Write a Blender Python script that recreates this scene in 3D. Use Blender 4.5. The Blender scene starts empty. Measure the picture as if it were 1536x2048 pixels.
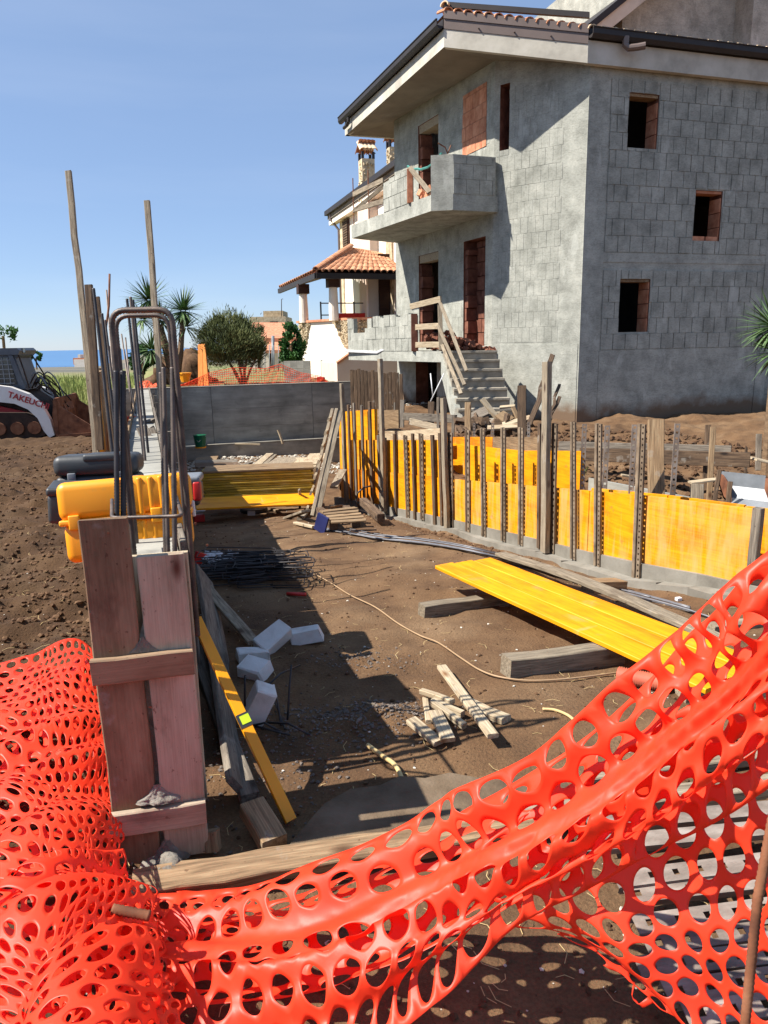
import bpy, math, random
import numpy as np
from mathutils import Vector, Matrix
random.seed(7); RNG = np.random.default_rng(7)
scene = bpy.context.scene
COL = scene.collection
# ---------------------------------------------------------------- camera
CAMZ = 1.65; FPX = 1479.0; PITCH = math.radians(12.83); ROLL = math.radians(1.1)
Fw = Vector((0, math.cos(PITCH), -math.sin(PITCH))); R0 = Vector((1, 0, 0)); U0 = Vector((0, math.sin(PITCH), math.cos(PITCH)))
Rt = R0*math.cos(ROLL) - U0*math.sin(ROLL); Up = U0*math.cos(ROLL) + R0*math.sin(ROLL)
CO = Vector((0, 0, CAMZ))
cd = bpy.data.cameras.new('camera'); cam = bpy.data.objects.new('camera', cd); COL.objects.link(cam)
cd.sensor_fit = 'VERTICAL'; cd.sensor_height = 36; cd.lens = FPX/2048*36; cd.clip_start = 0.05; cd.clip_end = 60000
M = Matrix.Identity(4)
for i in range(3):
    M[i][0] = Rt[i]; M[i][1] = Up[i]; M[i][2] = -Fw[i]; M[i][3] = CO[i]
cam.matrix_world = M
scene.camera = cam
scene.render.resolution_x = 768; scene.render.resolution_y = 1024
# ---------------------------------------------------------------- world, sun, exposure
SUN_EL = math.radians(49); SH = (-0.985, -0.174)          # horizontal direction towards the sun
w = bpy.data.worlds.new('World'); scene.world = w; w.use_nodes = True
nt = w.node_tree; nt.nodes.clear()
out = nt.nodes.new('ShaderNodeOutputWorld'); bg = nt.nodes.new('ShaderNodeBackground'); sky = nt.nodes.new('ShaderNodeTexSky')
sky.sky_type = 'NISHITA'; sky.sun_disc = False; sky.sun_elevation = SUN_EL
sky.sun_rotation = math.atan2(SH[0], SH[1]) % (2*math.pi)
sky.air_density = .8; sky.dust_density = .1; sky.ozone_density = 3.0; sky.altitude = 50
tc = nt.nodes.new('ShaderNodeTexCoord'); mp = nt.nodes.new('ShaderNodeMapping'); mp.inputs['Scale'].default_value = (1.2, 1.2, 9)
nz = nt.nodes.new('ShaderNodeTexNoise'); nz.inputs['Scale'].default_value = 1.6; nz.inputs['Detail'].default_value = 5
rp = nt.nodes.new('ShaderNodeValToRGB'); rp.color_ramp.elements[0].position = .50; rp.color_ramp.elements[1].position = .85
rp.color_ramp.elements[0].color = (0, 0, 0, 1); rp.color_ramp.elements[1].color = (.10, .10, .10, 1)
mx = nt.nodes.new('ShaderNodeMixRGB'); mx.inputs[2].default_value = (7, 7.5, 8.2, 1)
nt.links.new(tc.outputs['Generated'], mp.inputs[0]); nt.links.new(mp.outputs[0], nz.inputs[0]); nt.links.new(nz.outputs[0], rp.inputs[0])
hz = nt.nodes.new('ShaderNodeMixRGB'); hz.inputs[0].default_value = .42; hz.inputs[2].default_value = (3.2, 4.6, 6.9, 1); nt.links.new(sky.outputs[0], hz.inputs[1])
nt.links.new(rp.outputs[0], mx.inputs[0]); nt.links.new(hz.outputs[0], mx.inputs[1]); tn = nt.nodes.new('ShaderNodeMixRGB'); tn.blend_type = 'MULTIPLY'; tn.inputs[0].default_value = 1; tn.inputs[2].default_value = (1.0, 1.0, 1.04, 1)
nt.links.new(mx.outputs[0], tn.inputs[1]); nt.links.new(tn.outputs[0], bg.inputs[0])
nt.links.new(bg.outputs[0], out.inputs[0]); bg.inputs[1].default_value = 0.068
sd = bpy.data.lights.new('sun', 'SUN'); sun = bpy.data.objects.new('sun', sd); COL.objects.link(sun)
sd.energy = 5.0; sd.angle = math.radians(0.53); sd.color = (1, .95, .87)
sv = Vector((SH[0]*math.cos(SUN_EL), SH[1]*math.cos(SUN_EL), math.sin(SUN_EL))).normalized()
sun.rotation_euler = sv.to_track_quat('Z', 'Y').to_euler(); sun.location = (-20, -5, 30)
scene.view_settings.view_transform = 'Standard'; scene.view_settings.look = 'None'
scene.view_settings.exposure = 1.0; scene.view_settings.gamma = 1; scene.view_settings.use_curve_mapping = False
# ---------------------------------------------------------------- projection helpers
def ray(px, py): return Fw + Rt*((px-768)/FPX) + Up*((1024-py)/FPX)
def U(px, py, D): return CO + ray(px, py)*D
def UZ(px, py, z):
    d = ray(px, py); return CO + d*((z-CAMZ)/d.z)
def UY(px, py, y):
    d = ray(px, py); return CO + d*(y/d.y)
def zat(P, py):                        # height above plan point P that shows at image row py
    lo, hi = -8.0, 14.0
    for _ in range(40):
        m = (lo+hi)/2; q = Vector((P[0], P[1], m)) - CO
        yy = 1024 - FPX*q.dot(Up)/q.dot(Fw)
        if yy > py: lo = m
        else: hi = m
    return m
def pix(P):
    q = Vector(P)-CO; d = q.dot(Fw); return (768+FPX*q.dot(Rt)/d, 1024-FPX*q.dot(Up)/d)
# ---------------------------------------------------------------- numpy value noise
_perm = RNG.random((64, 64, 16))
def vn(x, y, z=0.0):
    x = np.asarray(x, float); y = np.asarray(y, float); z = np.zeros_like(x)+z
    xi = np.floor(x).astype(int); yi = np.floor(y).astype(int); zi = np.floor(z).astype(int)
    fx = x-xi; fy = y-yi; fz = z-zi
    fx = fx*fx*(3-2*fx); fy = fy*fy*(3-2*fy); fz = fz*fz*(3-2*fz)
    def g(a, b, c): return _perm[(xi+a) % 64, (yi+b) % 64, (zi+c) % 16]
    r = 0
    for a in (0, 1):
        for b in (0, 1):
            for c in (0, 1):
                r = r + g(a, b, c)*(fx if a else 1-fx)*(fy if b else 1-fy)*(fz if c else 1-fz)
    return r*2-1
def fbm(x, y, o=4, z=0.0):
    r = 0; a = 1; f = 1
    for k in range(o):
        r = r + a*vn(np.asarray(x)*f+13.7*k, np.asarray(y)*f+7.1*k, z); a *= .5; f *= 2.03
    return r
# ---------------------------------------------------------------- object helpers
WM = {}
def tag(o, label=None, cat=None, group=None, kind=None):
    if label: o['label'] = label
    if cat: o['category'] = cat
    if group: o['group'] = group
    if kind: o['kind'] = kind
    return o
def link(o, M=None, parent=None):
    COL.objects.link(o)
    M = M or Matrix.Identity(4)
    WM[o.name] = M.copy()
    if parent is not None:
        o.parent = parent; o.matrix_basis = WM[parent.name].inverted() @ M
    else: o.matrix_basis = M
    return o
def thing(name, loc, label, cat, group=None):
    o = bpy.data.objects.new(name, None); o.empty_display_size = .1
    link(o, Matrix.Translation(Vector(loc)))
    return tag(o, label, cat, group)
def mesh(name, v, f, mat, smooth=False):
    me = bpy.data.meshes.new(name); me.from_pydata([tuple(p) for p in v], [], f); 
    if mat: me.materials.append(mat)
    if smooth: me.polygons.foreach_set('use_smooth', [True]*len(me.polygons))
    me.update(); return me
def obj(name, v, f, mat, parent=None, M=None, smooth=False):
    return link(bpy.data.objects.new(name, mesh(name, v, f, mat, smooth)), M, parent)
def wobj(name, v, f, mat, parent=None, smooth=False):   # world-space verts, origin moved to their centre
    v = [Vector(p) for p in v]
    lo = Vector((min(p.x for p in v), min(p.y for p in v), min(p.z for p in v))); hi = Vector((max(p.x for p in v), max(p.y for p in v), max(p.z for p in v)))
    c = (lo+hi)/2; c.z = lo.z
    return obj(name, [p-c for p in v], f, mat, parent, Matrix.Translation(c), smooth)
class MB:
    def __init__(s): s.v = []; s.f = []
    def add(s, v, f):
        n = len(s.v); s.v += [Vector(p) for p in v]; s.f += [tuple(i+n for i in q) for q in f]
    def quad(s, *p): s.add(p, [tuple(range(len(p)))])
    def box(s, a, b, M=None):
        v = [Vector((x, y, z)) for z in (a[2], b[2]) for y in (a[1], b[1]) for x in (a[0], b[0])]
        if M: v = [M @ p for p in v]
        s.add(v, [(0, 2, 3, 1), (4, 5, 7, 6), (0, 1, 5, 4), (2, 6, 7, 3), (0, 4, 6, 2), (1, 3, 7, 5)])
    def hex8(s, b4, t4):               # bottom quad, top quad (ccw from above)
        s.add(list(b4)+list(t4), [(3, 2, 1, 0), (4, 5, 6, 7), (0, 1, 5, 4), (1, 2, 6, 5), (2, 3, 7, 6), (3, 0, 4, 7)])
    def prism(s, poly, d0, d1=None):   # polygon extruded by vector(s)
        n = len(poly); a = [Vector(p)+d0 for p in poly] if d1 is not None else [Vector(p) for p in poly]
        b = [Vector(p)+(d1 if d1 is not None else d0) for p in poly]
        s.add(a+b, [tuple(range(n))[::-1], tuple(range(n, 2*n))]+[(i, (i+1) % n, n+(i+1) % n, n+i) for i in range(n)])
    def tube(s, pts, r, n=6, cap=True, rs=None):
        v, f = tubegeo(pts, r, n, cap, rs); s.add(v, f)
    def build(s, name, mat, parent=None, smooth=False): return wobj(name, s.v, s.f, mat, parent, smooth)
def tubegeo(pts, r, n=6, cap=True, rs=None):
    pts = [Vector(p) for p in pts]; v = []; f = []
    t = (pts[1]-pts[0]).normalized(); a = t.orthogonal().normalized()
    for i, p in enumerate(pts):
        t = (pts[min(i+1, len(pts)-1)]-pts[max(i-1, 0)]).normalized()
        a = (a - t*a.dot(t)); a = a.normalized() if a.length > 1e-6 else t.orthogonal().normalized(); b = t.cross(a)
        rr = rs[i] if rs else r
        for k in range(n):
            an = 2*math.pi*k/n; v.append(p+(a*math.cos(an)+b*math.sin(an))*rr)
    for i in range(len(pts)-1):
        for k in range(n):
            q = i*n; f.append((q+k, q+(k+1) % n, q+n+(k+1) % n, q+n+k))
    if cap: f.append(tuple(range(n))[::-1]); f.append(tuple((len(pts)-1)*n+k for k in range(n)))
    return v, f
def frame(p0, p1, nrm):
    x = (Vector(p1)-Vector(p0)).normalized(); z = Vector(nrm); z = (z-x*z.dot(x)).normalized(); y = z.cross(x)
    M = Matrix.Identity(4)
    for i in range(3): M[i][0] = x[i]; M[i][1] = y[i]; M[i][2] = z[i]; M[i][3] = p0[i]
    return M
def boardmesh(L, w, t, segs=3, jit=.0015, ch=None, bow=0.0, taper=0.0):
    c = ch if ch is not None else min(.004, t*.2); hw, ht = w/2, t/2
    prof = [(-hw+c, -ht), (hw-c, -ht), (hw, -ht+c), (hw, ht-c), (hw-c, ht), (-hw+c, ht), (-hw, ht-c), (-hw, -ht+c)]
    v = []; f = []
    for i in range(segs+1):
        x = L*i/segs; bz = bow*math.sin(math.pi*i/segs); sc = 1-taper*i/segs
        dy = random.uniform(-jit, jit)*2; dz = random.uniform(-jit, jit)
        for (a, b) in prof: v.append((x+random.uniform(-1, 1)*jit, a*sc+dy, b+dz+bz))
    for i in range(segs):
        for k in range(8): q = i*8; f.append((q+k, q+(k+1) % 8, q+8+(k+1) % 8, q+8+k))
    f.append(tuple(range(8))[::-1]); f.append(tuple(segs*8+k for k in range(8)))
    return v, f
def board(name, p0, p1, w, t, mat, nrm=(0, 0, 1), parent=None, segs=3, bow=0.0, jit=.0015, taper=0.0, lift=0.0, label=None, cat=None, group=None):
    p0 = Vector(p0); p1 = Vector(p1); Mx = frame(p0, p1, nrm)
    if lift: Mx = Matrix.Translation(Vector(nrm).normalized()*lift) @ Mx
    v, f = boardmesh((p1-p0).length, w, t, segs, jit, None, bow, taper)
    o = obj(name, v, f, mat, parent, Mx)
    if label: tag(o, label, cat, group)
    return o
# ---------------------------------------------------------------- materials
def pm(name, cols, scale=6, stretch=(1, 1, 1), rough=.8, bump=.3, bscale=60, bstretch=None, bdist=.01, var=.12, metal=0, spec=.3, pos=(.3, .7), detail=6, extra=None, world=False):
    m = bpy.data.materials.new(name); m.use_nodes = True; t = m.node_tree; N = t.nodes; L = t.links
    bs = N['Principled BSDF']; bs.inputs['Roughness'].default_value = rough; bs.inputs['Metallic'].default_value = metal
    bs.inputs['Specular IOR Level'].default_value = spec
    tc = N.new('ShaderNodeTexCoord'); oi = N.new('ShaderNodeObjectInfo')
    off = N.new('ShaderNodeVectorMath'); off.operation = 'MULTIPLY_ADD'; off.inputs[1].default_value = (37, 53, 71)
    if world:
        gp = N.new('ShaderNodeNewGeometry'); off.inputs[0].default_value = (0, 0, 0); L.new(gp.outputs['Position'], off.inputs[2])
    else: L.new(oi.outputs['Random'], off.inputs[0]); L.new(tc.outputs['Object'], off.inputs[2])
    def nz(sc, st, det=6, ro=.6):
        mp = N.new('ShaderNodeMapping'); mp.inputs['Scale'].default_value = st; n = N.new('ShaderNodeTexNoise')
        n.inputs['Scale'].default_value = sc; n.inputs['Detail'].default_value = det; n.inputs['Roughness'].default_value = ro
        L.new(off.outputs[0], mp.inputs[0]); L.new(mp.outputs[0], n.inputs[0]); return n.outputs[0]
    def ramp(inp, cs, ps):
        r = N.new('ShaderNodeValToRGB'); e = r.color_ramp.elements
        for i, c in enumerate(cs):
            if i < 2: q = e[i]; q.position = ps[i]
            else: q = e.new(ps[i])
            q.color = (*c, 1)
        L.new(inp, r.inputs[0]); return r.outputs[0]
    n = len(cols); ps = [pos[0]+(pos[1]-pos[0])*i/(n-1) for i in range(n)]
    c = ramp(nz(scale, stretch, detail), cols, ps)
    env = dict(N=N, L=L, nz=nz, ramp=ramp, tc=tc, bs=bs, off=off)
    def mixc(fac, a, b, mode='MIX'):
        x = N.new('ShaderNodeMixRGB'); x.blend_type = mode
        for s, val in ((0, fac), (1, a), (2, b)):
            if isinstance(val, (int, float)): x.inputs[s].default_value = val
            elif isinstance(val, tuple): x.inputs[s].default_value = (*val, 1)
            else: L.new(val, x.inputs[s])
        return x.outputs[0]
    env['mix'] = mixc
    if extra: c = extra(c, env)
    if var:
        mr = N.new('ShaderNodeMapRange'); mr.inputs[3].default_value = 1-var; mr.inputs[4].default_value = 1+var
        L.new(oi.outputs['Random'], mr.inputs[0]); hs = N.new('ShaderNodeHueSaturation'); L.new(mr.outputs[0], hs.inputs['Value']); L.new(c, hs.inputs['Color']); c = hs.outputs[0]
    L.new(c, bs.inputs['Base Color'])
    if bump:
        b = N.new('ShaderNodeBump'); b.inputs['Strength'].default_value = bump; b.inputs['Distance'].default_value = bdist
        L.new(nz(bscale, bstretch or stretch, 8, .65), b.inputs['Height']); L.new(b.outputs[0], bs.inputs['Normal'])
    return m
def sc(r, g, b):                       # sRGB 0..255 to linear
    return tuple((x/255/12.92 if x/255 <= .04045 else ((x/255+.055)/1.055)**2.4) for x in (r, g, b))
def woodx(dark, knots=True, soft=.45):
    def ex(c, e):
        g = e['ramp'](e['nz'](14, (.3, 12, 12), 6), [(soft, soft, soft), (1, 1, 1)], [.35, .62]); c = e['mix'](.75, c, g, 'MULTIPLY')
        if knots:
            N, L = e['N'], e['L']; mp = N.new('ShaderNodeMapping'); mp.inputs['Scale'].default_value = (2.2, 5.5, 5.5); L.new(e['off'].outputs[0], mp.inputs[0])
            v = N.new('ShaderNodeTexVoronoi'); v.inputs['Scale'].default_value = 1; L.new(mp.outputs[0], v.inputs[0])
            k = e['ramp'](v.outputs['Distance'], [(1, 1, 1), (0, 0, 0)], [.05, .13]); c = e['mix'](k, c, dark)
        s = e['ramp'](e['nz'](3, (1, 2, 2), 6), [(0, 0, 0), (1, 1, 1)], [.56, .70]); c = e['mix'](s, c, e['mix'](.55, c, dark))
        q = e['ramp'](e['nz'](55, (.7, 1, 1), 3), [(0, 0, 0), (1, 1, 1)], [.66, .70]); c = e['mix'](q, c, e['mix'](.6, c, dark))
        q = e['ramp'](e['nz'](7, (1, 1, 1), 8), [(0, 0, 0), (1, 1, 1)], [.62, .68]); return e['mix'](q, c, e['mix'](.4, c, sc(150, 144, 134)))
    return ex
GR = (1.2, 16, 16)
wood_old = pm('weathered_wood', [sc(108, 96, 80), sc(144, 130, 110), sc(166, 152, 130)], 5, GR, .85, .5, 14, (1, 14, 14), .006, .2, extra=woodx(sc(70, 52, 40)))
wood_pale = pm('pale_wood', [sc(150, 132, 106), sc(182, 164, 136), sc(198, 182, 154)], 4, GR, .8, .4, 14, (1, 14, 14), .005, .12, extra=woodx(sc(120, 86, 56)))
wood_tan = pm('tan_wood', [sc(112, 90, 66), sc(146, 120, 90), sc(164, 140, 108)], 4, GR, .8, .4, 14, (1, 14, 14), .005, .18, extra=woodx(sc(72, 46, 28)))
wood_grey = pm('grey_dirty_wood', [sc(84, 76, 68), sc(120, 110, 98), sc(142, 132, 118)], 4, GR, .9, .5, 14, (1, 14, 14), .006, .18, extra=woodx(sc(48, 40, 34)))
wood_dark = pm('dark_wood', [sc(62, 48, 38), sc(98, 78, 60), sc(122, 100, 78)], 4, GR, .85, .4, 14, (1, 14, 14), .005, .2, extra=woodx(sc(36, 26, 20)))
wood_pink = pm('pinkish_form_board', [sc(148, 130, 108), sc(178, 160, 138), sc(190, 174, 152)], 3, (1, 3, 3), .8, .35, 16, (1, 16, 16), .004, .04, extra=woodx(sc(90, 56, 42), soft=.72))
wood_brown = pm('stained_form_board', [sc(102, 80, 60), sc(134, 108, 84), sc(156, 132, 106)], 3, (1, 3, 3), .8, .35, 16, (1, 16, 16), .004, .04, extra=woodx(sc(70, 42, 32), soft=.72))
def yel(wear, orange=False):
    A = sc(226, 152, 8) if not orange else sc(204, 120, 22)
    def ex(c, e):
        g = e['ramp'](e['nz'](5, (.6, 14, 14), 5), [(.80, .70, .5), (1, 1, 1)], [.4, .6]); c = e['mix'](.8, c, g, 'MULTIPLY')
        s = e['ramp'](e['nz'](2.4, (7, .9, .9), 8), [(0, 0, 0), (1, 1, 1)], [.64-wear*.30, .84-wear*.14]); c = e['mix'](s, c, sc(196, 158, 96))
        k = e['ramp'](e['nz'](7, (1, 1.3, 1.3), 3), [(0, 0, 0), (1, 1, 1)], [.66, .72]); c = e['mix'](k, c, e['mix'](.5, c, sc(140, 100, 60))); q = e['ramp'](e['nz'](4, (1.2, 1, 1), 8), [(0, 0, 0), (1, 1, 1)], [.60, .72]); return e['mix'](q, c, e['mix'](.25+.5*wear, c, sc(150, 140, 122)))
    return pm('yellow_panel', [sc(208, 126, 8), A, sc(234, 160, 14)], 3, (1, 3, 3), .55, .15, 18, (1, 14, 14), .003, .05, extra=ex)
yel_new = yel(.0); yel_worn = yel(.75); yel_mid = yel(.45); yel_or = yel(.15, True)
def layered(c, e):
    g = e['ramp'](e['nz'](1, (.2, .2, 110), 2), [(.35, .28, .2), (1, 1, 1)], [.42, .55]); return e['mix'](.7, c, g, 'MULTIPLY')
stack_mat = pm('panel_edges', [sc(140, 112, 48), sc(176, 140, 40), sc(196, 166, 96)], 4, (1, 3, 3), .8, .3, 20, (1, 1, 10), .004, .16)
concrete = pm('fresh_concrete', [sc(98, 93, 84), sc(124, 119, 109), sc(140, 135, 125)], 2.5, (1, 1, 1), .9, .4, 26, None, .008, .05)
def boarded(c, e):
    g = e['ramp'](e['nz'](1.6, (.7, .7, 4.5), 6), [(.55, .55, .55), (1, 1, 1)], [.38, .6]); c = e['mix'](.6, c, g, 'MULTIPLY')
    s = e['ramp'](e['nz'](5, (1, 1, 1), 7), [(0, 0, 0), (1, 1, 1)], [.6, .75]); return e['mix'](s, c, e['mix'](.5, c, sc(84, 82, 80)))
conc_wall = pm('retaining_wall_concrete', [sc(124, 122, 114), sc(148, 146, 138), sc(168, 166, 156)], 1.4, (1, 1, 1), .9, .3, 12, (1, 1, 5), .006, .03, extra=boarded)
def render_ex(c, e):
    N, L = e['N'], e['L']
    s = e['ramp'](e['nz'](1.1, (1, 1, .6), 8, .62), [(.92, .92, .92), (1.05, 1.05, 1.05)], [.34, .66]); c = e['mix'](.9, c, s, 'MULTIPLY')
    s2 = e['ramp'](e['nz'](26, (1, 1, 2.2), 5), [(.82, .82, .82), (1.05, 1.05, 1.05)], [.36, .55]); c = e['mix'](.8, c, s2, 'MULTIPLY')
    wl_ = e['ramp'](e['nz'](3.2, (.55, .55, 3.4), 7, .6), [(1, 1, 1), (.55, .55, .54), (1, 1, 1)], [.487, .5, .513]); c = e['mix'](.55, c, wl_, 'MULTIPLY')
    sm_ = e['ramp'](e['nz'](2.3, (1, 1, .45), 6, .7), [(0, 0, 0), (1, 1, 1)], [.58, .66]); c = e['mix'](sm_, c, e['mix'](.35, c, sc(206, 206, 196)))
    g = N.new('ShaderNodeNewGeometry'); sx = N.new('ShaderNodeSeparateXYZ'); L.new(g.outputs['Position'], sx.inputs[0])
    ad = N.new('ShaderNodeMath'); ad.operation = 'MULTIPLY_ADD'; ad.inputs[1].default_value = .9; L.new(e['nz'](1.6, (1, 1, 1), 6), ad.inputs[0]); L.new(sx.outputs[2], ad.inputs[2])
    dm = e['ramp'](ad.outputs[0], [(1, 1, 1), (0, 0, 0)], [.75, 1.55])          # mud splashed up the foot of the wall
    return e['mix'](e['mix'](.75, dm, (0, 0, 0), 'MIX') if False else dm, c, sc(112, 92, 74))
render_grey = pm('slurry_render', [sc(134, 134, 125), sc(158, 158, 148), sc(176, 175, 164)], 3.5, (1, 1, 1), .95, .55, 34, (1, 1, 2.4), .010, .0, extra=render_ex, world=True)
block_grey = pm('slurried_block', [sc(130, 130, 121), sc(154, 154, 144), sc(172, 171, 160)], 3.5, (1, 1, 1), .95, .5, 30, (1, 1, 3.2), .009, .035, extra=render_ex, world=True)
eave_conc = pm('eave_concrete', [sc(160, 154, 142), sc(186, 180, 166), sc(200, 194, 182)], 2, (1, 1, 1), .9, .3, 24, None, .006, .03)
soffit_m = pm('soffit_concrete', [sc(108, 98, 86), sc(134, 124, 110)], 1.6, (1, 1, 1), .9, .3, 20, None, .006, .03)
red_brick = pm('terracotta_brick', [sc(160, 98, 72), sc(190, 128, 96), sc(206, 150, 118)], 6, (1, 1, 1), .9, .4, 30, (1, 1, 6), .006, .14)
brick_shade = pm('shaded_hollow_brick', [sc(84, 50, 38), sc(112, 70, 54), sc(132, 88, 70)], 6, (1, 1, 1), .9, .4, 30, (1, 1, 6), .006, .14)  # terracotta brick colours darkened to stand for shade in openings and on terrace
def soilx(c, e):
    s = e['ramp'](e['nz'](1.3, (1, 1, 1), 7), [(0, 0, 0), (1, 1, 1)], [.5, .72]); c = e['mix'](s, c, e['mix'](.5, c, sc(136, 114, 88)))
    k = e['ramp'](e['nz'](90, (1, 1, 1), 4), [(.72, .69, .66), (1.1, 1.08, 1.06)], [.35, .62]); c = e['mix'](.8, c, k, 'MULTIPLY')
    N, L = e['N'], e['L']; g = N.new('ShaderNodeNewGeometry'); sx = N.new('ShaderNodeSeparateXYZ'); L.new(g.outputs['Position'], sx.inputs[0])
    dp = N.new('ShaderNodeVectorMath'); dp.operation = 'DOT_PRODUCT'; dp.inputs[1].default_value = (.9537, .3007, 0); L.new(g.outputs['Position'], dp.inputs[0])
    ml = N.new('ShaderNodeMapRange'); ml.inputs[1].default_value = -.25; ml.inputs[2].default_value = -.05; ml.inputs[3].default_value = 1; ml.inputs[4].default_value = 0; L.new(dp.outputs['Value'], ml.inputs[0])
    c = e['mix'](ml.outputs[0], c, e['mix'](1.0, c, (.50, .46, .40), 'MULTIPLY'))          # freshly turned damp earth left of the wall
    mr = N.new('ShaderNodeMapRange'); mr.inputs[1].default_value = 19; mr.inputs[2].default_value = 23; L.new(sx.outputs[1], mr.inputs[0])
    grass = e['ramp'](e['nz'](.25, (1, .5, 1), 6), [sc(92, 104, 56), sc(122, 120, 78), sc(108, 96, 70)], [.35, .5, .65])
    c = e['mix'](mr.outputs[0], c, grass)
    mr2 = N.new('ShaderNodeMapRange'); mr2.inputs[1].default_value = 95; mr2.inputs[2].default_value = 130; L.new(sx.outputs[1], mr2.inputs[0])
    return e['mix'](mr2.outputs[0], c, e['ramp'](e['nz'](.03, (.3, 1, 1), 4), [sc(84, 84, 78), sc(112, 106, 92)], [.4, .6]))
soil = pm('soil', [sc(76, 55, 37), sc(102, 77, 53), sc(120, 94, 67)], 2.2, (1, 1, 1), .95, .9, 60, None, .012, .0, extra=soilx)
clod_m = pm('clod', [sc(66, 46, 31), sc(88, 64, 44), sc(104, 79, 56)], 9, (1, 1, 1), .95, .6, 50, None, .01, .1)
heap_m = pm('grey_earth_heap', [sc(84, 74, 68), sc(108, 98, 90), sc(124, 114, 106)], 14, (1, 1, 1), .95, .9, 60, None, .01, .05)
steps_m = pm('dusty_steps', [sc(118, 110, 98), sc(142, 134, 120), sc(158, 150, 136)], 5, (1, 1, 1), .95, .7, 40, None, .008, .05)
mortar = pm('mortar', [sc(96, 90, 82), sc(126, 120, 110), sc(144, 138, 128)], 14, (1, 1, 1), .95, .9, 60, None, .01, .05)
slab_m = pm('dirty_slab', [sc(76, 62, 48), sc(102, 86, 68), sc(118, 102, 84)], 5, (1, 1, 1), .95, .7, 50, None, .008, .0)
stone_m = pm('rubble', [sc(140, 132, 120), sc(176, 168, 154), sc(196, 190, 178)], 9, (1, 1, 1), .9, .5, 50, None, .006, .2)
rebar_m = pm('rebar_steel', [sc(62, 56, 54), sc(92, 82, 76), sc(112, 96, 84)], 14, (1, 1, 1), .55, .3, 60, None, .002, .12, metal=.5, spec=.5)
rebar_dark = pm('dark_rebar', [sc(44, 42, 44), sc(66, 62, 62)], 14, (1, 1, 1), .5, .2, 60, None, .002, .12, metal=.5, spec=.5)
rebar_grey = pm('grey_rebar', [sc(98, 98, 102), sc(128, 128, 132)], 14, (1, 1, 1), .5, .2, 60, None, .002, .12, metal=.4, spec=.5)
rust_m = pm('rusty_steel', [sc(82, 50, 36), sc(120, 76, 52), sc(140, 96, 70)], 7, (1, 1, 1), .8, .4, 50, None, .004, .1)
rail_steel = pm('slotted_steel', [sc(132, 126, 116), sc(166, 160, 150), sc(186, 180, 170)], 9, (1, 1, 1), .55, .3, 50, None, .003, .14, metal=.25, spec=.5)
rail_dirty = pm('dirty_upright', [sc(86, 72, 58), sc(118, 102, 84), sc(142, 126, 106)], 9, (1, 1, 1), .75, .4, 50, None, .003, .18, metal=.1)
rail_pale = pm('cement_caked_steel', [sc(96, 86, 78), sc(128, 116, 106), sc(156, 146, 136)], 6, (1, 3, 3), .8, .5, 40, None, .005, .14)
black_metal = pm('dark_gutter', [sc(40, 34, 33), sc(50, 44, 42)], 5, (1, 1, 1), .6, .05, 30, None, .002, .05, metal=.2, spec=.5)
brown_metal = pm('brown_flashing', [sc(104, 90, 82), sc(116, 100, 92)], 3, (1, 1, 1), .45, .05, 30, None, .002, .03, metal=.2, spec=.5)
tile_m = pm('clay_tile', [sc(160, 104, 72), sc(186, 130, 96), sc(206, 162, 126)], 4, (1, 1, 1), .85, .3, 40, None, .004, .16)
tile_pale = pm('pale_clay_tile', [sc(206, 176, 140), sc(226, 204, 172)], 4, (1, 1, 1), .85, .3, 40, None, .004, .12)
white_wall = pm('cream_plaster', [sc(226, 212, 194), sc(238, 226, 210)], 2, (1, 1, 1), .9, .15, 40, None, .003, .03)
pink_wall = pm('pinkish_plaster', [sc(206, 184, 166), sc(216, 196, 178)], 2, (1, 1, 1), .9, .15, 40, None, .003, .03)
cladding = pm('stone_cladding', [sc(150, 130, 102), sc(184, 166, 136), sc(204, 188, 160)], 6, (1, 1, 1), .9, .6, 20, None, .02, .14)
dark_brown = pm('brown_timber', [sc(52, 32, 24), sc(72, 46, 34)], 4, (1, 1, 6), .6, .2, 20, None, .004, .08)
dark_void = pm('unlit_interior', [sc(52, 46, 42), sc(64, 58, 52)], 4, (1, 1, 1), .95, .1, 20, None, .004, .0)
case_yel = pm('yellow_case_plastic', [sc(232, 146, 10), sc(242, 160, 18)], 2, (1, 1, 1), .45, .12, 90, None, .002, .02, spec=.5, extra=lambda c, e: e['mix'](e['ramp'](e['nz'](6, (1, 1, 1), 8), [(0, 0, 0), (1, 1, 1)], [.6, .72]), c, sc(206, 150, 60)))
case_blk = pm('black_case_plastic', [sc(38, 40, 42), sc(58, 60, 62)], 8, (1, 1, 1), .5, .2, 60, None, .002, .1, spec=.5)
red_pl = pm('red_plastic', [sc(170, 28, 26), sc(196, 40, 36)], 4, (1, 1, 1), .45, .05, 60, None, .002, .05, spec=.5)
white_pl = pm('white_block', [sc(176, 172, 166), sc(206, 204, 200), sc(216, 215, 212)], 6, (1, 1, 1), .9, .5, 50, None, .005, .04)
bag_m = pm('pale_plastic_bag', [sc(196, 196, 196), sc(220, 220, 222)], 6, (1, 1, 1), .35, .3, 20, None, .01, .04)
grey_box = pm('grey_plastic', [sc(104, 108, 112), sc(130, 134, 138)], 6, (1, 1, 1), .4, .1, 20, None, .003, .04)
cable_m = pm('beige_cable', [sc(150, 122, 92), sc(168, 140, 108)], 6, (1, 1, 1), .5, 0, 20, None, .01, .04)
blue_m = pm('blue_card', [sc(34, 40, 84), sc(46, 52, 100)], 6, (1, 1, 1), .4, 0, 20, None, .01, .04)
green_pl = pm('green_plastic', [sc(16, 84, 58), sc(26, 100, 70)], 6, (1, 1, 1), .4, 0, 20, None, .01, .04)
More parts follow.
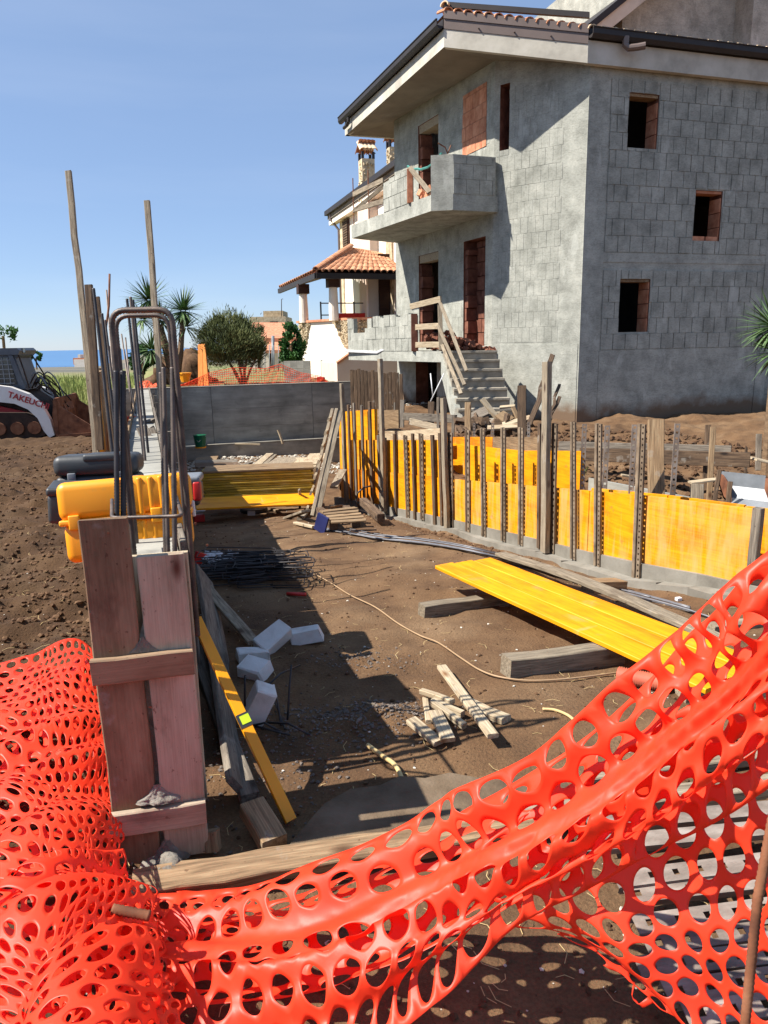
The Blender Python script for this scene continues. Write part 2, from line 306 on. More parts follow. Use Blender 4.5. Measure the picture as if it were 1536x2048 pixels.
lime_pl = pm('vial_liquid', [sc(190, 216, 40), sc(206, 230, 60)], 6, (1, 1, 1), .2, 0, 20, None, .01, .0)
lev_m = pm('level_paint', [sc(226, 146, 10), sc(240, 162, 16)], 3, (1, 1, 1), .35, .05, 60, None, .002, .0, spec=.5)
pipe_m = pm('corrugated_pipe', [sc(164, 78, 58), sc(190, 100, 76)], 6, (1, 1, 1), .6, .2, 20, None, .004, .05)
machine_white = pm('machine_paint', [sc(212, 208, 202), sc(228, 224, 218)], 5, (1, 1, 1), .4, .05, 60, None, .002, .0, spec=.5)
machine_grey = pm('machine_cab_paint', [sc(66, 72, 80), sc(88, 94, 102)], 5, (1, 1, 1), .5, .05, 60, None, .002, .0, spec=.5)
machine_dark = pm('machine_rubber', [sc(40, 32, 28), sc(70, 54, 44)], 7, (1, 1, 1), .85, .4, 40, None, .004, .0)
machine_red = pm('machine_red_paint', [sc(150, 22, 30), sc(168, 30, 38)], 5, (1, 1, 1), .4, 0, 60, None, .002, .0, spec=.5)
leaf_yucca = pm('yucca_leaf', [sc(52, 74, 42), sc(82, 108, 62), sc(112, 136, 84)], 3, (1, 1, 1), .5, 0, 20, None, .01, .12, spec=.4)
leaf_bush = pm('needle_foliage', [sc(54, 62, 34), sc(82, 90, 50), sc(104, 106, 62)], 1.5, (1, 1, 1), .7, 0, 20, None, .01, .1)
leaf_ivy = pm('broad_leaf', [sc(40, 76, 32), sc(62, 104, 46)], 5, (1, 1, 1), .6, 0, 20, None, .01, .1)
grass_m = pm('dry_grass', [sc(112, 132, 66), sc(142, 152, 84), sc(178, 168, 116)], .6, (1, 1, 1), .8, 0, 20, None, .01, .1)
bark_m = pm('bark', [sc(92, 72, 54), sc(130, 106, 80)], 8, (1, 1, 3), .9, .5, 30, None, .01, .1)
orange_wood = pm('orange_post_wood', [sc(190, 110, 44), sc(214, 136, 66)], 4, GR, .8, .2, 14, None, .005, .1)
straw_m = pm('straw', [sc(176, 150, 100), sc(204, 180, 130)], 4, (1, 1, 1), .8, 0, 20, None, .01, .1)
sea_m = pm('sea_water', [sc(60, 100, 142), sc(76, 118, 158)], .002, (1, 3, 1), .35, 0, .05, None, .3, .0, spec=.3)
def glass_mat():
    m = bpy.data.materials.new('cab_glass'); m.use_nodes = True; b = m.node_tree.nodes['Principled BSDF']
    b.inputs['Base Color'].default_value = (.05, .06, .06, 1); b.inputs['Roughness'].default_value = .08; b.inputs['Specular IOR Level'].default_value = .8; return m
glass = glass_mat()
def net_mat(name, a, b, tr=.3, rough=.33):
    m = pm(name, [a, b], 5, (1, 1, 1), rough, .12, 40, None, .004, .03, spec=.55)
    t = m.node_tree; N = t.nodes; L = t.links; bs = N['Principled BSDF']; o = N['Material Output']
    tl = N.new('ShaderNodeBsdfTranslucent'); tl.inputs[0].default_value = (*b, 1); mx = N.new('ShaderNodeMixShader'); mx.inputs[0].default_value = tr
    L.new(bs.outputs[0], mx.inputs[1]); L.new(tl.outputs[0], mx.inputs[2]); L.new(mx.outputs[0], o.inputs[0]); return m
net_m = net_mat('orange_net_plastic', sc(250, 66, 34), sc(255, 84, 48), .42, .46)
net_far = net_mat('orange_net_thin', sc(226, 84, 40), sc(240, 104, 60), .3, .6)
teal_m = net_mat('teal_net', sc(70, 140, 130), sc(90, 160, 150), .2, .7)
# ---------------------------------------------------------------- site frame and ground
AX = math.radians(17.5); ud = Vector((-math.sin(AX), math.cos(AX), 0)); vd = Vector((math.cos(AX), math.sin(AX), 0))
W0 = Vector((-.66, 2.42, 0))           # foot of the left wall's right face beside the box
ZUP = Vector((0, 0, 1))
def ct(x, y): return (x-W0.x)*vd.x+(y-W0.y)*vd.y, (x-W0.x)*ud.x+(y-W0.y)*ud.y
def S(c, t, z=0.0): return Vector((W0.x+vd.x*c+ud.x*t, W0.y+vd.y*c+ud.y*t, z))
# the shuttered wall: image column, row of the panel foot, axial distance
WALLP = [(672, 994, 13.0), (690, 996, 12.6), (713, 1001, 12.1), (765, 1010, 11.3), (820, 1020, 10.4), (924, 1042, 9.0), (1047, 1070, 7.6), (1150, 1096, 6.5), (1277, 1124, 5.65), (1400, 1146, 5.2), (1500, 1168, 4.9), (1620, 1192, 4.55), (1900, 1240, 4.0)]
WP = [U(*q) for q in WALLP]
_wy = np.array([p.y for p in WP][::-1]); _wx = np.array([p.x for p in WP][::-1]); _wz = np.array([p.z for p in WP][::-1])
def wall_x(y): return np.interp(y, _wy, _wx)
def wall_z(y): return np.interp(y, _wy, _wz)
BW = U(500, 900, 17.8); TB = ct(BW.x, BW.y)[1]       # retaining wall at the back
def smooth(a, b, x): t = np.clip((x-a)/(b-a), 0, 1); return t*t*(3-2*t)
def zg0(x, y):
    x = np.asarray(x, float); y = np.asarray(y, float); c, t = (x-W0.x)*vd.x+(y-W0.y)*vd.y, (x-W0.x)*ud.x+(y-W0.y)*ud.y
    field = -.018*np.maximum(0, y-18) + 0*x
    field = field - .0006*np.maximum(0, y-120)*0
    pit = np.interp(t, [-3, .6, 3, 5.5, 8, 10, 14, 40], [0, 0, -.10, -.36, -.70, -.84, -.88, -.88])
    terr = np.interp(y, [0, 4.2, 6, 9, 12, 30], [0, -.15, -.15, .0, .24, .3])
    wx = wall_x(y)
    inpit = smooth(-.18, -.08, c)*(1-smooth(wx+.05, wx+.12, x))
    right = smooth(wx+.05, wx+.12, x)*smooth(3.2, 4.2, y)
    wn = (1-smooth(.25, 1.1, wx-x))*smooth(3.6, 4.4, y); pit = pit*(1-wn)+(wall_z(y)-.17)*wn
    z = field*(1-inpit) + pit*inpit
    z = z*(1-right) + terr*right
    yard = smooth(TB+.1, TB+.2, t)*smooth(-.6, .1, c)*(1-smooth(34, 60, y))
    z = z*(1-yard) + (.62)*yard
    far = smooth(330, 420, y)
    return z - far*60
def zg(x, y, fine=True):
    z = zg0(x, y); x = np.asarray(x, float); y = np.asarray(y, float); c, t = (x-W0.x)*vd.x+(y-W0.y)*vd.y, (x-W0.x)*ud.x+(y-W0.y)*ud.y
    nearm = 1-smooth(18, 30, y)
    leftf = 1-smooth(-.4, -.2, c)
    n = .035*fbm(x*.9, y*.9, 3)+.012*fbm(x*5, y*5, 3)
    n = n+leftf*(.05*np.abs(fbm(x*1.6, y*2.6, 3))+.02*np.sin(y*17+2.5*fbm(x*.6, y*.5, 2))*smooth(3.5, 5, y)+.03*fbm(x*7, y*7, 3))
    rightm = smooth(wall_x(y)+.1, wall_x(y)+.3, x)*smooth(4, 5, y)
    n = n+rightm*(.05*fbm(x*1.4, y*1.4, 4)+.02*fbm(x*6, y*6, 3))
    ridge = np.exp(-((x-(wall_x(y)-.42))/.13)**2)*smooth(6.5, 8, y)*(1-smooth(11.5, 12.5, y))
    n = n+ridge*(.01+.04*fbm(x*4, y*4, 3))
    n = n+.05*np.exp(-(((x+.12)/.28)**2+((y-3.05)/.13)**2))*(1+.8*fbm(x*12, y*12, 3))
    n = n+.035*np.exp(-(((x+.15)/.2)**2+((y-3.7)/.14)**2))*(1+.8*fbm(x*12, y*12, 3))
    return z+n*nearm
import bisect
def zgs(x, y):                         # ground height, read off the ground mesh itself
    i = max(0, min(nx-2, bisect.bisect_right(xs, x)-1)); j = max(0, min(ny-2, bisect.bisect_right(ys, y)-1))
    fx = min(1, max(0, (x-xs[i])/(xs[i+1]-xs[i]))); fy = min(1, max(0, (y-ys[j])/(ys[j+1]-ys[j]))); a, b = ZL[j], ZL[j+1]
    return (a[i]*(1-fx)+a[i+1]*fx)*(1-fy)+(b[i]*(1-fx)+b[i+1]*fx)*fy
def G(px, py, dz=0.0):                 # ground point seen at a pixel
    d = ray(px, py); k = .8; prev = k
    while k < 80:
        p = CO+d*k
        if p.z < zgs(p.x, p.y)+dz: break
        prev = k; k += max(.05, k*.01)
    lo, hi = prev, k
    for _ in range(14):
        m = (lo+hi)/2; p = CO+d*m
        if p.z < zgs(p.x, p.y)+dz: hi = m
        else: lo = m
    return CO+d*hi
def onground(p, dz=0.0): return Vector((p[0], p[1], zgs(p[0], p[1])+dz))
def grow(a, b, s, g):
    r = [a]
    while r[-1] < b: r.append(r[-1]+s); s *= g
    return r
xs = sorted(set([-q for q in grow(7, 900, .08, 1.13)]+list(np.arange(-7, 7.01, .042))+grow(7.05, 900, .08, 1.13)))
ys = [-60, -25, -10, -4, -2, -1, -.5, 0, .3]+list(np.arange(.5, 13, .04))+grow(13.02, 22, .06, 1.0)+grow(22.1, 470, .12, 1.07)
xs = [float(q) for q in xs]; ys = [float(q) for q in ys]
X, Y = np.meshgrid(xs, ys); Z = zg(X, Y); ZL = Z.tolist(); nx = len(xs); ny = len(ys)
me = bpy.data.meshes.new('ground'); me.vertices.add(nx*ny); me.vertices.foreach_set('co', np.stack([X, Y, Z], -1).ravel())
idx = (np.arange(ny-1)[:, None]*nx+np.arange(nx-1)[None, :]).ravel(); fc = np.stack([idx, idx+1, idx+1+nx, idx+nx], -1)
me.loops.add(fc.size); me.polygons.add(len(fc)); me.loops.foreach_set('vertex_index', fc.ravel().astype(np.int32))
me.polygons.foreach_set('loop_start', (np.arange(len(fc))*4).astype(np.int32)); me.polygons.foreach_set('loop_total', np.full(len(fc), 4, np.int32))
me.polygons.foreach_set('use_smooth', np.ones(len(fc), bool)); me.materials.append(soil); me.update(); me.validate()
link(bpy.data.objects.new('ground', me)); tag(bpy.data.objects['ground'], kind='structure')
b = MB(); b.quad((-40000, 300, -40), (40000, 300, -40), (40000, 45000, -40), (-40000, 45000, -40)); tag(b.build('sea', sea_m), kind='structure')
# ================================================================ unfinished grey house
HC0 = U(1158, 690, 13.0); HC1 = U(983, 690, 14.1); HC2 = U(794, 690, 18.0)
HC0.z = HC1.z = HC2.z = 0; HC3 = HC0+vd*4.15; HC4 = HC3+vd*5.0
house = thing('unfinished_house', (HC1.x+1, HC1.y+1.5, .2), 'tall unfinished grey block house with overhanging eaves, balcony and outside stairs', 'house')
ZB = -.3
def wtop(P, py): return zat(P, py)
T2 = wtop(HC2, 243); T1 = wtop(HC1, 121); T0 = wtop(HC0, 128)
T3 = T0
MIN2 = []
def wallseg(A, B, zb, ztA, ztB, ops, name, thick=.32, mat=render_grey):
    """wall face from A to B (left to right as seen), openings (s0,s1,z0,z1); reveals included"""
    A = Vector((A.x, A.y, 0)); B = Vector((B.x, B.y, 0)); L = (B-A).length; dx = (B-A).normalized(); n = Vector((dx.y, -dx.x, 0))
    top = lambda s: ztA+(ztB-ztA)*s/L
    m = MB(); P = lambda s, z, d=0: A+dx*s+ZUP*z-n*d
    xs_ = sorted({0, L, *[o[0] for o in ops], *[o[1] for o in ops]}); zs_ = sorted({zb, *[o[2] for o in ops], *[o[3] for o in ops]})
    for i in range(len(xs_)-1):
        a, b2 = xs_[i], xs_[i+1]
        for j in range(len(zs_)):
            z0 = zs_[j]; z1 = zs_[j+1] if j+1 < len(zs_) else None
            if z1 is not None and any(o[0] <= a+1e-6 and b2 <= o[1]+1e-6 and o[2] <= z0+1e-6 and z1 <= o[3]+1e-6 for o in ops): continue
            if z1 is None: m.quad(P(a, z0), P(b2, z0), P(b2, top(b2)), P(a, top(a)))
            else: m.quad(P(a, z0), P(b2, z0), P(b2, z1), P(a, z1))
    r = m.build(name, mat, house)
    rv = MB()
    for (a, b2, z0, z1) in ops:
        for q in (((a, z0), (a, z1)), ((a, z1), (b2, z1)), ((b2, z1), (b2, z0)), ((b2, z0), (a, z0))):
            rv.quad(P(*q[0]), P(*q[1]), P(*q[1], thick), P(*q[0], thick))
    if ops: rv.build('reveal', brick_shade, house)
    return A, dx, n, L
def sop(A, B, rect):        # pixel rectangle (x0,x1,ytop,ybot) -> opening in wall coordinates via ray / wall plane
    A = Vector((A.x, A.y, 0)); B = Vector((B.x, B.y, 0)); dx = (B-A).normalized(); n = Vector((dx.y, -dx.x, 0)); r = []
    def hit(px, py):
        d = ray(px, py); k = (A-CO).dot(n)/d.dot(n); p = CO+d*k; return (p-A).dot(dx), p.z
    x0, x1, y0, y1 = rect; ym = (y0+y1)/2; xm = (x0+x1)/2
    return (hit(x0, ym)[0], hit(x1, ym)[0], hit(xm, y1)[1], hit(xm, y0)[1])
opsR = [sop(HC0, HC3, r) for r in ((1256, 1316, 187, 297), (1388, 1442, 381, 482), (1238, 1298, 558, 664))]
opsC = [sop(HC1, HC0, (1000, 1019, 168, 300))]
opsC = [(max(.08, o[0]), o[1], o[2], o[3]) for o in opsC]
opsL = [sop(HC2, HC1, r) for r in ((837, 877, 240, 436), (838, 877, 507, 690), (927, 970, 478, 692), (832, 874, 716, 860))]
opsR2 = [(.25, 1.5, 1.5, 3.2)]
wr = wallseg(HC0, HC3, ZB, T0, T3, opsR, 'side_wall')
wc = wallseg(HC1, HC0, ZB, T1, T0, opsC, 'corner_wall')
wl = wallseg(HC2, HC1, ZB-1, T2, T1, opsL, 'front_wall')
HC4a = HC3+vd*.02-ud*(-.35)
wallseg(HC3+ud*.22, HC4+ud*.22, ZB, T3, T3, [(.5, 1.6, 1.6, 3.4), (.5, 1.6, 4.2, 5.6)], 'side_wall')
# rear closing walls and floors keep the rooms dark
rear = MB(); Pb = [HC2+vd*7+ud*.2, HC4+ud*6]
for a, c2 in ((HC2, HC2+vd*9), (HC2+vd*9, HC4+ud*.22)): rear.quad(Vector((a.x, a.y, ZB)), Vector((c2.x, c2.y, ZB)), Vector((c2.x, c2.y, 6.4)), Vector((a.x, a.y, 6.4)))
rear.build('rear_wall', render_grey, house)
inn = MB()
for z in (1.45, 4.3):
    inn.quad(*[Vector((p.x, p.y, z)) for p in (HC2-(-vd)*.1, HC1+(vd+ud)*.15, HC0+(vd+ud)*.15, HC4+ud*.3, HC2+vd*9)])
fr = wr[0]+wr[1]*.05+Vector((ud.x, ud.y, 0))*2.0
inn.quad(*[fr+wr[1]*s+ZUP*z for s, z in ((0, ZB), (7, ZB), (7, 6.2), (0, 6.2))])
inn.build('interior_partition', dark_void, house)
part = MB(); q0 = wl[0]+wl[1]*.6-wl[2]*.9
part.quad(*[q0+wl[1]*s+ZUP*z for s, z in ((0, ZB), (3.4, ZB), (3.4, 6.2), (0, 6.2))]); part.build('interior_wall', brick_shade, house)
# blocks of the infill, proud of the recessed joints
NB = [0]
extra_blocks = MB()
GAPS = (.0012, .003, .0055, .008)
def blockwall(seg, zones, ops, pitch=.256, rowh=.272, limit=300, mb=None, mat=block_grey, name='block', proud=.006, nmax=0):
    A, dx, n, L = seg
    for (s0, s1, z0, z1f) in zones:
        z = z0; row = 0
        while True:
            zt = z+rowh; s = s0-(.5*pitch if row % 2 else 0)
            if zt > max(z1f(s0), z1f(s1)): break
            while s < s1-.02:
                a, b2 = max(s, s0), min(s+pitch, s1); s += pitch
                if b2-a < .06 or zt > z1f((a+b2)/2)+.02: continue
                pieces = [(a, b2, z, zt)]
                for o in ops:
                    np_ = []
                    for (pa, pb, pz, pt) in pieces:
                        if pb <= o[0] or pa >= o[1] or pt <= o[2] or pz >= o[3]: np_.append((pa, pb, pz, pt)); continue
                        if pa < o[0]-.05: np_.append((pa, o[0], pz, pt))
                        if pb > o[1]+.05: np_.append((o[1], pb, pz, pt))
                        pm0, pm1 = max(pa, o[0]), min(pb, o[1])
                        if pz < o[2]-.05: np_.append((pm0, pm1, pz, o[2]))
                        if pt > o[3]+.05: np_.append((pm0, pm1, o[3], pt))
                    pieces = np_
                for (pa, pb, pz, pt) in pieces:
                    g = random.choice(GAPS); gz = random.choice((.0006, .001, .003)); d = proud+random.uniform(-.0012, .0014)*(1 if proud < .01 else 2)
                    c = .002; w_, h_ = (pb-pa)/2-g, (pt-pz)/2-gz
                    if w_ < .02 or h_ < .02: continue
                    jj = [random.uniform(-.0015, .0015) for _ in range(8)]
                    v = [(-w_, 0, -h_), (w_, 0, -h_), (w_, 0, h_), (-w_, 0, h_), (-w_+c+jj[0], -d, -h_+c+jj[1]), (w_-c+jj[2], -d, -h_+c+jj[3]), (w_-c+jj[4], -d, h_-c+jj[5]), (-w_+c+jj[6], -d, h_-c+jj[7])]
                    f = [(4, 5, 6, 7), (0, 1, 5, 4), (1, 2, 6, 5), (2, 3, 7, 6), (3, 0, 4, 7)]
                    cen = A+dx*((pa+pb)/2)+ZUP*((pz+pt)/2)
                    Mx = Matrix(((dx.x, -n.x, 0, cen.x), (dx.y, -n.y, 0, cen.y), (0, 0, 1, cen.z), (0, 0, 0, 1)))
                    if NB[0] < 300 and mb is None:
                        obj(name, v, f, mat, house, Mx); NB[0] += 1
                    else: extra_blocks.add([Mx @ Vector(q) for q in v], f)
            z = zt; row += 1
cz = lambda z: (lambda s: z)
zb1 = zat(HC0, 697+4); zr1 = zat(HC0+vd, 526); zr2 = zat(HC0+vd, 505); zr3 = zat(HC0+vd, 160)
LR = (HC3-HC0).length
GAPS = (.003, .007, .012, .018)
blockwall(wr, [(.42, LR-.25, zb1, cz(zr1)), (.42, LR-.2, zr2, cz(zr3))], opsR, proud=.016)
GAPS = (.0004, .0006, .002, .007)
LC = (HC0-HC1).length
blockwall(wc, [(.05, LC-.42, 1.62, lambda s: T1+(T0-T1)*s/LC-.32)], opsC, pitch=.15, proud=.0035)
LL = (HC1-HC2).length
blockwall(wl, [(.45, LL-.15, 1.6, cz(3.7)), (.45, LL-.15, 4.35, cz(T2-.1))], opsL, pitch=.25, mb=True, proud=.0035)
sb = extra_blocks.build('infill_blocks', block_grey, house); tag(sb, kind='stuff')
# cracks of hollow brick edges and lintels around the openings
def lintel(seg, o, mat, h=.1, name='lintel', out=.0):
    A, dx, n, L = seg
    m = MB(); p = lambda s, z, d: A+dx*s+ZUP*z-n*d
    m.hex8([p(o[0]+.01, o[3]-h, .02), p(o[1]-.01, o[3]-h, .02), p(o[1]-.01, o[3]-h, .24), p(o[0]+.01, o[3]-h, .24)], [p(o[0]+.01, o[3]-.004, .02), p(o[1]-.01, o[3]-.004, .02), p(o[1]-.01, o[3]-.004, .24), p(o[0]+.01, o[3]-.004, .24)])
    return m.build(name, mat, house)
for o in opsL[:2]: lintel(wl, o, wood_pale, .16)
for o in opsR: lintel(wr, o, wood_tan if o is not opsR[1] else red_brick, .05)
for o in opsR[1:2]:
    A, dx, n, L = wr
    for k in range(2):
        m = MB(); a = o[0]+.02+k*.3; p = lambda s, z, d: A+dx*s+ZUP*z-n*d
        m.hex8([p(a, o[2]+.003, .03), p(a+.26, o[2]+.003, .03), p(a+.26, o[2]+.003, .28), p(a, o[2]+.003, .28)], [p(a, o[2]+.08, .03), p(a+.26, o[2]+.08, .03), p(a+.26, o[2]+.08, .28), p(a, o[2]+.08, .28)]); m.build('brick', red_brick, house)
for seg, o, both in ((wl, opsL[0], 1), (wl, opsL[1], 1), (wl, opsL[2], 1), (wr, opsR[0], 0), (wr, opsR[1], 0), (wr, opsR[2], 0), (wc, opsC[0], 0)):
    A, dx, n, L = seg; z = o[2]; k = 0
    while z < o[3]-.1:                                           # toothed hollow bricks along the jambs
        h = .25; s = o[0] if both else o[1]-.012
        m = MB(); p = lambda s_, z_, d: A+dx*s_+ZUP*z_-n*d
        wd = .07+.05*(k % 2)+random.uniform(0, .04) if both else .02
        if not both: s = o[1]-wd
        a, b2 = (s+.002, s+wd)
        zt = min(z+h-.014, o[3]-.17 if both else o[3]-.05)
        if zt > z+.05:
            m.hex8([p(a, z, .03), p(b2, z, .03), p(b2, z, .3), p(a, z, .3)], [p(a, zt, .03), p(b2, zt, .03), p(b2, zt, .3), p(a, zt, .3)]); m.build('jamb_brick', brick_shade if both else red_brick, house)
        z += h; k += 1
# brick infill behind the balcony
oB = sop(HC2, HC1, (926, 974, 178, 303)); A, dx, n, L = wl
z = oB[2]; row = 0
while z < oB[3]-.05:
    s = oB[0]-(.12 if row % 2 else 0)
    while s < oB[1]-.02:
        a, b2 = max(s, oB[0]+random.uniform(-.03, .02)), min(s+.25, oB[1]); s += .25
        if b2-a > .05:
            m = MB(); p = lambda s_, z_, d: A+dx*s_+ZUP*z_-n*d; e = .012+random.uniform(0, .006)
            m.hex8([p(a+.004, z+.004, -e), p(b2-.004, z+.004, -e), p(b2-.004, z+.004, .05), p(a+.004, z+.004, .05)], [p(a+.004, min(z+.25, oB[3])-.004, -e), p(b2-.004, min(z+.25, oB[3])-.004, -e), p(b2-.004, min(z+.25, oB[3])-.004, .05), p(a+.004, min(z+.25, oB[3])-.004, .05)])
            m.build('infill_brick', red_brick, house)
    z += .25; row += 1
# door leaf of rough bricks (blocked doorway)
o = opsL[2]
for r in range(8):
    for k in range(3):
        a = o[0]+.12+k*.3-(.1 if r % 2 else 0); z = o[2]+r*.27
        if z > o[3]-.1: continue
        m = MB(); p = lambda s_, z_, d: A+dx*s_+ZUP*z_-n*d; b2 = min(a+.285, o[1]-.005); a = max(a, o[0]+.1); zt = min(z+.255, o[3]-.01)
        if b2-a > .04: m.hex8([p(a, z, .24), p(b2, z, .24), p(b2, z, .31), p(a, z, .31)], [p(a, zt, .24), p(b2, zt, .24), p(b2, zt, .31), p(a, zt, .31)]); m.build('doorway_brick', brick_shade, house)
# frame lines: slight concrete bands
def band(seg, s0, s1, z0, z1, d, mat=render_grey, name='concrete_band'):
    A, dx, n, L = seg; m = MB(); p = lambda s_, z_, d_: A+dx*s_+ZUP*z_-n*d_
    m.hex8([p(s0, z0, -d), p(s1, z0, -d), p(s1, z0, .05), p(s0, z0, .05)], [p(s0, z1, -d), p(s1, z1, -d), p(s1, z1, .05), p(s0, z1, .05)]); return m.build(name, mat, house)
band(wr, .40, LR, zr1+.01, zr2-.01, .010); band(wr, .0, .40, ZB, T0-.02, .013, name='corner_column'); band(wr, LR-.24, LR, ZB, T0-.03, .016, name='corner_column')
band(wr, .41, LR-.25, ZB, zb1-.01, .009, name='concrete_base'); band(wc, 0.0, LC-.02, ZB, 1.58, .009, name='concrete_base')
# roof
Rb = UY(888, 94, 13.85); Ra = UZ(690, 272, Rb.z); Rc = UY(1175, 126, 13.12); Rd = Rc+vd*9.6
Ra2 = Ra+ud*.0+vd*3
wt = [Vector((HC2.x, HC2.y, T2)), Vector((HC1.x, HC1.y, T1)), Vector((HC0.x, HC0.y, T0)), Vector((HC4.x, HC4.y, T0)), ]
m = MB(); e = [Ra, Rb, Rc, Rd]
for i in range(3): m.quad(e[i], wt[i], wt[i+1], e[i+1])
m.quad(Ra, Ra2, Vector((HC2.x+vd.x*3, HC2.y+vd.y*3, T2)), wt[0])
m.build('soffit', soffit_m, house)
FH = .27
def strip(pts, z0, z1, out_, mat, name):
    m = MB(); cen = HC1+vd*3+ud*1
    for i in range(len(pts)-1):
        a, c2 = pts[i], pts[i+1]; d = Vector((c2.x-a.x, c2.y-a.y, 0)).normalized(); n = Vector((d.y, -d.x, 0))
        if n.dot(Vector(((a.x+c2.x)/2-cen.x, (a.y+c2.y)/2-cen.y, 0))) < 0: n = -n
        A0, A1 = a+ZUP*z0, c2+ZUP*z0; B0, B1 = a+ZUP*z1, c2+ZUP*z1
        m.hex8([A0+n*out_, A1+n*out_, A1-n*.1, A0-n*.1], [B0+n*out_, B1+n*out_, B1-n*.1, B0-n*.1])
    return m.build(name, mat, house)
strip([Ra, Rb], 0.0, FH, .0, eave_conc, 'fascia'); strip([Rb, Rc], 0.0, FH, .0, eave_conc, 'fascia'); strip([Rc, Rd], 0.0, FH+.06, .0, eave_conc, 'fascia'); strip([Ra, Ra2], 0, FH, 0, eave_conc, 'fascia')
def gutter(a, c2, z, r, name='gutter'):
    d = Vector((c2.x-a.x, c2.y-a.y, 0)).normalized(); n = Vector((d.y, -d.x, 0)); cen = HC1+vd*3+ud
    if n.dot(Vector((a.x-cen.x, a.y-cen.y, 0))) < 0: n = -n
    prof = [(0, .1), (0, 0), (.035, -.045), (.10, -.05), (.135, 0), (.135, .075), (.15, .085), (.15, .095), (.12, .095), (.12, .0), (.02, -.01), (.02, .1)]
    m = MB(); v = [a+ZUP*(z+q)+n*p for p, q in prof]+[c2+ZUP*(z+q)+n*p for p, q in prof]; k = len(prof)
    m.add(v, [(i, (i+1) % k, k+(i+1) % k, k+i) for i in range(k)]+[tuple(range(k))[::-1], tuple(range(k, 2*k))]); return m.build(name, black_metal, house)
gutter(Ra-(Rb-Ra).normalized()*.1, Rb, FH+.05, .1); gutter(Rc, Rd, FH+.12, .1)
strip([Ra, Rb], FH+.003, FH+.17, -.01, black_metal, 'eave_trim'); strip([Rc, Rd], FH+.062, FH+.24, -.01, black_metal, 'eave_trim')
strip([Rb, Rc], FH+.003, FH+.15, .012, brown_metal, 'flashing'); strip([Rb, Rc], FH+.152, FH+.27, .03, brown_metal, 'flashing')
strip([Rb, Rc+ZUP*.05], FH+.34, FH+.42, -.03, black_metal, 'eave_trim')
for f_ in (.25, .5, .75): m = MB(); p = Rb.lerp(Rc, f_)+ZUP*(FH+.06)+(Rc-Rb).cross(ZUP).normalized()*.013; m.tube([p, p+Vector((-.01, -.03, 0))], .012, 6); m.build('rivet', brown_metal, house)
# spouts
p = Rc+vd*.62-ud*.10+ZUP*(FH+.13); m = MB(); m.tube([p, p-ZUP*.12, p-ZUP*.17-ud*.03+vd*.04, p-ZUP*.17-ud*.10+vd*.16, p-ZUP*.16-ud*.16+vd*.26], .055, 10, False); m.build('rain_spout', brown_metal, house)
dl = (Ra-Rb).normalized(); nl = Vector((-dl.y*-1, dl.x*-1, 0)); nl = Vector((vd.x*-1, vd.y*-1, 0))
p = Ra-dl*.55+nl*.08+ZUP*(FH-.02); m = MB(); m.tube([p, p-ZUP*.08, p-ZUP*.13+dl*.10, p-ZUP*.13+dl*.35], .04, 8, False); m.build('rain_spout', black_metal, house)
# tiled slopes
ridge = HC1+vd*4.0+ud*2.2; ridge.z = Rc.z+1.35
m = MB(); up_ = ZUP*(FH+.22)
Rm = Rb+vd*3.2+ud*1.0+ZUP*.62
m.quad(Rc+up_, Rd+up_, Rd+ud*3+up_+ZUP*.75, Rc+ud*1.6+up_+ZUP*.45, Rb+up_+ZUP*.02)
m.quad(Ra+up_-ZUP*.1, Rb+up_, Rc+ud*1.6+up_+ZUP*.45, Ra+vd*4+up_+ZUP*.45)
m.build('roof_deck', tile_m, house)
def halftile(L=.4, r=.085, n=6, tp=.82):
    v = []; f = []
    for (x, rr) in ((0, r), (L, r*tp)):
        for k in range(n+1):
            a = math.pi*k/n; v.append((x, math.cos(a)*rr, math.sin(a)*rr*.75))
        for k in range(n+1):
            a = math.pi*k/n; v.append((x, math.cos(a)*rr*.82, math.sin(a)*rr*.75-.016))
    w_ = n+1
    for k in range(n): f += [(k, k+1, 2*w_+k+1, 2*w_+k), (w_+k, 3*w_+k, 3*w_+k+1, w_+k+1), (k, w_+k, w_+k+1, k+1)]
    f += [(0, 2*w_, 3*w_, w_), (n, w_+n, 3*w_+n, 2*w_+n)]
    return mesh('tile', v, f, tile_m, False)
tile_mesh = halftile(); tile_mesh2 = tile_mesh.copy(); tile_mesh2.materials[0] = tile_pale
def put(name, me_, Mx, parent): return link(bpy.data.objects.new(name, me_), Mx, parent)
def fm(o_, x, z):
    x = x.normalized(); z = (z-x*z.dot(x)).normalized(); y = z.cross(x)
    return Matrix(((x.x, y.x, z.x, o_.x), (x.y, y.y, z.y, o_.y), (x.z, y.z, z.z, o_.z), (0, 0, 0, 1)))
nT = int((Rd-Rc).length/.205)
for i in range(nT):
    for r in range(3):
        p = Rc+vd*(i*.205+.05)-ud*.10+up_+ZUP*.0+ud*(r*.36+.06)+ZUP*(r*.36*.26-.015)
        put('roof_tile', tile_mesh2 if r == 0 else tile_mesh, fm(p+Vector((random.uniform(-.008, .008), 0, random.uniform(0, .01))), ud+ZUP*.26, ZUP), house)
for i in range(14):                   # tiles showing over the flashing and the hip
    p = Rb.lerp(Rc, (i+.5)/14)+up_+ZUP*(.055-.05*i/14)
    put('roof_tile', tile_mesh, fm(p, ud+ZUP*.26, ZUP), house)
for i in range(9):
    p = Rb+vd*(.15*i)+ud*(.12*i)+up_+ZUP*(.14+.0*i); put('hip_tile', tile_mesh2, fm(p, vd+ud*.6, ZUP), house)
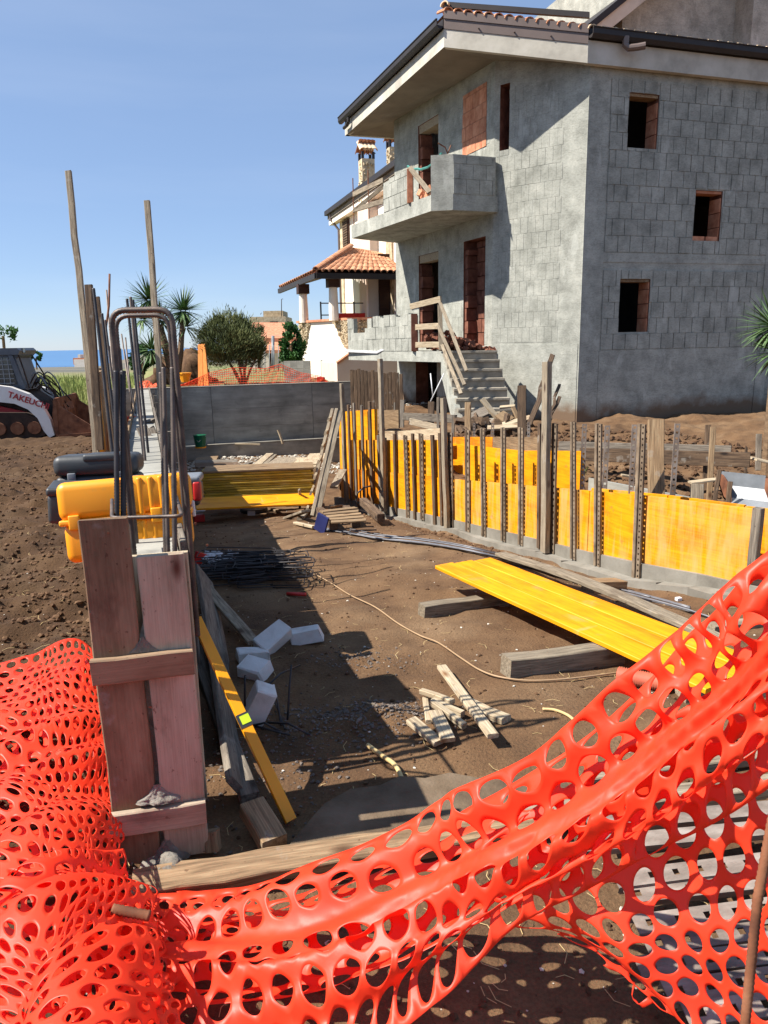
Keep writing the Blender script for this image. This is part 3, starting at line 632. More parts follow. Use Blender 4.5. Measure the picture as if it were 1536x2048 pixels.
# upper storey block with its own eave
ua = U(1250, 12, 14.6); 
m = MB(); wz = Rc.z+FH+.2
B0 = U(1235, 60, 14.4); B0.z = wz
def bx2(m, p, a, b2, c2, z0, z1):
    q = [p, p+vd*a, p+vd*a+ud*b2, p+ud*b2]; m.hex8([Vector((k.x, k.y, z0)) for k in q], [Vector((k.x, k.y, z1)) for k in q])
bx2(m, B0+vd*.1, 9, 4, 0, wz-.1, wz+2.6); m.build('upper_wall', render_grey, house)
m = MB(); bx2(m, B0+vd*1.9-ud*.01, 2.6, .1, 0, wz-.02, wz+.2); m.build('dark_strip', black_metal, house)
m = MB(); bx2(m, B0+vd*2.75-ud*.5, 3, .6, 0, wz-.02, wz+2.3); m.build('upper_wall', render_grey, house)
ea = U(1180, 52, 13.8); eb = U(1262, -15, 13.8); er = (eb-ea).normalized()
m = MB(); q = [ea, ea+er*4.5, ea+er*4.5+ud*4, ea+ud*4]; nn = er.cross(ud).normalized(); nn = nn if nn.z > 0 else -nn
m.hex8([p-nn*.27 for p in q], [p-nn*.06 for p in q]); m.build('upper_eave', eave_conc, house)
m = MB(); m.hex8([p-nn*.055-ud*.05*(i < 2) for i, p in enumerate(q)], [p+nn*.05-ud*.05*(i < 2) for i, p in enumerate(q)]); m.build('upper_gutter', black_metal, house)
# ---- upper balcony
zbB = UY(990, 424, 14.32).z; th = .27
bal = [UZ(x, y, zbB) for x, y in ((703, 477), (862, 422), (906, 420), (990, 424))]
balw = [HC1+vd*.1, HC2+vd*.1]
poly = bal+[Vector((p.x, p.y, zbB)) for p in (HC1+vd*.3, HC2+vd*.3)]
m = MB(); m.prism(poly, ZUP*th); m.build('balcony_slab', render_grey, house)
def parapet(a, c2, z0, h, thk=.1, inset=.0, mat=render_grey, rows=True, blocks=True, ragged=None):
    a = Vector((a.x, a.y, z0)); c2 = Vector((c2.x, c2.y, z0)); d = (c2-a).normalized(); n = Vector((d.y, -d.x, 0)); 
    if n.y > 0: n = -n
    L = (c2-a).length
    pr = MB(); nseg = max(1, int(L/.1)) if ragged else 1
    for i in range(nseg):
        s0, s1 = L*i/nseg, L*(i+1)/nseg; h1 = ragged(s0/L)*h if ragged else h
        pr.hex8([a+d*s0, a+d*s1, a+d*s1-n*thk, a+d*s0-n*thk], [p+ZUP*h1 for p in (a+d*s0, a+d*s1, a+d*s1-n*thk, a+d*s0-n*thk)])
    o = pr.build('parapet', mat, house)
    if blocks:
        bb = MB(); r = 0; z = 0
        while z < h-.08:
            hh = min(.25, h-z); s = -.13*(r % 2)
            while s < L:
                s0, s1 = max(s, 0), min(s+.26, L); s += .26
                if s1-s0 < .05: continue
                if ragged and ragged((s0+s1)/2/L)*h < z+hh-.03: continue
                dd = .006+random.uniform(0, .006); g = random.uniform(.003, .008)
                q = [a+d*(s0+g)+ZUP*(z+g), a+d*(s1-g)+ZUP*(z+g), a+d*(s1-g)+ZUP*(z+hh-g), a+d*(s0+g)+ZUP*(z+hh-g)]
                bb.add(q+[p+n*dd for p in q], [(4, 5, 6, 7), (0, 1, 5, 4), (1, 2, 6, 5), (2, 3, 7, 6), (3, 0, 4, 7)])
            z += hh; r += 1
        tag(bb.build('parapet_blocks', block_grey, house), kind='stuff')
    return o
zt_ = zbB+th
hp = zat(bal[2], 308)-zt_
parapet(bal[1], bal[2], zt_, hp, blocks=False); parapet(bal[2], bal[3], zt_, hp)
e0 = bal[0]; e1 = bal[1]; de = e1-e0
pa, pb = e0+de*.0, e0+de*.0
# image columns 765..815 along the outer edge
def edge_at(px):
    lo, hi = 0.0, 1.0
    for _ in range(30):
        mm = (lo+hi)/2; q = e0+de*mm+ZUP*th
        if pix(q)[0] < px: lo = mm
        else: hi = mm
    return e0+de*lo
parapet(edge_at(768), edge_at(818), zt_, hp*.92, ragged=lambda s: .93+.07*s)
for x in (820,):
    q = edge_at(x); m = MB(); m.box((-.05, -.05, 0), (.05, .05, hp*.9), Matrix.Translation(Vector((q.x, q.y, zt_)))); m.build('balcony_stub', red_brick, house)
for k, (x, h) in enumerate(((820, 0), (838, 0))): pass
board('brace', edge_at(820)+ZUP*(th+hp*.95), edge_at(859)+ZUP*(th+.05), .09, .03, wood_old, (0, -1, 0), house)
board('guard_rail', edge_at(708)+ZUP*(th+.62), edge_at(768)+ZUP*(th+.62), .1, .03, wood_old, (0, -1, 0), house)
board('guard_rail', edge_at(708)+ZUP*(th+.28), edge_at(768)+ZUP*(th+.5), .08, .03, wood_old, (0, -1, 0), house)
board('guard_rail', edge_at(708)+ZUP*(th+.3), edge_at(768)+ZUP*(th+.22), .1, .03, wood_old, (0, -1, 0), house)
for x in (708, 738): q = edge_at(x)+ZUP*th; m = MB(); m.tube([q, q+ZUP*.95], .012, 6); m.build('guard_post', rust_m, house)
m = MB(); q = edge_at(816)+ZUP*(th+hp); r = edge_at(862)+ZUP*(th+hp*1.05)+vd*.2; pts = [q.lerp(r, i/10)-ZUP*(.13*math.sin(math.pi*i/10))+Vector((0, 0, random.uniform(-.02, .02))) for i in range(11)]
m.tube(pts, .022, 5); m.build('teal_strap', teal_m, house)
rub = MB()
def chunk(m, c2, s, flat=.6):
    v = [Vector((x, y, z)) for x in (-1, 1) for y in (-1, 1) for z in (-1, 1)]
    Rm_ = Matrix.Rotation(random.uniform(0, 6.28), 3, Vector((random.random(), random.random(), random.random())).normalized())
    v = [c2+Rm_ @ Vector((p.x*s*random.uniform(.5, 1.1), p.y*s*random.uniform(.5, 1.1), p.z*s*flat*random.uniform(.4, 1))) for p in v]
    m.add(v, [(0, 1, 3, 2), (4, 6, 7, 5), (0, 4, 5, 1), (2, 3, 7, 6), (0, 2, 6, 4), (1, 5, 7, 3)])
for i in range(60):
    q = edge_at(random.uniform(822, 856)); chunk(rub, Vector((q.x, q.y, zt_))+vd*random.uniform(.1, .5)+ZUP*random.uniform(.02, .16), random.uniform(.03, .08))
tag(rub.build('brick_rubble', red_brick, house), kind='stuff')
m = MB(); q = bal[2]+vd*-.2+ZUP*(th+hp); m.tube([q+vd*.1, q+vd*.05+ZUP*.1, q-vd*.08+ZUP*.16], .012, 5); m.tube([q+vd*.1, q+vd*.16+ZUP*.14], .01, 5); m.build('wire_stub', rust_m, house)
# ---- lower terrace and stairs
zL = zat(U(855, 690, 13.7), 703); 
low = [U(697, 705, 17.3), U(884, 716, 13.75)]
for p in low: p.z = zL-.0
zLb = zL-.2
lowp = [Vector((p.x, p.y, zLb)) for p in (low[0], low[1], low[1]+vd*.7, HC1+vd*.2, HC2+vd*.2)]
m = MB(); m.prism(lowp, ZUP*.2); m.build('terrace_slab', render_grey, house)
dl_ = low[1]-low[0]
def low_at(px):
    lo, hi = 0.0, 1.0
    for _ in range(30):
        mm = (lo+hi)/2
        if pix(low[0]+dl_*mm)[0] < px: lo = mm
        else: hi = mm
    return low[0]+dl_*lo
hl = zat(low_at(820), 626)-zL
parapet(low_at(697), low_at(828), zL, hl, ragged=lambda s: (.98 if s < .07 else .55 if s < .33 else .95 if s < .38 else .68 if s < .46 else .96+.04*math.sin(s*30)))
m = MB(); q = low_at(829); m.box((-.06, -.06, 0), (.06, .06, hl*.97), Matrix.Translation(Vector((q.x, q.y, zL)))); m.build('terrace_stub', brick_shade, house)
for i in range(130):
    q = low_at(random.uniform(834, 884)); chunk(m, Vector((q.x, q.y, zL))+vd*random.uniform(.1, 1.0)+ZUP*random.uniform(.02, .3)*1, random.uniform(.03, .09)) if i == -1 else None
rub = MB()
for i in range(170):
    q = low_at(random.uniform(834, 884)); dd = random.uniform(.1, 1.1); chunk(rub, Vector((q.x, q.y, zL))+vd*dd+ZUP*random.uniform(.02, .42)*(1.1-dd), random.uniform(.03, .08))
tag(rub.build('brick_rubble', brick_shade, house), kind='stuff')
for h_, x0, x1 in ((hl+.12, 822, 882), (hl*.62, 830, 878), (.12, 832, 884)):
    board('guard_rail', low_at(x0)+ZUP*h_, low_at(x1)+ZUP*(h_+(.08 if x1 == 882 else 0)), .11, .03, wood_pale, (0, -1, 0), house)
board('guard_post', U(882, 700, 13.7), U(880, 604, 13.7), .08, .04, wood_old, (0, -1, 0), house)
# steps
def step_pt(px, py, z): return UZ(px, py, z)
NS = 8; xl0, xl1 = 886, 921; xr0, xr1 = 988, 1031
ztop = zL; zbot = .26; rise = (ztop-zbot)/NS
d0 = 13.75; Dn = 11.9
for i in range(NS):
    ztread = ztop-rise*i; a0 = i/(NS-.0)
    y0 = d0-(d0-Dn)*i/NS; y1 = d0-(d0-Dn)*(i+1)/NS
    xl = lambda D_: U(xl0+(xl1-xl0)*(d0-D_)/(d0-Dn), 760, D_); xr = lambda D_: U(xr0+(xr1-xr0)*(d0-D_)/(d0-Dn), 760, D_)
    q = [xl(y1), xr(y1), xr(y0+.02), xl(y0+.02)]
    m = MB(); m.hex8([Vector((p.x, p.y, ztread-rise*1.5 if i < NS-1 else 0)) for p in q], [Vector((p.x, p.y, ztread-.035)) for p in q])
    q2 = [xl(y1-.03), xr(y1-.03), xr(y0), xl(y0)]
    m.hex8([Vector((p.x, p.y, ztread-.034)) for p in q2], [Vector((p.x, p.y, ztread)) for p in q2])
    m.build('step', steps_m, house)
m = MB(); a = [U(xl0-4, 760, d0+.1), U(xl1-4, 760, Dn)]
q = [Vector((a[0].x, a[0].y, ztop-.02)), Vector((a[0].x, a[0].y, ztop-.42)), Vector((a[1].x, a[1].y, zbot-.3)), Vector((a[1].x, a[1].y, zbot+.12))]
m.prism(q, vd*.1); m.build('stair_stringer', render_grey, house)
def rl(p, q, w_=.06): board('hand_rail', U(*p), U(*q), w_, .03, wood_old, (0, -1, 0), house)
rl((880, 604, 13.6), (933, 742, 12.2)); rl((876, 652, 13.6), (929, 770, 12.1)); rl((884, 690, 13.5), (922, 788, 12.0), .06)
m = MB(); m.tube([U(690, 702, 17.3), U(755, 705, 16), U(765, 700, 15.8), U(779, 698, 15.6)], .03, 6); m.build('drain_pipe', bag_m, house)
m = MB(); q = low_at(762); m.tube([q+ZUP*.0, q-ZUP*.3, q-ZUP*.8], .008, 5); m.build('hanging_wire', rebar_m, house)
# ================================================================ cream house next door
DW = 25.0
wh = thing('cream_house', U(700, 740, DW), 'cream neighbour house with stone trim, tiled porch and stone chimney', 'house')
def boxat(m, pts, z0, z1): m.hex8([Vector((p.x, p.y, z0)) for p in pts], [Vector((p.x, p.y, z1)) for p in pts])
a = U(681, 480, 29.5); zt1 = zat(a, 433)
m = MB(); boxat(m, [a, a-ud*7, a-ud*7+vd*6, a+vd*6], .2, zt1); m.build('wall', white_wall, wh)
def leftface(px):                       # point on the long side wall at an image column
    lo, hi = 0.0, 9.0
    for _ in range(40):
        mm = (lo+hi)/2
        if pix(a-ud*mm)[0] < px: lo = mm
        else: hi = mm
    return a-ud*lo
q = leftface(732); q2 = leftface(756); m = MB(); boxat(m, [q-vd*.3, q2-vd*.3, q2+vd*.1, q+vd*.1], .3, zt1-.3); m.build('wall', pink_wall, wh)
q = leftface(682); q2 = leftface(687); m = MB(); boxat(m, [q-vd*.04, q2-vd*.04, q2+vd*.1, q+vd*.1], .3, zt1-.1); m.build('stone_quoin', cladding, wh)
q = leftface(774); q2 = leftface(786); m = MB(); boxat(m, [q-vd*.06, q2-vd*.06, q2+vd*.1, q+vd*.1], .3, zt1-1.2); m.build('stone_quoin', cladding, wh)
s0 = leftface(689); s1_ = leftface(700); z0, z1 = zat(s0, 509), zat(s0, 443); nv = -vd
m = MB(); boxat(m, [s0+nv*.06, s1_+nv*.06, s1_, s0], z0, z1); sh = m.build('shutter', dark_brown, wh)
for k in range(14):
    m = MB(); zz = z0+(z1-z0)*(k+.5)/14; g_ = (s1_-s0)*.08; boxat(m, [s0+g_+nv*.1, s1_-g_+nv*.1, s1_-g_+nv*.07, s0+g_+nv*.07], zz-.03, zz+.03); m.build('slat', wood_dark, sh)
m = MB(); boxat(m, [s0+nv*.14, s1_+nv*.14, s1_, s0], z0-.1, z0-.005); m.build('window_sill', pink_wall, wh)
ra = UZ(655, 432, zt1+.12); rb_ = ra-ud*9; sidev = vd*4.2+ZUP*1.5
m = MB(); q = [ra, rb_, rb_+sidev, ra+sidev]; m.hex8([p-ZUP*.16 for p in q], q); m.build('roof', soffit_m, wh)
m = MB(); q = [ra-vd*.12+ud*.05, rb_-vd*.12, rb_+vd*.05, ra+vd*.05+ud*.05]; m.hex8([p+ZUP*.003 for p in q], [p+ZUP*.17 for p in q]); m.build('gutter', black_metal, wh)
m = MB(); q = [ra+vd*.05, rb_+vd*.05, rb_+vd*.3, ra+vd*.3]; m.hex8([p-ZUP*.36 for p in q], [p-ZUP*.165 for p in q]); m.build('eave_board', white_wall, wh)
m = MB(); p = ra-ud*.5; e_ = leftface(680)-vd*.06; m.tube([p, p-ZUP*.2, Vector((e_.x, e_.y, zt1-.5)), Vector((e_.x, e_.y, 2.9))], .05, 7); m.build('downpipe', brown_metal, wh)
def chimney(px, pyb, pyt, D, wpx, label=False):
    c2 = U(px, pyb, D); ztp = zat(c2, pyt); wd = wpx/FPX*D/2
    m = MB(); boxat(m, [c2-vd*wd-ud*wd, c2+vd*wd-ud*wd, c2+vd*wd+ud*wd, c2-vd*wd+ud*wd], c2.z-1.2, ztp); ch = m.build('chimney', cladding, wh)
    st = MB()
    for k in range(60):
        zz = random.uniform(c2.z-.8, ztp-.08); sx = random.uniform(-wd*.85, wd*.85); face = random.random() < .5
        cc = c2+(vd*sx-ud*(wd+.01) if face else -vd*(wd+.01)+ud*sx); chunk(st, Vector((cc.x, cc.y, zz)), random.uniform(.03, .055), .5)
    tag(st.build('chimney_stones', cladding, ch), kind='stuff')
    m = MB()
    for sx in (-1, 1):
        for sy in (-1, 1): q = c2+vd*sx*wd*.85+ud*sy*wd*.85; boxat(m, [q-vd*.04-ud*.04, q+vd*.04-ud*.04, q+vd*.04+ud*.04, q-vd*.04+ud*.04], ztp, ztp+.22)
    m.build('chimney_vent', black_metal, ch)
    for k in range(4):
        q = c2+vd*(k-1.5)*wd*.6; put('chimney_tile', tile_mesh2, fm(Vector((q.x, q.y, ztp+.24))-ud*(wd+.08), ud+ZUP*.75, ZUP) @ Matrix.Scale(1.4, 4), ch)
        put('chimney_tile', tile_mesh, fm(Vector((q.x, q.y, ztp+.24))+ud*(wd+.08), -ud+ZUP*.75, ZUP) @ Matrix.Scale(1.4, 4), ch)
chimney(734, 372, 320, 25.5, 26); chimney(786, 330, 296, 27, 20)
p = U(748, 330, 25.6); m = MB(); m.tube([p-ZUP*1, p+ZUP*.35, p+ZUP*.38+vd*.06], .02, 5); m.build('antenna', black_metal, wh)
# porch
pz = U(598, 640, 24.0).z
pL, pM, pR = U(600, 640, 24.5), U(700, 640, 22.0), U(800, 640, 23.0)
pM = U(698, 640, 22.3); dF = (pM-pL)
m = MB(); q = [pL, pM, pM+vd*4.5, pL+vd*4.5+ud*1]
boxat(m, q, .0, zat(pM, 640)); m.build('porch_base', white_wall, wh)
m = MB(); q = [pM+ud*.01-vd*-.01-ud*.012*0, pM+vd*2.2-ud*.0, pM+vd*2.2+ud*.5, pM+ud*.5]
q = [pM-ud*.02+vd*.03, pM+vd*4.4-ud*.02, pM+vd*4.4+ud*.02, pM+ud*.02+vd*.03]; boxat(m, q, .1, zat(pM, 694)); m.build('side_wall', pink_wall, wh)
cop = zat(pM, 640); m = MB(); qq = [pL-dF.normalized()*.1-vd*.08, pM+dF.normalized()*.12-vd*.08, pM+dF.normalized()*.12+vd*3, pL+vd*3-dF.normalized()*.1]; boxat(m, qq, cop+.002, cop+.07); m.build('coping', red_brick, wh)
# stone facings, wider at the top
def facing(p0, p1, z0, z1, tp):
    st = MB(); d = (p1-p0); n = Vector((d.y, -d.x, 0)).normalized(); n = n if n.y < 0 else -n
    k = 0; L = d.length
    while k < 150*L:
        z = random.uniform(z0, z1); f_ = (z-z0)/(z1-z0); lo_, hi_ = tp(f_); s = random.uniform(lo_, hi_)
        q = p0+d*s; chunk(st, Vector((q.x, q.y, z))+n*.015, random.uniform(.04, .07), .5); k += 1
    tag(st.build('stone_facing', cladding, wh), kind='stuff')
facing(pL, pM, zat(pM, 692), cop-.01, lambda f_: (0, .1+.12*f_)); facing(pL, pM, zat(pM, 692), cop-.01, lambda f_: (.92-.2*f_, 1)); facing(pM, pM+vd*2, zat(pM, 694), cop-.01, lambda f_: (0, .3+.35*f_))
m = MB(); g0 = pL.lerp(pM, .42); g1 = pL.lerp(pM, .78); n_ = Vector((dF.y, -dF.x, 0)).normalized(); n_ = n_ if n_.y < 0 else -n_
m.quad(*[Vector((p.x, p.y, z))+n_*.02 for p, z in ((g0, zat(g0, 757)), (g1, zat(g1, 757)), (g1, zat(g1, 720)), (g0, zat(g0, 720)))]); m.build('basement_window', grey_box, wh)
# columns
for cx_, D in ((608, 24.2), (668, 22.6)):
    c2 = U(cx_, 636, D); zt2 = zat(c2, 575 if cx_ > 640 else 588); m = MB(); v = []; f = []
    m.tube([Vector((c2.x, c2.y, cop)), Vector((c2.x, c2.y, cop+(zt2-cop)*.3)), Vector((c2.x, c2.y, zt2))], .15, 14, True, [.15, .15, .13]); m.build('column', white_wall, wh)
    m = MB(); boxat(m, [c2-vd*.18-ud*.18, c2+vd*.18-ud*.18, c2+vd*.18+ud*.18, c2-vd*.18+ud*.18], zt2, zt2+.3); m.build('column_capital', dark_brown, wh)
# porch roof
e1_ = U(558, 578, 24.6); e2_ = U(632, 546, 21.6); e3_ = UZ(812, 548, e2_.z); e1_.z = e2_.z; e1_ = UZ(558, 578, e2_.z)
bkz = e2_.z+.75; k1 = e1_+vd*2.6+ud*.2; k2 = e2_+(vd+ud*1.0)*1.3; k3 = e3_+ud*2.3; 
for k_ in (k1, k2, k3): k_.z = bkz
m = MB(); m.quad(e1_, e2_, k2, k1); m.quad(e2_, e3_, k3, k2)
m.quad(e1_-ZUP*.1, e2_-ZUP*.1, k2-ZUP*.1, k1-ZUP*.1); m.quad(e2_-ZUP*.1, e3_-ZUP*.1, k3-ZUP*.1, k2-ZUP*.1); m.build('porch_roof', dark_brown, wh)
for a_, b_ in ((e1_, e2_), (e2_, e3_)):
    m = MB(); dd = (b_-a_).normalized(); n = Vector((dd.y, -dd.x, 0)); n = n if n.y < 0 else -n
    q = [a_+n*.05, b_+n*.05, b_-n*.04, a_-n*.04]; m.hex8([p-ZUP*.16 for p in q], [p+ZUP*.0 for p in q]); m.build('porch_gutter', black_metal, wh)
def tilerow(a_, b_, ka, kb, n, rows):
    for i in range(n):
        for r in range(rows):
            f0 = (i+.5)/n; p0 = a_.lerp(b_, f0); p1 = ka.lerp(kb, f0); p = p0.lerp(p1, r/rows*1.0)+ZUP*.05; put('porch_tile', tile_mesh, fm(p, (p1-p0), ZUP) @ Matrix.Scale(1.25, 4), wh)
tilerow(e1_, e2_, k1, k2, 17, 6); tilerow(e2_, e3_, k2, k3, 14, 6)
for i in range(8): put('hip_tile', tile_mesh, fm(e2_.lerp(k2, i/8)+ZUP*.1, k2-e2_, ZUP) @ Matrix.Scale(1.4, 4), wh)
# porch interior
pw = pM+vd*1.1+ud*1.6
m = MB(); boxat(m, [pw, pw+vd*5, pw+vd*5+ud*.2, pw+ud*.2], cop, e2_.z+.3); m.build('porch_wall', white_wall, wh)
for off, w_ in ((.35, .5), (1.15, 1.2)):
    m = MB(); boxat(m, [pw+vd*off-ud*.05, pw+vd*(off+w_)-ud*.05, pw+vd*(off+w_), pw+vd*off], cop, cop+2.1); m.build('porch_door', dark_brown, wh)
m = MB(); q = pL+vd*1.4+ud*1; boxat(m, [q, q+vd*1.4, q+vd*1.4+ud*.5, q+ud*.5], cop, cop+.35); tag(m.build('garden_sofa', red_pl), 'dark red seat behind the porch parapet of the cream house', 'sofa')
fq = pL+vd*1.0+ud*1.2; m = MB()
for s_ in (0, .5, 1.2, 1.7): m.tube([fq+vd*s_+ZUP*(cop-fq.z), fq+vd*s_+ZUP*(cop-fq.z+.75)], .03, 5)
for z_ in (.3, .7): m.tube([fq+ZUP*(cop-fq.z+z_), fq+vd*1.7+ZUP*(cop-fq.z+z_)], .02, 5)
tag(m.build('porch_swing_frame', black_metal), 'black metal frame standing on the tiled porch between the columns', 'frame')
# garage gable beside it
ga = U(674, 728, 21.0); m = MB(); gz = zat(ga, 728)
q = [U(673, 726, 21), U(703, 705, 21), U(800, 712, 20.5)]; ga.z = .2
m.prism([Vector((ga.x, ga.y, 0)), Vector((ga.x, ga.y, q[0].z)), q[1], Vector((q[1].x+3.2, q[1].y+.6, q[1].z)), Vector((q[1].x+3.2, q[1].y+.6, 0))], ud*2)
gr = m.build('garden_shed', pink_wall); tag(gr, 'pinkish plaster shed wall with sloping red coping below the grey terrace', 'shed')
m = MB(); m.tube([q[0]-ud*.03, q[1]-ud*.03], .05, 6); m.build('coping', red_brick, gr)
m = MB(); z_ = gr
# ================================================================ retaining wall at the back
bt = zat(BW, 770)
BL = S(-1.0, TB); BR = S(9.5, TB)
rw = thing('retaining_wall', (BW.x, BW.y, -.9), 'long grey board-marked concrete retaining wall across the back of the pit', 'wall')
joint = [-1.0, 1.35, 3.75, 6.2, 9.5]
rows_ = [-1.0, -.22, .22, bt-.02]
for i in range(4):                                         # the pours between the shutter joints
    for j in range(3):
        m = MB(); a, c2 = joint[i]+.004, joint[i+1]-.004; e = random.uniform(0, .005); q = [S(a, TB-e), S(c2, TB-e), S(c2, TB+.24), S(a, TB+.24)]
        boxat(m, q, rows_[j]+.003, rows_[j+1]); m.build('concrete_lift', conc_wall, rw)
m = MB(); q = [S(-1, TB-.01), S(9.5, TB-.01), S(9.5, TB+.25), S(-1, TB+.25)]; boxat(m, q, bt-.018, bt); m.build('wall_top', concrete, rw)
m = MB(); lt = zat(S(2, TB-.4), 888); q = [S(-.3, TB-.42), S(9, TB-.42), S(9, TB-.006), S(-.3, TB-.006)]; boxat(m, q, -1.2, lt); m.build('footing', conc_wall, rw)
m = MB(); q = [S(.9, TB-.425), S(9, TB-.425), S(9, TB-.3), S(.9, TB-.3)]; boxat(m, q, lt+.001, lt+.03); m.build('cement_lip', concrete, rw)
for (x0, y0, x1, y1) in ((470, 888, 520, 889), (556, 860, 566, 887)):
    board('scrap_lath', U(x0, y0, 17.2), U(x1, y1, 17.2), .06, .03, wood_pale, label='pale lath lying on the ledge of the retaining wall' if x0 == 470 else 'thin dark stake leaning on the retaining wall ledge', cat='lath')
# ================================================================ left wall (shuttered, with starter bars)
HW = .80
lw = thing('formwork_wall', S(-.15, 6), 'low shuttered concrete wall with rebar running back from the box on the left', 'formwork wall')
def wt_(t): return float(np.interp(t, [0, 4, 8, 14], [1.0, 1.0, .92, .86]))
ts = [.30, 2.2, 4.2, 6.2, 8.2, 10.2, 12.2, TB-.1]
for i in range(len(ts)-1):
    a, c2 = ts[i]+.006, ts[i+1]-.006; za, zb_ = wt_(a)-.12, wt_(c2)-.12
    m = MB(); m.hex8([S(-.27, a, -1.1), S(-.03, a, -1.1), S(-.03, c2, -1.1), S(-.27, c2, -1.1)], [S(-.27, a, za), S(-.03, a, za), S(-.03, c2, zb_), S(-.27, c2, zb_)]); m.build('concrete_core', conc_wall, lw)
    for side in (-.285, -.012):
        zb0 = max(-1.0, min(zgs(*S(side, (a+c2)/2)[:2])-.15, za-.3)); n_ = 4
        for k in range(n_):
            z0, z1 = zb0+(za+.06-zb0)*k/n_, zb0+(za+.06-zb0)*(k+1)/n_-.006
            p0, p1 = S(side, a, (z0+z1)/2), S(side, c2, (z0+z1)/2+(zb_-za)*k/n_)
            board('form_board', p0, p1, z1-z0, .025, wood_grey if side > -.1 else wood_tan, vd, lw, segs=4)
for t_ in (1.2, 3.1, 5.1, 7.1, 9.1, 11):
    board('waler_post', S(.03, t_, max(zgs(*S(.03, t_)[:2])-.1, -1)), S(.03, t_+.05, wt_(t_)+.05), .07, .05, wood_grey, vd, lw)
# tall yellowish shutter panels standing on edge further back
for k, (xa, ya, xb, yb, D) in enumerate(((204, 905, 190, 762, 7.6), (214, 905, 205, 742, 8.3), (222, 900, 219, 735, 9.2))):
    p0 = U(xa, ya, D); p1 = Vector((p0.x, p0.y, zat(p0, yb)))
    board('tall_shutter', p0-ud*.0, p1, .55, .06, yel_mid if k == 0 else wood_tan, vd+ud*.0, lw, segs=2, lift=0)
# ribbed bar geometry
def ribbed(pts, r, n=8, pitch=.011, amp=.10):
    pts = [Vector(p) for p in pts]; out_ = []; rs = []; acc = 0
    for i in range(len(pts)-1):
        L = (pts[i+1]-pts[i]).length; k = max(1, int(L/(pitch/2)))
        for q in range(k): out_.append(pts[i].lerp(pts[i+1], q/k)); rs.append(r*(1+amp) if len(out_) % 2 else r*(1-amp*.5))
    out_.append(pts[-1]); rs.append(r); return tubegeo(out_, r, n, True, rs)
def rounded(pts, rad, n=5):
    pts = [Vector(p) for p in pts]; r = [pts[0]]
    for i in range(1, len(pts)-1):
        a = (pts[i-1]-pts[i]).normalized(); b2 = (pts[i+1]-pts[i]).normalized(); p0 = pts[i]+a*rad; p1 = pts[i]+b2*rad
        for k in range(n+1):
            t = k/n; r.append(p0*(1-t)**2+pts[i]*2*t*(1-t)+p1*t*t)
    return r+[pts[-1]]
def rod(name, pts, r, mat, label, group=None, ribs=False, cat='steel bar', parent=None, n=6):
    v, f = ribbed(pts, r) if ribs else tubegeo(pts, r, n)
    o = wobj(name, v, f, mat, parent, True)
    if label: tag(o, label, cat, group)
    return o
# ---- the column box in front
xb_l, xb_r = UZ(236, 1728, 0.0), UZ(419, 1698, 0.0)
bd = (xb_r-xb_l); bd.z = 0; BWd = bd.length; bd.normalize(); bn = Vector((bd.y, -bd.x, 0))
cb = thing('column_formwork', xb_l, 'upright wooden column box of two wide boards with two nailed cleats and oozing mortar', 'formwork box')
def Bp(s, z, d=0): return Vector((xb_l.x, xb_l.y, 0))+bd*s+ZUP*z-bn*d
w1, w2 = BWd*.475, BWd*.475
z1t = zat(Bp(.1, 1), 1036); z2t = zat(Bp(BWd-.09, 1), 1110)
board('wide_board', Bp(w1/2, -.03), Bp(w1/2-.004, z1t), w1, .027, wood_brown, bn, cb, segs=6, jit=.002)
board('wide_board', Bp(BWd-w2/2, -.0), Bp(BWd-w2/2-.002, z2t), w2, .027, wood_pink, bn, cb, segs=6, jit=.002)
for (ya, yb_) in ((1320, 1300), (1622, 1598)):
    za = zat(Bp(0, .5), ya+18); zb_ = zat(Bp(BWd, .5), yb_+14)
    board('cleat', Bp(-.008, za, -.028), Bp(BWd-.0, zb_, -.028), .082, .026, wood_pink if ya > 1500 else wood_brown, bn, cb, segs=4)
zz = zat(Bp(BWd*.75, 1, .30), 1106)
board('back_board', Bp(BWd-.12, -.0, .30), Bp(BWd-.12, zz, .30), .23, .027, wood_pale, bn, cb, segs=3)
board('back_board', Bp(.1, -.0, .32), Bp(.1, zz-.1, .32), .19, .027, wood_tan, bn, cb, segs=3)
board('side_board', Bp(.03, 0, .17), Bp(.03, z1t-.25, .17), .24, .027, wood_brown, bd, cb, segs=3)
board('side_board', Bp(BWd-.03, 0, .17), Bp(BWd-.03, z2t-.1, .17), .24, .027, wood_dark, bd, cb, segs=3)
m = MB(); 
def blob(name, c2, rx, ry, rz, mat, parent=None, seed=0, n=22, rough=.25, flatbottom=True):
    v = []; f = []; nl = n//2
    for j in range(nl+1):
        ph = math.pi*j/nl
        for i in range(n):
            th_ = 2*math.pi*i/n; d = Vector((math.sin(ph)*math.cos(th_), math.sin(ph)*math.sin(th_), math.cos(ph)))
            k = 1+rough*float(fbm(d.x*2.2+seed, d.y*2.2+seed*2, 4, d.z*2.2+3)) ; v.append(Vector((d.x*rx*k, d.y*ry*k, max(d.z, -.3 if flatbottom else -1)*rz*k)))
    for j in range(nl):
        for i in range(n): f.append((j*n+i, j*n+n+i, j*n+n+(i+1) % n, j*n+(i+1) % n))
    return obj(name, v, f, mat, parent, Matrix.Translation(Vector(c2)), True)
sg = (w1+BWd-w2)/2
zc = zat(Bp(sg, .5), 1590)
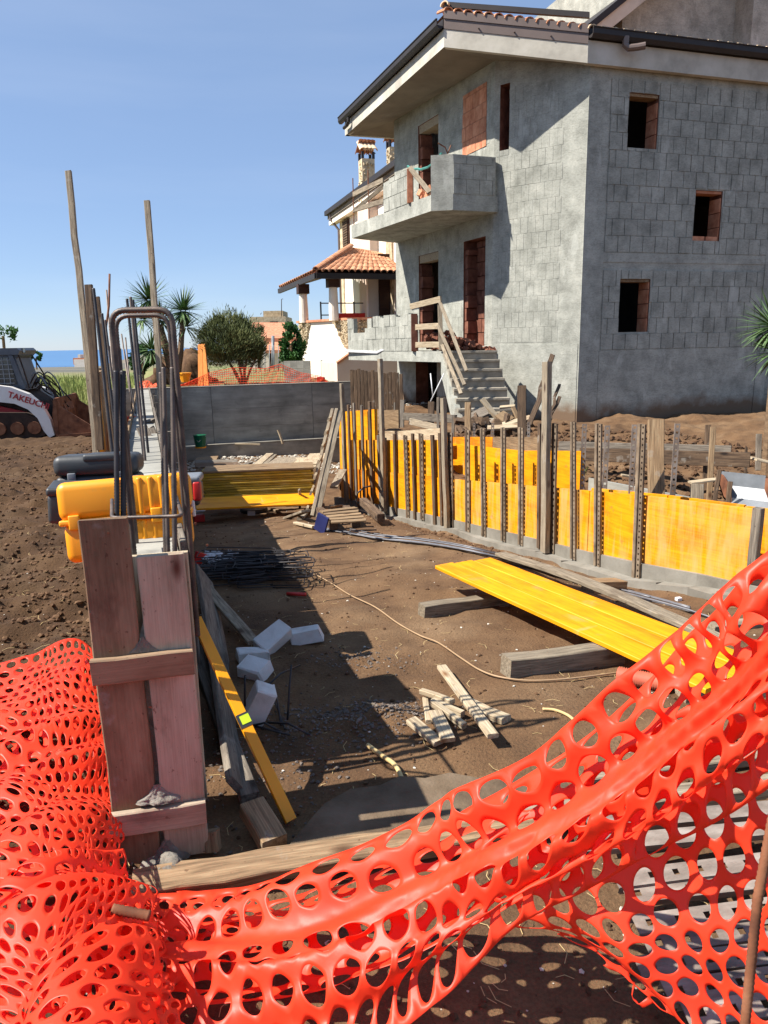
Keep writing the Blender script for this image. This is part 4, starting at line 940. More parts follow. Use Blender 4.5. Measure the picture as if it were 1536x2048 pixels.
def ooze(name, s_, z_, wtop, hgt, wbot, dep):
    v = []; f = []; nr, nc = 22, 24
    for j in range(nr+1):
        tt = j/nr; hw_ = wtop+(wbot-wtop)*tt**1.7; dp = .004+dep*tt**2
        for i in range(nc+1):
            a_ = -1+2*i/nc; nz_ = 1+.35*float(fbm(a_*3+s_*9, tt*5+z_*7, 3)); v.append(Bp(s_+a_*hw_*(1+.15*float(vn(tt*6, z_*5))), z_+hgt*(1-tt), -.014-dp*math.sqrt(max(0, 1-a_*a_))*nz_))
    for j in range(nr):
        for i in range(nc): q = j*(nc+1)+i; f.append((q, q+nc+1, q+nc+2, q+1))
    return wobj(name, v, f, mortar, cb, True)
ooze('mortar_ooze', sg, zat(Bp(sg, .5), 1596), .010, .060, .075, .022)
ooze('mortar_ooze', sg+.012, -.0, .012, .07, .075, .035)
ooze('mortar_ooze', sg, zat(Bp(sg, .8), 1300), .006, .05, .05, .0)
m = MB(); m.hex8([Bp(w1-.01, 0, .02), Bp(BWd-w2+.02, 0, .02), Bp(BWd-w2+.02, 0, .27), Bp(w1-.01, 0, .27)], [Bp(w1-.01, z2t-.28, .02), Bp(BWd-w2+.02, z2t-.28, .02), Bp(BWd-w2+.02, z2t-.28, .27), Bp(w1-.01, z2t-.28, .27)]); m.build('poured_concrete', mortar, cb)
for (s_, z_) in ((.08, .92), (.15, .35), (.27, .5), (.33, .93), (.36, .86), (.05, .55)):
    m = MB(); p = Bp(s_, z_+.2, -.014); m.tube([p, p+bn*.003], .004, 8); m.build('nail_head', rust_m, cb)
blob('mortar_heap', onground(UZ(330, 1748, 0.03), .05), .07, .055, .045, mortar, None, 5, 36, .28); tag(bpy.data.objects['mortar_heap'], 'grey mortar heap spilled at the foot of the column box', 'mortar')
# ---- rebar hoops rising from the box
def hoop(D, xl, xr, yt, ybl, ybr, r, label):
    a, b2 = U(xl, yt, D), U(xr, yt+3, D); zt2 = a.z
    a = Vector((a.x, a.y, 0)); b2 = Vector((b2.x, b2.y, 0)); P0 = a+ZUP*.55; P1 = a+ZUP*zt2; P2 = b2+ZUP*zt2; P3 = b2+ZUP*.55
    rod('rebar_hoop', rounded([P0, P1, P2, P3], .055, 6), r, rebar_m, label, 'rebar hoops standing in the column box', True, 'rebar hoop')
hoop(2.62, 221, 344, 621, 0, 0, .0105, 'nearer ribbed steel hoop rising out of the column box')
hoop(2.80, 230, 337, 632, 0, 0, .0085, 'thinner ribbed steel hoop just behind the nearer one at the column box')
bars = [(232, 742, 234, 1035, 2.64, .0095), (246, 742, 247, 1035, 2.66, .0105), (241, 722, 262, 1100, 2.86, .0085), (322, 745, 331, 1105, 2.78, .0085), (345, 735, 350, 1110, 2.68, .0095), (337, 720, 343, 1110, 2.7, .009), (327, 735, 336, 1100, 2.75, .0085)]
for k, (xt, yt, xb, yb, D, r) in enumerate(bars):
    if k in (2, 5): continue
    p = U(xb, yb, D); q = U(xt, yt, D); rod('starter_bar', [p-ZUP*.4, p, q], r, rebar_dark if k in (0, 1) else rebar_m, ('left-hand thick dark bar', 'second thick dark bar', 'thin bar right behind the dark pair', 'leftmost bar', 'thick rightmost bar', 'thin bar beside the rightmost one', 'middle bar')[k]+(' of the left cluster in the column box' if k < 3 else ' of the right cluster in the column box'), 'starter bars in the column box', True, 'steel bar')
p0, p1, p2, p3 = U(222, 1040, 2.66), U(226, 1040, 2.55), U(360, 1034, 2.50), U(352, 998, 2.85)
tie = rounded([U(224, 1000, 2.85), U(224, 1036, 2.56), U(364, 1032, 2.52), U(352, 992, 2.84)], .03, 4)
rod('tie_hoop', tie, .0065, rebar_m, 'horizontal ribbed stirrup wired around the upright bars above the box', None, True, 'rebar tie')
# ---- bars and poles along the left wall, nearest first (top px, foot px, distance)
PB = [(177, 570, 200, 900, 6.2, .040, 'w'), (187, 577, 236, 1000, 4.6, .010, 'r'), (194, 594, 232, 960, 6.4, .030, 'w'), (204, 627, 246, 1000, 5.0, .009, 'r'), (210, 640, 250, 960, 5.8, .009, 'r'),
      (211, 548, 215, 900, 7.2, .011, 'b'), (213, 580, 238, 900, 8.2, .010, 'r'), (254, 598, 288, 920, 5.4, .010, 'r'), (261, 594, 292, 940, 5.2, .010, 'r'), (266, 600, 296, 900, 5.6, .010, 'r'), (243, 668, 266, 830, 9.0, .010, 'r'), (246, 690, 272, 830, 9.8, .010, 'r'), (251, 675, 262, 800, 8.8, .010, 'r'),
      (234, 690, 246, 820, 10.5, .012, 'r'), (241, 697, 250, 820, 11.5, .012, 'r'), (228, 648, 250, 860, 7.6, .010, 'r'), (206, 637, 224, 860, 8.0, .010, 'r'), (219, 692, 230, 800, 12.5, .012, 'r'), (236, 705, 243, 800, 13.5, .012, 'r')]
ORD = 'first second third fourth fifth sixth seventh eighth ninth tenth eleventh twelfth thirteenth fourteenth fifteenth sixteenth seventeenth'.split(); NOR = sorted([(q[0], q[1]) for q in PB if q[6] == 'r'])
for k, (xt, yt, xb, yb, D, r, kd) in enumerate(PB):
    p = U(xb, yb, D); q = U(xt, yt, D)
    if kd == 'w': board('timber_post', p, q, r*1.6, r*.8, wood_dark, (0, -1, 0), label=('brown batten upright behind the tall leaning pole on the left wall' if k == 0 else 'shorter brown batten between the rebars on the left wall'), cat='batten')
    elif kd == 'b':
        m_ = p.lerp(q, .7); rod('bent_bar', [p, m_, m_.lerp(q, .4)+Vector((.03, 0, 0)), q+Vector((.04, 0, 0))], r, rust_m, 'rusty bar with a bent top rising highest from the rebar row', cat='steel bar')
    else: rod('starter_bar', [p-(q-p)*.12, p, q], r, rebar_dark if k % 2 else rebar_m, 'thin upright steel bar, '+ORD[NOR.index((xt, yt))]+' counted from the leaning pole along the left wall', 'starter bars along the left wall', D < 6, 'steel bar')
def pole(xt, yt, xb, yb, D, w_, label, mat=wood_old):
    p = U(xb, yb, D); q = U(xt, yt, D); board('timber_pole', p-(q-p)*.06, q, w_, w_*.55, mat, (0, -1, 0), segs=9, jit=.004, label=label, cat='pole')
pole(137, 342, 192, 900, 6.3, .052, 'tallest weathered pole leaning left against the sky', wood_old)
pole(293, 402, 332, 935, 6.6, .052, 'tall straight pole crossing the yucca at the left wall', wood_old)
# ---- clutter on the wall top
for k, (x0, y0, x1, y1, D) in enumerate(((262, 880, 302, 858, 7.4), (262, 890, 303, 868, 7.2), (265, 900, 305, 880, 7.0), (270, 850, 310, 840, 8.4), (240, 850, 268, 935, 6.6), (284, 855, 318, 932, 6.8), (300, 858, 322, 930, 7.0))):
    board('scrap_plank', U(x0, y0, D), U(x1, y1, D-.2), .1, .03, wood_grey, (0, -.4, 1), label=('topmost', 'second', 'third', 'farthest', 'left leaning', 'long leaning', 'right leaning')[k]+' dirty grey plank end piled on the left wall behind the cases', cat='plank', group='planks piled on the left wall')
blob('plastic_sack', U(258, 858, 8.6), .09, .07, .04, bag_m, None, 3); tag(bpy.data.objects['plastic_sack'], 'small white sack on the left wall behind the rebars', 'sack')
blob('orange_bundle', U(258, 840, 9.2), .09, .07, .06, net_far, None, 4); tag(bpy.data.objects['orange_bundle'], 'small round orange net bundle on the left wall', 'net')
# ================================================================ tool cases
def rbox(sx, sy, sz, r, n=4):
    v = []; f = []; prof = []
    for cx_, cy_, a0 in ((sx-r, sy-r, 0), (-sx+r, sy-r, 90), (-sx+r, -sy+r, 180), (sx-r, -sy+r, 270)):
        for k in range(n+1): a = math.radians(a0+90*k/n); prof.append((cx_, cy_, math.cos(a), math.sin(a)))
    lay = [(-sz, 0)]; m_ = n
    lay = [(-sz+r-r*math.cos(math.radians(90*k/m_)), math.sin(math.radians(90*k/m_))) for k in range(m_+1)]+[(sz-r+r*math.sin(math.radians(90*k/m_)), math.cos(math.radians(90*k/m_))) for k in range(m_+1)]
    for z, q in lay:
        for (cx_, cy_, a, b2) in prof: v.append((cx_+a*r*q, cy_+b2*r*q, z))
    N = len(prof)
    for j in range(len(lay)-1):
        for i in range(N): f.append((j*N+i, j*N+(i+1) % N, j*N+N+(i+1) % N, j*N+N+i))
    f.append(tuple(range(N))[::-1]); f.append(tuple((len(lay)-1)*N+i for i in range(N))); return v, f
def caseobj(root, name, c2, sx, sy, sz, r, mat, Mr, off=(0, 0, 0)):
    v, f = rbox(sx, sy, sz, r); return obj(name, v, f, mat, root, Matrix.Translation(Vector(c2)) @ Mr @ Matrix.Translation(Vector(off)), True)
Mr = Matrix.Rotation(math.radians(13), 4, 'Z') @ Matrix.Rotation(math.radians(-9), 4, 'X') @ Matrix.Rotation(math.radians(-2), 4, 'Y')
cc = U(262, 1030, 3.20); yc = thing('tool_case', cc-ZUP*.18, 'bulky yellow ribbed tool case lying on the wall behind the hoops', 'tool case')
caseobj(yc, 'lid', cc, .262, .17, .080, .036, case_yel, Mr, (0, 0, .085)); caseobj(yc, 'shell', cc, .250, .16, .082, .034, case_yel, Mr, (0, 0, -.085))
caseobj(yc, 'seam_rim', cc, .262, .168, .012, .008, case_yel, Mr, (0, 0, .0))
for k in range(6): caseobj(yc, 'rib', cc, .012, .160, .078, .010, case_yel, Mr, (-.02+.042*k, -.014, .082))
for k in range(6): caseobj(yc, 'rib', cc, .012, .150, .066, .010, case_yel, Mr, (-.02+.042*k, -.014, -.082))
caseobj(yc, 'badge_ring', cc, .045, .034, .004, .003, grey_box, Mr, (.03, .0, .161)); caseobj(yc, 'badge', cc, .036, .026, .005, .003, case_yel, Mr, (.03, 0, .1625)); caseobj(yc, 'badge_mark', cc, .02, .012, .005, .003, grey_box, Mr, (.03, 0, .164))
for pts in (((-.15, .03), (-.11, .03), (-.15, -.0), (-.10, 0)), ((-.06, .04), (-.06, .0), (-.02, .01)), ((-.13, -.03), (-.07, -.03))):
    m = MB(); m.tube([Matrix.Translation(cc) @ Mr @ Vector((x, y, .161)) for x, y in pts], .0025, 5); m.build('scribble', case_blk, yc)
for s_ in (-.2, .12): caseobj(yc, 'latch', cc, .022, .012, .03, .006, case_yel, Mr, (s_, -.175, .0))
caseobj(yc, 'latch', cc, .008, .03, .035, .006, bag_m, Mr, (.262, .03, .0))
cc = U(202, 948, 4.0); Mk = Matrix.Rotation(math.radians(10), 4, 'Z') @ Matrix.Rotation(math.radians(-5), 4, 'X'); kc = thing('tool_case', cc-ZUP*.1, 'rounded black plastic tool case behind the yellow one', 'tool case')
caseobj(kc, 'lid', cc, .215, .13, .055, .04, case_blk, Mk, (0, 0, .055)); caseobj(kc, 'shell', cc, .21, .125, .055, .03, case_blk, Mk, (0, 0, -.055)); caseobj(kc, 'lid_panel', cc, .10, .11, .02, .015, case_blk, Mk, (.04, -.03, .095)); caseobj(kc, 'latch', cc, .02, .01, .02, .005, grey_box, Mk, (-.12, -.135, .0)); caseobj(kc, 'latch', cc, .02, .01, .02, .005, grey_box, Mk, (.12, -.135, .0))
cc = U(146, 1010, 3.65); lc = thing('tool_case', cc-ZUP*.1, 'lowest black tool case, sticking out at the left under the rounded one', 'tool case'); Ml = Matrix.Rotation(math.radians(16), 4, 'Z') @ Matrix.Rotation(math.radians(4), 4, 'Y')
caseobj(lc, 'shell', cc, .10, .12, .07, .02, case_blk, Ml); caseobj(lc, 'lid', cc, .105, .125, .02, .015, case_blk, Ml, (0, 0, .085)); caseobj(lc, 'handle', cc, .03, .01, .03, .008, case_blk, Ml, (.05, -.125, -.04))
cc = U(352, 975, 3.9); rc = thing('tool_case', cc-ZUP*.1, 'flat dark tool case with a red corner right of the hoops', 'tool case')
caseobj(rc, 'shell', cc, .13, .16, .055, .02, case_blk, Mk, (0, 0, -.03)); caseobj(rc, 'lid', cc, .135, .165, .02, .015, grey_box, Mk, (0, 0, .045)); caseobj(rc, 'red_corner', cc, .02, .04, .05, .012, red_pl, Mk, (.118, -.13, -.01))
caseobj(rc, 'label_plate', cc, .055, .04, .004, .003, bag_m, Mk, (-.05, 0, .067))
# ================================================================ right shuttered wall
fw = thing('formwork_wall', WP[6], 'long curved wall of yellow shutter panels held by steel uprights', 'formwork wall')
_ppx = [q[0] for q in WALLP]
def wallpt(px): return Vector((float(np.interp(px, _ppx, [p.x for p in WP])), float(np.interp(px, _ppx, [p.y for p in WP])), float(np.interp(px, _ppx, [p.z for p in WP]))))
def wdir(px): a = wallpt(px-8); c2 = wallpt(px+8); d = c2-a; d.z = 0; return d.normalized()
def wnorm(px): d = wdir(px); return Vector((d.y, -d.x, 0))
def wpx(px, off=0.0):                 # wall point offset towards (+) or behind (-) and re-aimed at the column px
    if off == 0: return wallpt(px)
    g_ = px
    for _ in range(12):
        p = wallpt(g_)+wnorm(g_)*off; e = px-pix(p)[0]; g_ = min(1895, max(673, g_+e*.8))
    return p
def panel(x0, x1, yt0, yt1, yb0, yb1, mat, off=0.0, name='shutter_panel', n=1, parent=None, th_=.027):
    for k in range(n):
        a, c2 = x0+(x1-x0)*k/n, x0+(x1-x0)*(k+1)/n
        A, B = wpx(a, off), wpx(c2, off)
        f0, f1 = k/n, (k+1)/n
        za0, za1 = zat(A, yb0+(yb1-yb0)*f0), zat(A, yt0+(yt1-yt0)*f0); zc0, zc1 = zat(B, yb0+(yb1-yb0)*f1), zat(B, yt0+(yt1-yt0)*f1)
        d = (B-A); d.z = 0; L = d.length; d.normalize(); nn_ = Vector((d.y, -d.x, 0)); g = .004
        segs = 1
        v = [(0, -th_/2, za0+g), (L, -th_/2, zc0+g), (L, th_/2, zc0+g), (0, th_/2, za0+g), (0, -th_/2, za1), (L, -th_/2, zc1), (L, th_/2, zc1), (0, th_/2, za1)]
        z00 = (za0+zc0)/2; v = [(x+(g if x == 0 else -g), y, z-z00) for x, y, z in v]
        Mx = Matrix(((d.x, -nn_.x, 0, A.x), (d.y, -nn_.y, 0, A.y), (0, 0, 1, z00), (0, 0, 0, 1)))
        obj(name, v, [(3, 2, 1, 0), (4, 5, 6, 7), (0, 1, 5, 4), (1, 2, 6, 5), (2, 3, 7, 6), (3, 0, 4, 7)], mat, parent or fw, Mx)
yb = lambda x: float(np.interp(x, _ppx, [q[1] for q in WALLP]))
yj = lambda x: float(np.interp(x, [680, 713, 760, 820, 924, 1047, 1150, 1277, 1400, 1500], [936, 939, 942, 948, 960, 972, 979, 990, 1005, 1019]))
ytp = lambda x: float(np.interp(x, [765, 880, 930], [880, 880, 884]))
def run(x0, x1, top, bot, mats, edges, off=0.0, **k):
    es = [x0]+[e for e in edges if x0 < e < x1]+[x1]
    for i in range(len(es)-1): a, c2 = es[i], es[i+1]; panel(a, c2, top(a), top(c2), bot(a), bot(c2), mats[i % len(mats)], off, n=max(1, int((c2-a)/60)) if c2 < 900 else max(1, int((c2-a)/130)) if off > -.2 else 1, **k)
E1 = [765, 905, 1050, 1290]
run(684, 757, lambda x: 824-(x-684)*.08, lambda x: 880, [yel_new], [], -.05)
run(684, 880, lambda x: 880 if x < 760 else ytp(x), yj, [yel_mid, yel_new], [765], -.01)
run(684, 765, yj, yb, [yel_or], []); run(765, 905, yj, yb, [yel_new], [])
run(905, 1504, yj, yb, [yel_worn, yel_mid, yel_worn], [1180, 1290])
run(875, 1160, lambda x: float(np.interp(x, [875, 930, 1050, 1160], [884, 900, 901, 902])), lambda x: yj(x)+14, [yel_new], [1035], -.34)
run(875, 1085, lambda x: 874+(x-875)*.0, lambda x: 910, [yel_or, wood_tan], [985], -.40)
run(1480, 1800, lambda x: 1012+(x-1480)*.12, lambda x: 1130+(x-1480)*.2, [yel_mid], [], -.32)
run(1180, 1480, lambda x: yj(x)-6, lambda x: yj(x)+20, [yel_mid], [1330], -.32)
board('end_board', Vector((*wpx(1503, .02)[:2], zat(wpx(1503, .02), 1160))), Vector((*wpx(1503, .02)[:2], zat(wpx(1503, .02), 1016))), .06, .05, wood_grey, wnorm(1503), fw)
for (x0, x1, y0, y1) in ((757, 772, 818, 860), (772, 801, 820, 857)):
    panel(x0+.5, x1, y0, y0, y1, y1, wood_tan, -.5)
panel(764, 800, 862, 862, 881, 881, wood_pale, -.12); panel(800, 882, 862, 856, 881, 880, wood_pale, -.10)
# concrete kerb under the panels and its cement lip
xsK = [672, 690, 713, 765, 820, 870, 924, 985, 1047, 1100, 1150, 1210, 1277, 1340, 1400, 1450, 1500, 1620, 1900]
for i in range(len(xsK)-1):
    A0, A1 = wpx(xsK[i]), wpx(xsK[i+1]); n0, n1 = wnorm(xsK[i]), wnorm(xsK[i+1]); m = MB()
    q = [A0+n0*.035, A1+n1*.035, A1-n1*.32, A0-n0*.32]; m.hex8([Vector((p.x, p.y, p.z-.45)) for p in q], [Vector((p.x, p.y, p.z+.0)) for p in q]); m.build('concrete_kerb', concrete, fw)
    gz = .0; m = MB(); q = [A0+n0*.13, A1+n1*.13, A1+n1*.036, A0+n0*.036]; h0 = zgs(*q[0][:2]); m.hex8([Vector((p.x, p.y, zgs(p.x, p.y)-.1)) for p in q], [Vector((p.x, p.y, min(zgs(p.x, p.y)+.05, p.z-.03)+random.uniform(-.005, .01))) for p in q]); m.build('cement_lip', concrete, fw)
# uprights: (top x, top y, foot x, foot y, kind, width px)
def slotted(L, w_, holes, hw=.42, pitch=None, th_=.003, flange=.02):
    pitch = pitch or w_*1.15; n = int(L/pitch); v = []; f = []
    def q(a, b2, c2, d): k = len(v); v.extend([a, b2, c2, d]); f.append((k, k+1, k+2, k+3))
    h = w_*hw/2
    for z in (0, th_):
        for i in range(n):
            x0, x1 = i*L/n, (i+1)*L/n; xm = (x0+x1)/2; a, b2 = xm-h, xm+h
            q((x0, -w_/2, z), (x1, -w_/2, z), (x1, -h, z), (x0, -h, z)); q((x0, h, z), (x1, h, z), (x1, w_/2, z), (x0, w_/2, z))
            q((x0, -h, z), (a, -h, z), (a, h, z), (x0, h, z)); q((b2, -h, z), (x1, -h, z), (x1, h, z), (b2, h, z))
    q((0, w_/2, 0), (L, w_/2, 0), (L, w_/2, -flange), (0, w_/2, -flange)); q((0, -w_/2, 0), (L, -w_/2, 0), (L, -w_/2, -flange*.6), (0, -w_/2, -flange*.6)); return v, f
UP = [(694, 810, 703, 1000, 'b', 6), (706, 806, 714, 1008, 'b', 6), (722, 811, 729, 1012, 'b', 6), (737, 803, 745, 1015, 'b', 7), (753, 871, 762, 1020, 'b', 7), (767, 876, 774, 1026, 'b', 8), (787, 868, 792, 1029, 'b', 7), (805, 872, 817, 1037, 's', 7), (820, 868, 830, 1038, 'b', 7),
      (840, 868, 846, 1040, 's', 8), (858, 871, 870, 1050, 'b', 9), (874, 867, 884, 1051, 'b', 7), (898, 866, 904, 1058, 's', 8), (932, 861, 937, 1064, 's', 9), (958, 858, 968, 1073, 'd', 11), (1001, 856, 1007, 1082, 'd', 11), (1037, 856, 1042, 1090, 'd', 11), (1072, 848, 1078, 1096, 'b', 9), (1107, 848, 1106, 1107, 's', 9), (1133, 846, 1147, 1118, 'd', 11), (1189, 849, 1195, 1132, 'd', 12), (1280, 849, 1273, 1156, 'd', 14)]
for (xt, yt, xb, yb_, kd, wpx_) in UP:
    A = wpx(xb, .045); nrm = wnorm(xb); D = (A-CO).dot(Fw); A.z = zat(A, yb_); T = A.copy(); T.z = zat(A, yt); T = T+wdir(xb)*((xt-(pix(T)[0]))/FPX*D*.9)
    w_ = wpx_/FPX*D*(1.25 if kd != 'd' else 1.25)
    if kd == 's':
        v, f = slotted((T-A).length, w_, 1); obj('slotted_upright', v, f, rail_dirty, fw, frame(A, T, nrm))
        board('timber_upright', A-wdir(xb)*w_*.75+nrm*.0, T-wdir(xb)*w_*.75, w_*.6, .025, wood_dark, nrm, fw, segs=2)
    elif kd == 'b': board('timber_upright', A, T, w_, .03, wood_dark if random.random() < .6 else wood_grey, nrm, fw, segs=2); 
    else:
        v, f = slotted((T-A).length, w_*.55, 1); obj('slotted_upright', v, f, rail_dirty, fw, frame(A+wdir(xb)*w_*.35, T+wdir(xb)*w_*.30, nrm))
        board('timber_upright', A-wdir(xb)*w_*.35, T-wdir(xb)*w_*.30, w_*.5, .03, rail_dirty, nrm, fw, segs=2)
for k, (xt, yt, xb, yb_, w_, mat) in enumerate(((679, 767, 693, 1005, 9, wood_old), (757, 718, 768, 1022, 10, wood_old), (876, 797, 894, 1056, 11, wood_old), (1085, 724, 1090, 1104, 19, wood_old))):
    A = wpx(xb, .10); D = (A-CO).dot(Fw); A.z = zat(A, yb_); T = A.copy(); T.z = zat(A, yt); T = T+wdir(xb)*((xt-pix(T)[0])/FPX*D*.9)
    board('timber_post', A, T, w_/FPX*D*1.2, .05, mat, wnorm(xb), fw, segs=6, jit=.003)
# slotted bars and posts standing behind
for (xt, yt, xb, yb_, w_, D) in ((1166, 848, 1164, 975, 9, 6.8), (1209, 851, 1209, 981, 10, 6.8), (1266, 849, 1262, 987, 10, 6.2), (1345, 847, 1345, 996, 10, 6.0), (1100, 850, 1098, 900, 6, 7.6), (984, 846, 985, 873, 6, 9.0), (947, 846, 948, 870, 5, 9.6), (1056, 844, 1057, 875, 6, 8.4)):
    A = U(xb, yb_, D); T = Vector((A.x, A.y, zat(A, yt))); v, f = slotted((T-A).length+.3, w_/FPX*D, 1, .45); obj('slotted_upright', v, f, rail_pale, fw, frame(A-ZUP*.3, T, (-.2, -1, 0)))
GP = 'posts standing in the earth behind the yellow wall'
for k, (xt, yt, xb, yb_, w_, D, mat, lab) in enumerate(((1311, 840, 1312, 1000, 30, 6.3, wood_tan, 'thickest square timber post rising above the right-hand yellow panels'), (1394, 968, 1394, 1010, 23, 6.0, wood_old, 'stub of a wide post just above the right yellow panel'),
    (1416, 850, 1412, 940, 10, 8.6, wood_dark, 'darker of the two thin stakes standing together at the right'), (1427, 854, 1418, 988, 10, 7.6, wood_tan, 'lighter of the two thin stakes standing together at the right'), (1044, 772, 1044, 870, 17, 9.4, wood_dark, 'stout dark timber post left of the tallest post on the yellow wall'), (936, 805, 936, 862, 12, 10.2, wood_tan, 'short square post standing in front of the foot of the stairs'),
    (863, 804, 861, 857, 12, 11.5, wood_dark, 'dark post at the left end of the grey plank behind the yellow wall'), (907, 830, 906, 862, 6, 10.5, wood_grey, 'thin grey peg below the stair foot'), (1492, 895, 1491, 945, 5, 8.5, wood_dark, 'thin stake by the steel channel at the right'), (1460, 963, 1457, 1006, 9, 6.2, wood_dark, 'pointed stake nearest the steel channel'), (1518, 868, 1517, 900, 10, 9, wood_grey, 'short post at the far right by the wall foot'), (805, 800, 804, 850, 8, 12.5, wood_grey, 'grey post beside the orange-brown shutter board'),
    (876, 795, 876, 856, 5, 11.0, wood_grey, 'narrow grey slat upright between stair and yellow wall'), (789, 805, 789, 830, 3, 12.6, wood_grey, 'small peg behind the orange-brown shutter board'), (1440, 940, 1431, 990, 8, 6.9, wood_dark, 'slanting dark peg at the left end of the steel channel'))):
    A = U(xb, yb_, D); T = U(xt, yt, D); board('timber_stake', A-(T-A).normalized()*.25, T, w_/FPX*D, w_/FPX*D*.8, mat, (-.25, -1, 0), segs=3, label=lab, cat='post')
# planks laid on the terrace
for (x0, y0, x1, y1, D0, D1, w_, mat, lab) in ((1118, 892, 1462, 902, 9.3, 8.3, .12, wood_grey, 'upper long grey plank on edge in front of the house'), (1160, 908, 1500, 920, 8.9, 7.9, .16, wood_dark, 'lower dark plank on edge below the upper one'), (808, 833, 912, 838, 11.8, 10.9, .12, wood_grey, 'grey plank joining the posts left of the stair foot'), (820, 843, 878, 856, 11.6, 11.0, .10, wood_old, 'old plank tilting below the plank left of the stairs')):
    board('long_plank', U(x0, y0, D0), U(x1, y1, D1), w_, .04, mat, (-.2, -1, .1), segs=6, label=lab, cat='plank')
m = MB(); q = [U(1200, 952, 7.7), U(1500, 1012, 6.6), U(1560, 1030, 6.4), U(1560, 990, 7.4)]
m = MB(); a, c2 = U(1195, 960, 7.5), U(1520, 1022, 6.3); m.hex8([a-ZUP*.5, c2-ZUP*.5, c2-ZUP*.5+ud*.16, a-ZUP*.5+ud*.16], [a, c2, c2+ud*.16, a+ud*.16]); tag(m.build('footing_wall', conc_wall), 'dark low concrete footing running behind the yellow panels', 'footing')
# steel channel
ch = thing('steel_channel', U(1485, 990, 7), 'big grey bent steel channel lying behind the right panels', 'steel channel')
a, c2 = U(1441, 946, 7.2), U(1530, 955, 6.9); m = MB(); pr = [(0, 0), (.0, -.13), (-.10, -.23), (-.25, -.27)]
for i in range(3): d0 = Vector((0, pr[i][0], pr[i][1])); d1 = Vector((0, pr[i+1][0], pr[i+1][1])); m.hex8([a+d0, c2+d0, c2+d1, a+d1], [p+Vector((0, -.01, .02)) for p in (a+d0, c2+d0, c2+d1, a+d1)])
m.build('channel_plate', grey_box, ch)
for e_ in (a, c2): m = MB(); m.prism([e_+Vector((0, 0, 0)), e_+Vector((0, 0, -.13)), e_+Vector((0, -.1, -.23)), e_+Vector((0, -.25, -.27)), e_+Vector((0, -.2, -.1))], Vector((.02, 0, 0))); m.build('end_plate', rust_m, ch)
for k, (x0, y0, x1, y1, D, w_, mat, lab) in enumerate(((1500, 915, 1560, 930, 8, .35, wood_pale, 'pale plywood sheet lying at the right edge by the house'), (1380, 965, 1440, 958, 7.4, .1, wood_pale, 'pale lath lying on the footing near the wide post stub'), (1243, 950, 1262, 953, 7.6, .06, wood_pale, 'short pale offcut in the earth between slotted bars'))):
    board('offcut', U(x0, y0, D), U(x1, y1, D), w_, .02, mat, (0, 0, 1), label=lab, cat='offcut')
# plank fence behind, dark boards on end
pf = thing('board_screen', U(760, 800, 14.5), 'screen of dark brown boards standing on end under the terrace', 'board screen')
for k in range(15):
    x = 706+k*6.9; D = 15.6-.12*k; A = U(x, 830, D); T = Vector((A.x, A.y, zat(A, 738+k*.7+random.uniform(-2, 2)))); board('upright_board', Vector((A.x, A.y, -.4)), T, 6.6/FPX*D, .03, wood_dark, (-.3, -1, 0), pf, segs=2)
m = MB(); 
for (x0, y0, x1, y1, D, lab) in ((861, 747, 866, 795, 13.4, 1), (861, 803, 888, 747, 13.2, 2)):
    rod('thin_rod', [U(x0, y0, D), U(x1, y1, D)], .01, bag_m, 'thin pale rod standing under the terrace slab' if lab == 1 else 'thin pale rod slanting under the stairs', cat='rod')
# debris of boards at the stair foot
for k, (x0, y0, x1, y1, D, w_, mat, lab) in enumerate(((964, 798, 1005, 850, 10.8, .09, wood_pale, 'longest pale lath slanting down the debris heap at the stairs'), (998, 828, 1020, 842, 10.5, .2, wood_tan, 'orange-tan plywood offcut on the debris heap'), (1005, 850, 1060, 835, 10.2, .10, wood_pale, 'pale plank tilting up to the right on the debris heap'), (915, 850, 975, 820, 10.9, .22, wood_grey, 'wide grey board at the left of the debris heap'), (940, 835, 1000, 828, 11.0, .12, wood_old, 'old board lying across the debris heap'), (975, 856, 1040, 852, 10.1, .10, wood_pale, 'lowest pale board in front of the debris heap'), (1026, 815, 1045, 860, 10.4, .06, wood_tan, 'short lath leaning beside the stout post'), (1000, 815, 1030, 812, 11, .06, wood_pale, 'thin lath high on the debris heap'))):
    board('debris_board', U(x0, y0, D), U(x1, y1, D-.1), w_, .03, mat, (0, -.5, 1), label=lab, cat='board')
rub = MB()
for k in range(60): p = U(random.uniform(915, 1060), random.uniform(838, 862), random.uniform(10.2, 11)); chunk(rub, p, random.uniform(.04, .12), .4)
tag(rub.build('wood_rubble', wood_dark), kind='stuff', label='heap of broken dark timber at the foot of the stairs', cat='rubble')
for k, (x0, y0, x1, y1, D, w_, lab) in enumerate(((1107, 710, 1060, 850, 10.2, .07, 'longest dark stick leaning on the bright corner wall'), (1118, 772, 1094, 850, 10.1, .04, 'thin brown stick leaning on the corner wall'), (1121, 797, 1085, 868, 9.9, .05, 'shortest brown stick leaning beside the tallest post'))):
    board('leaning_stick', U(x1, y1, D-.2), U(x0, y0, D+.6), w_, .04, wood_dark, (-.3, -1, .2), segs=6, jit=.012, label=lab, cat='stick')
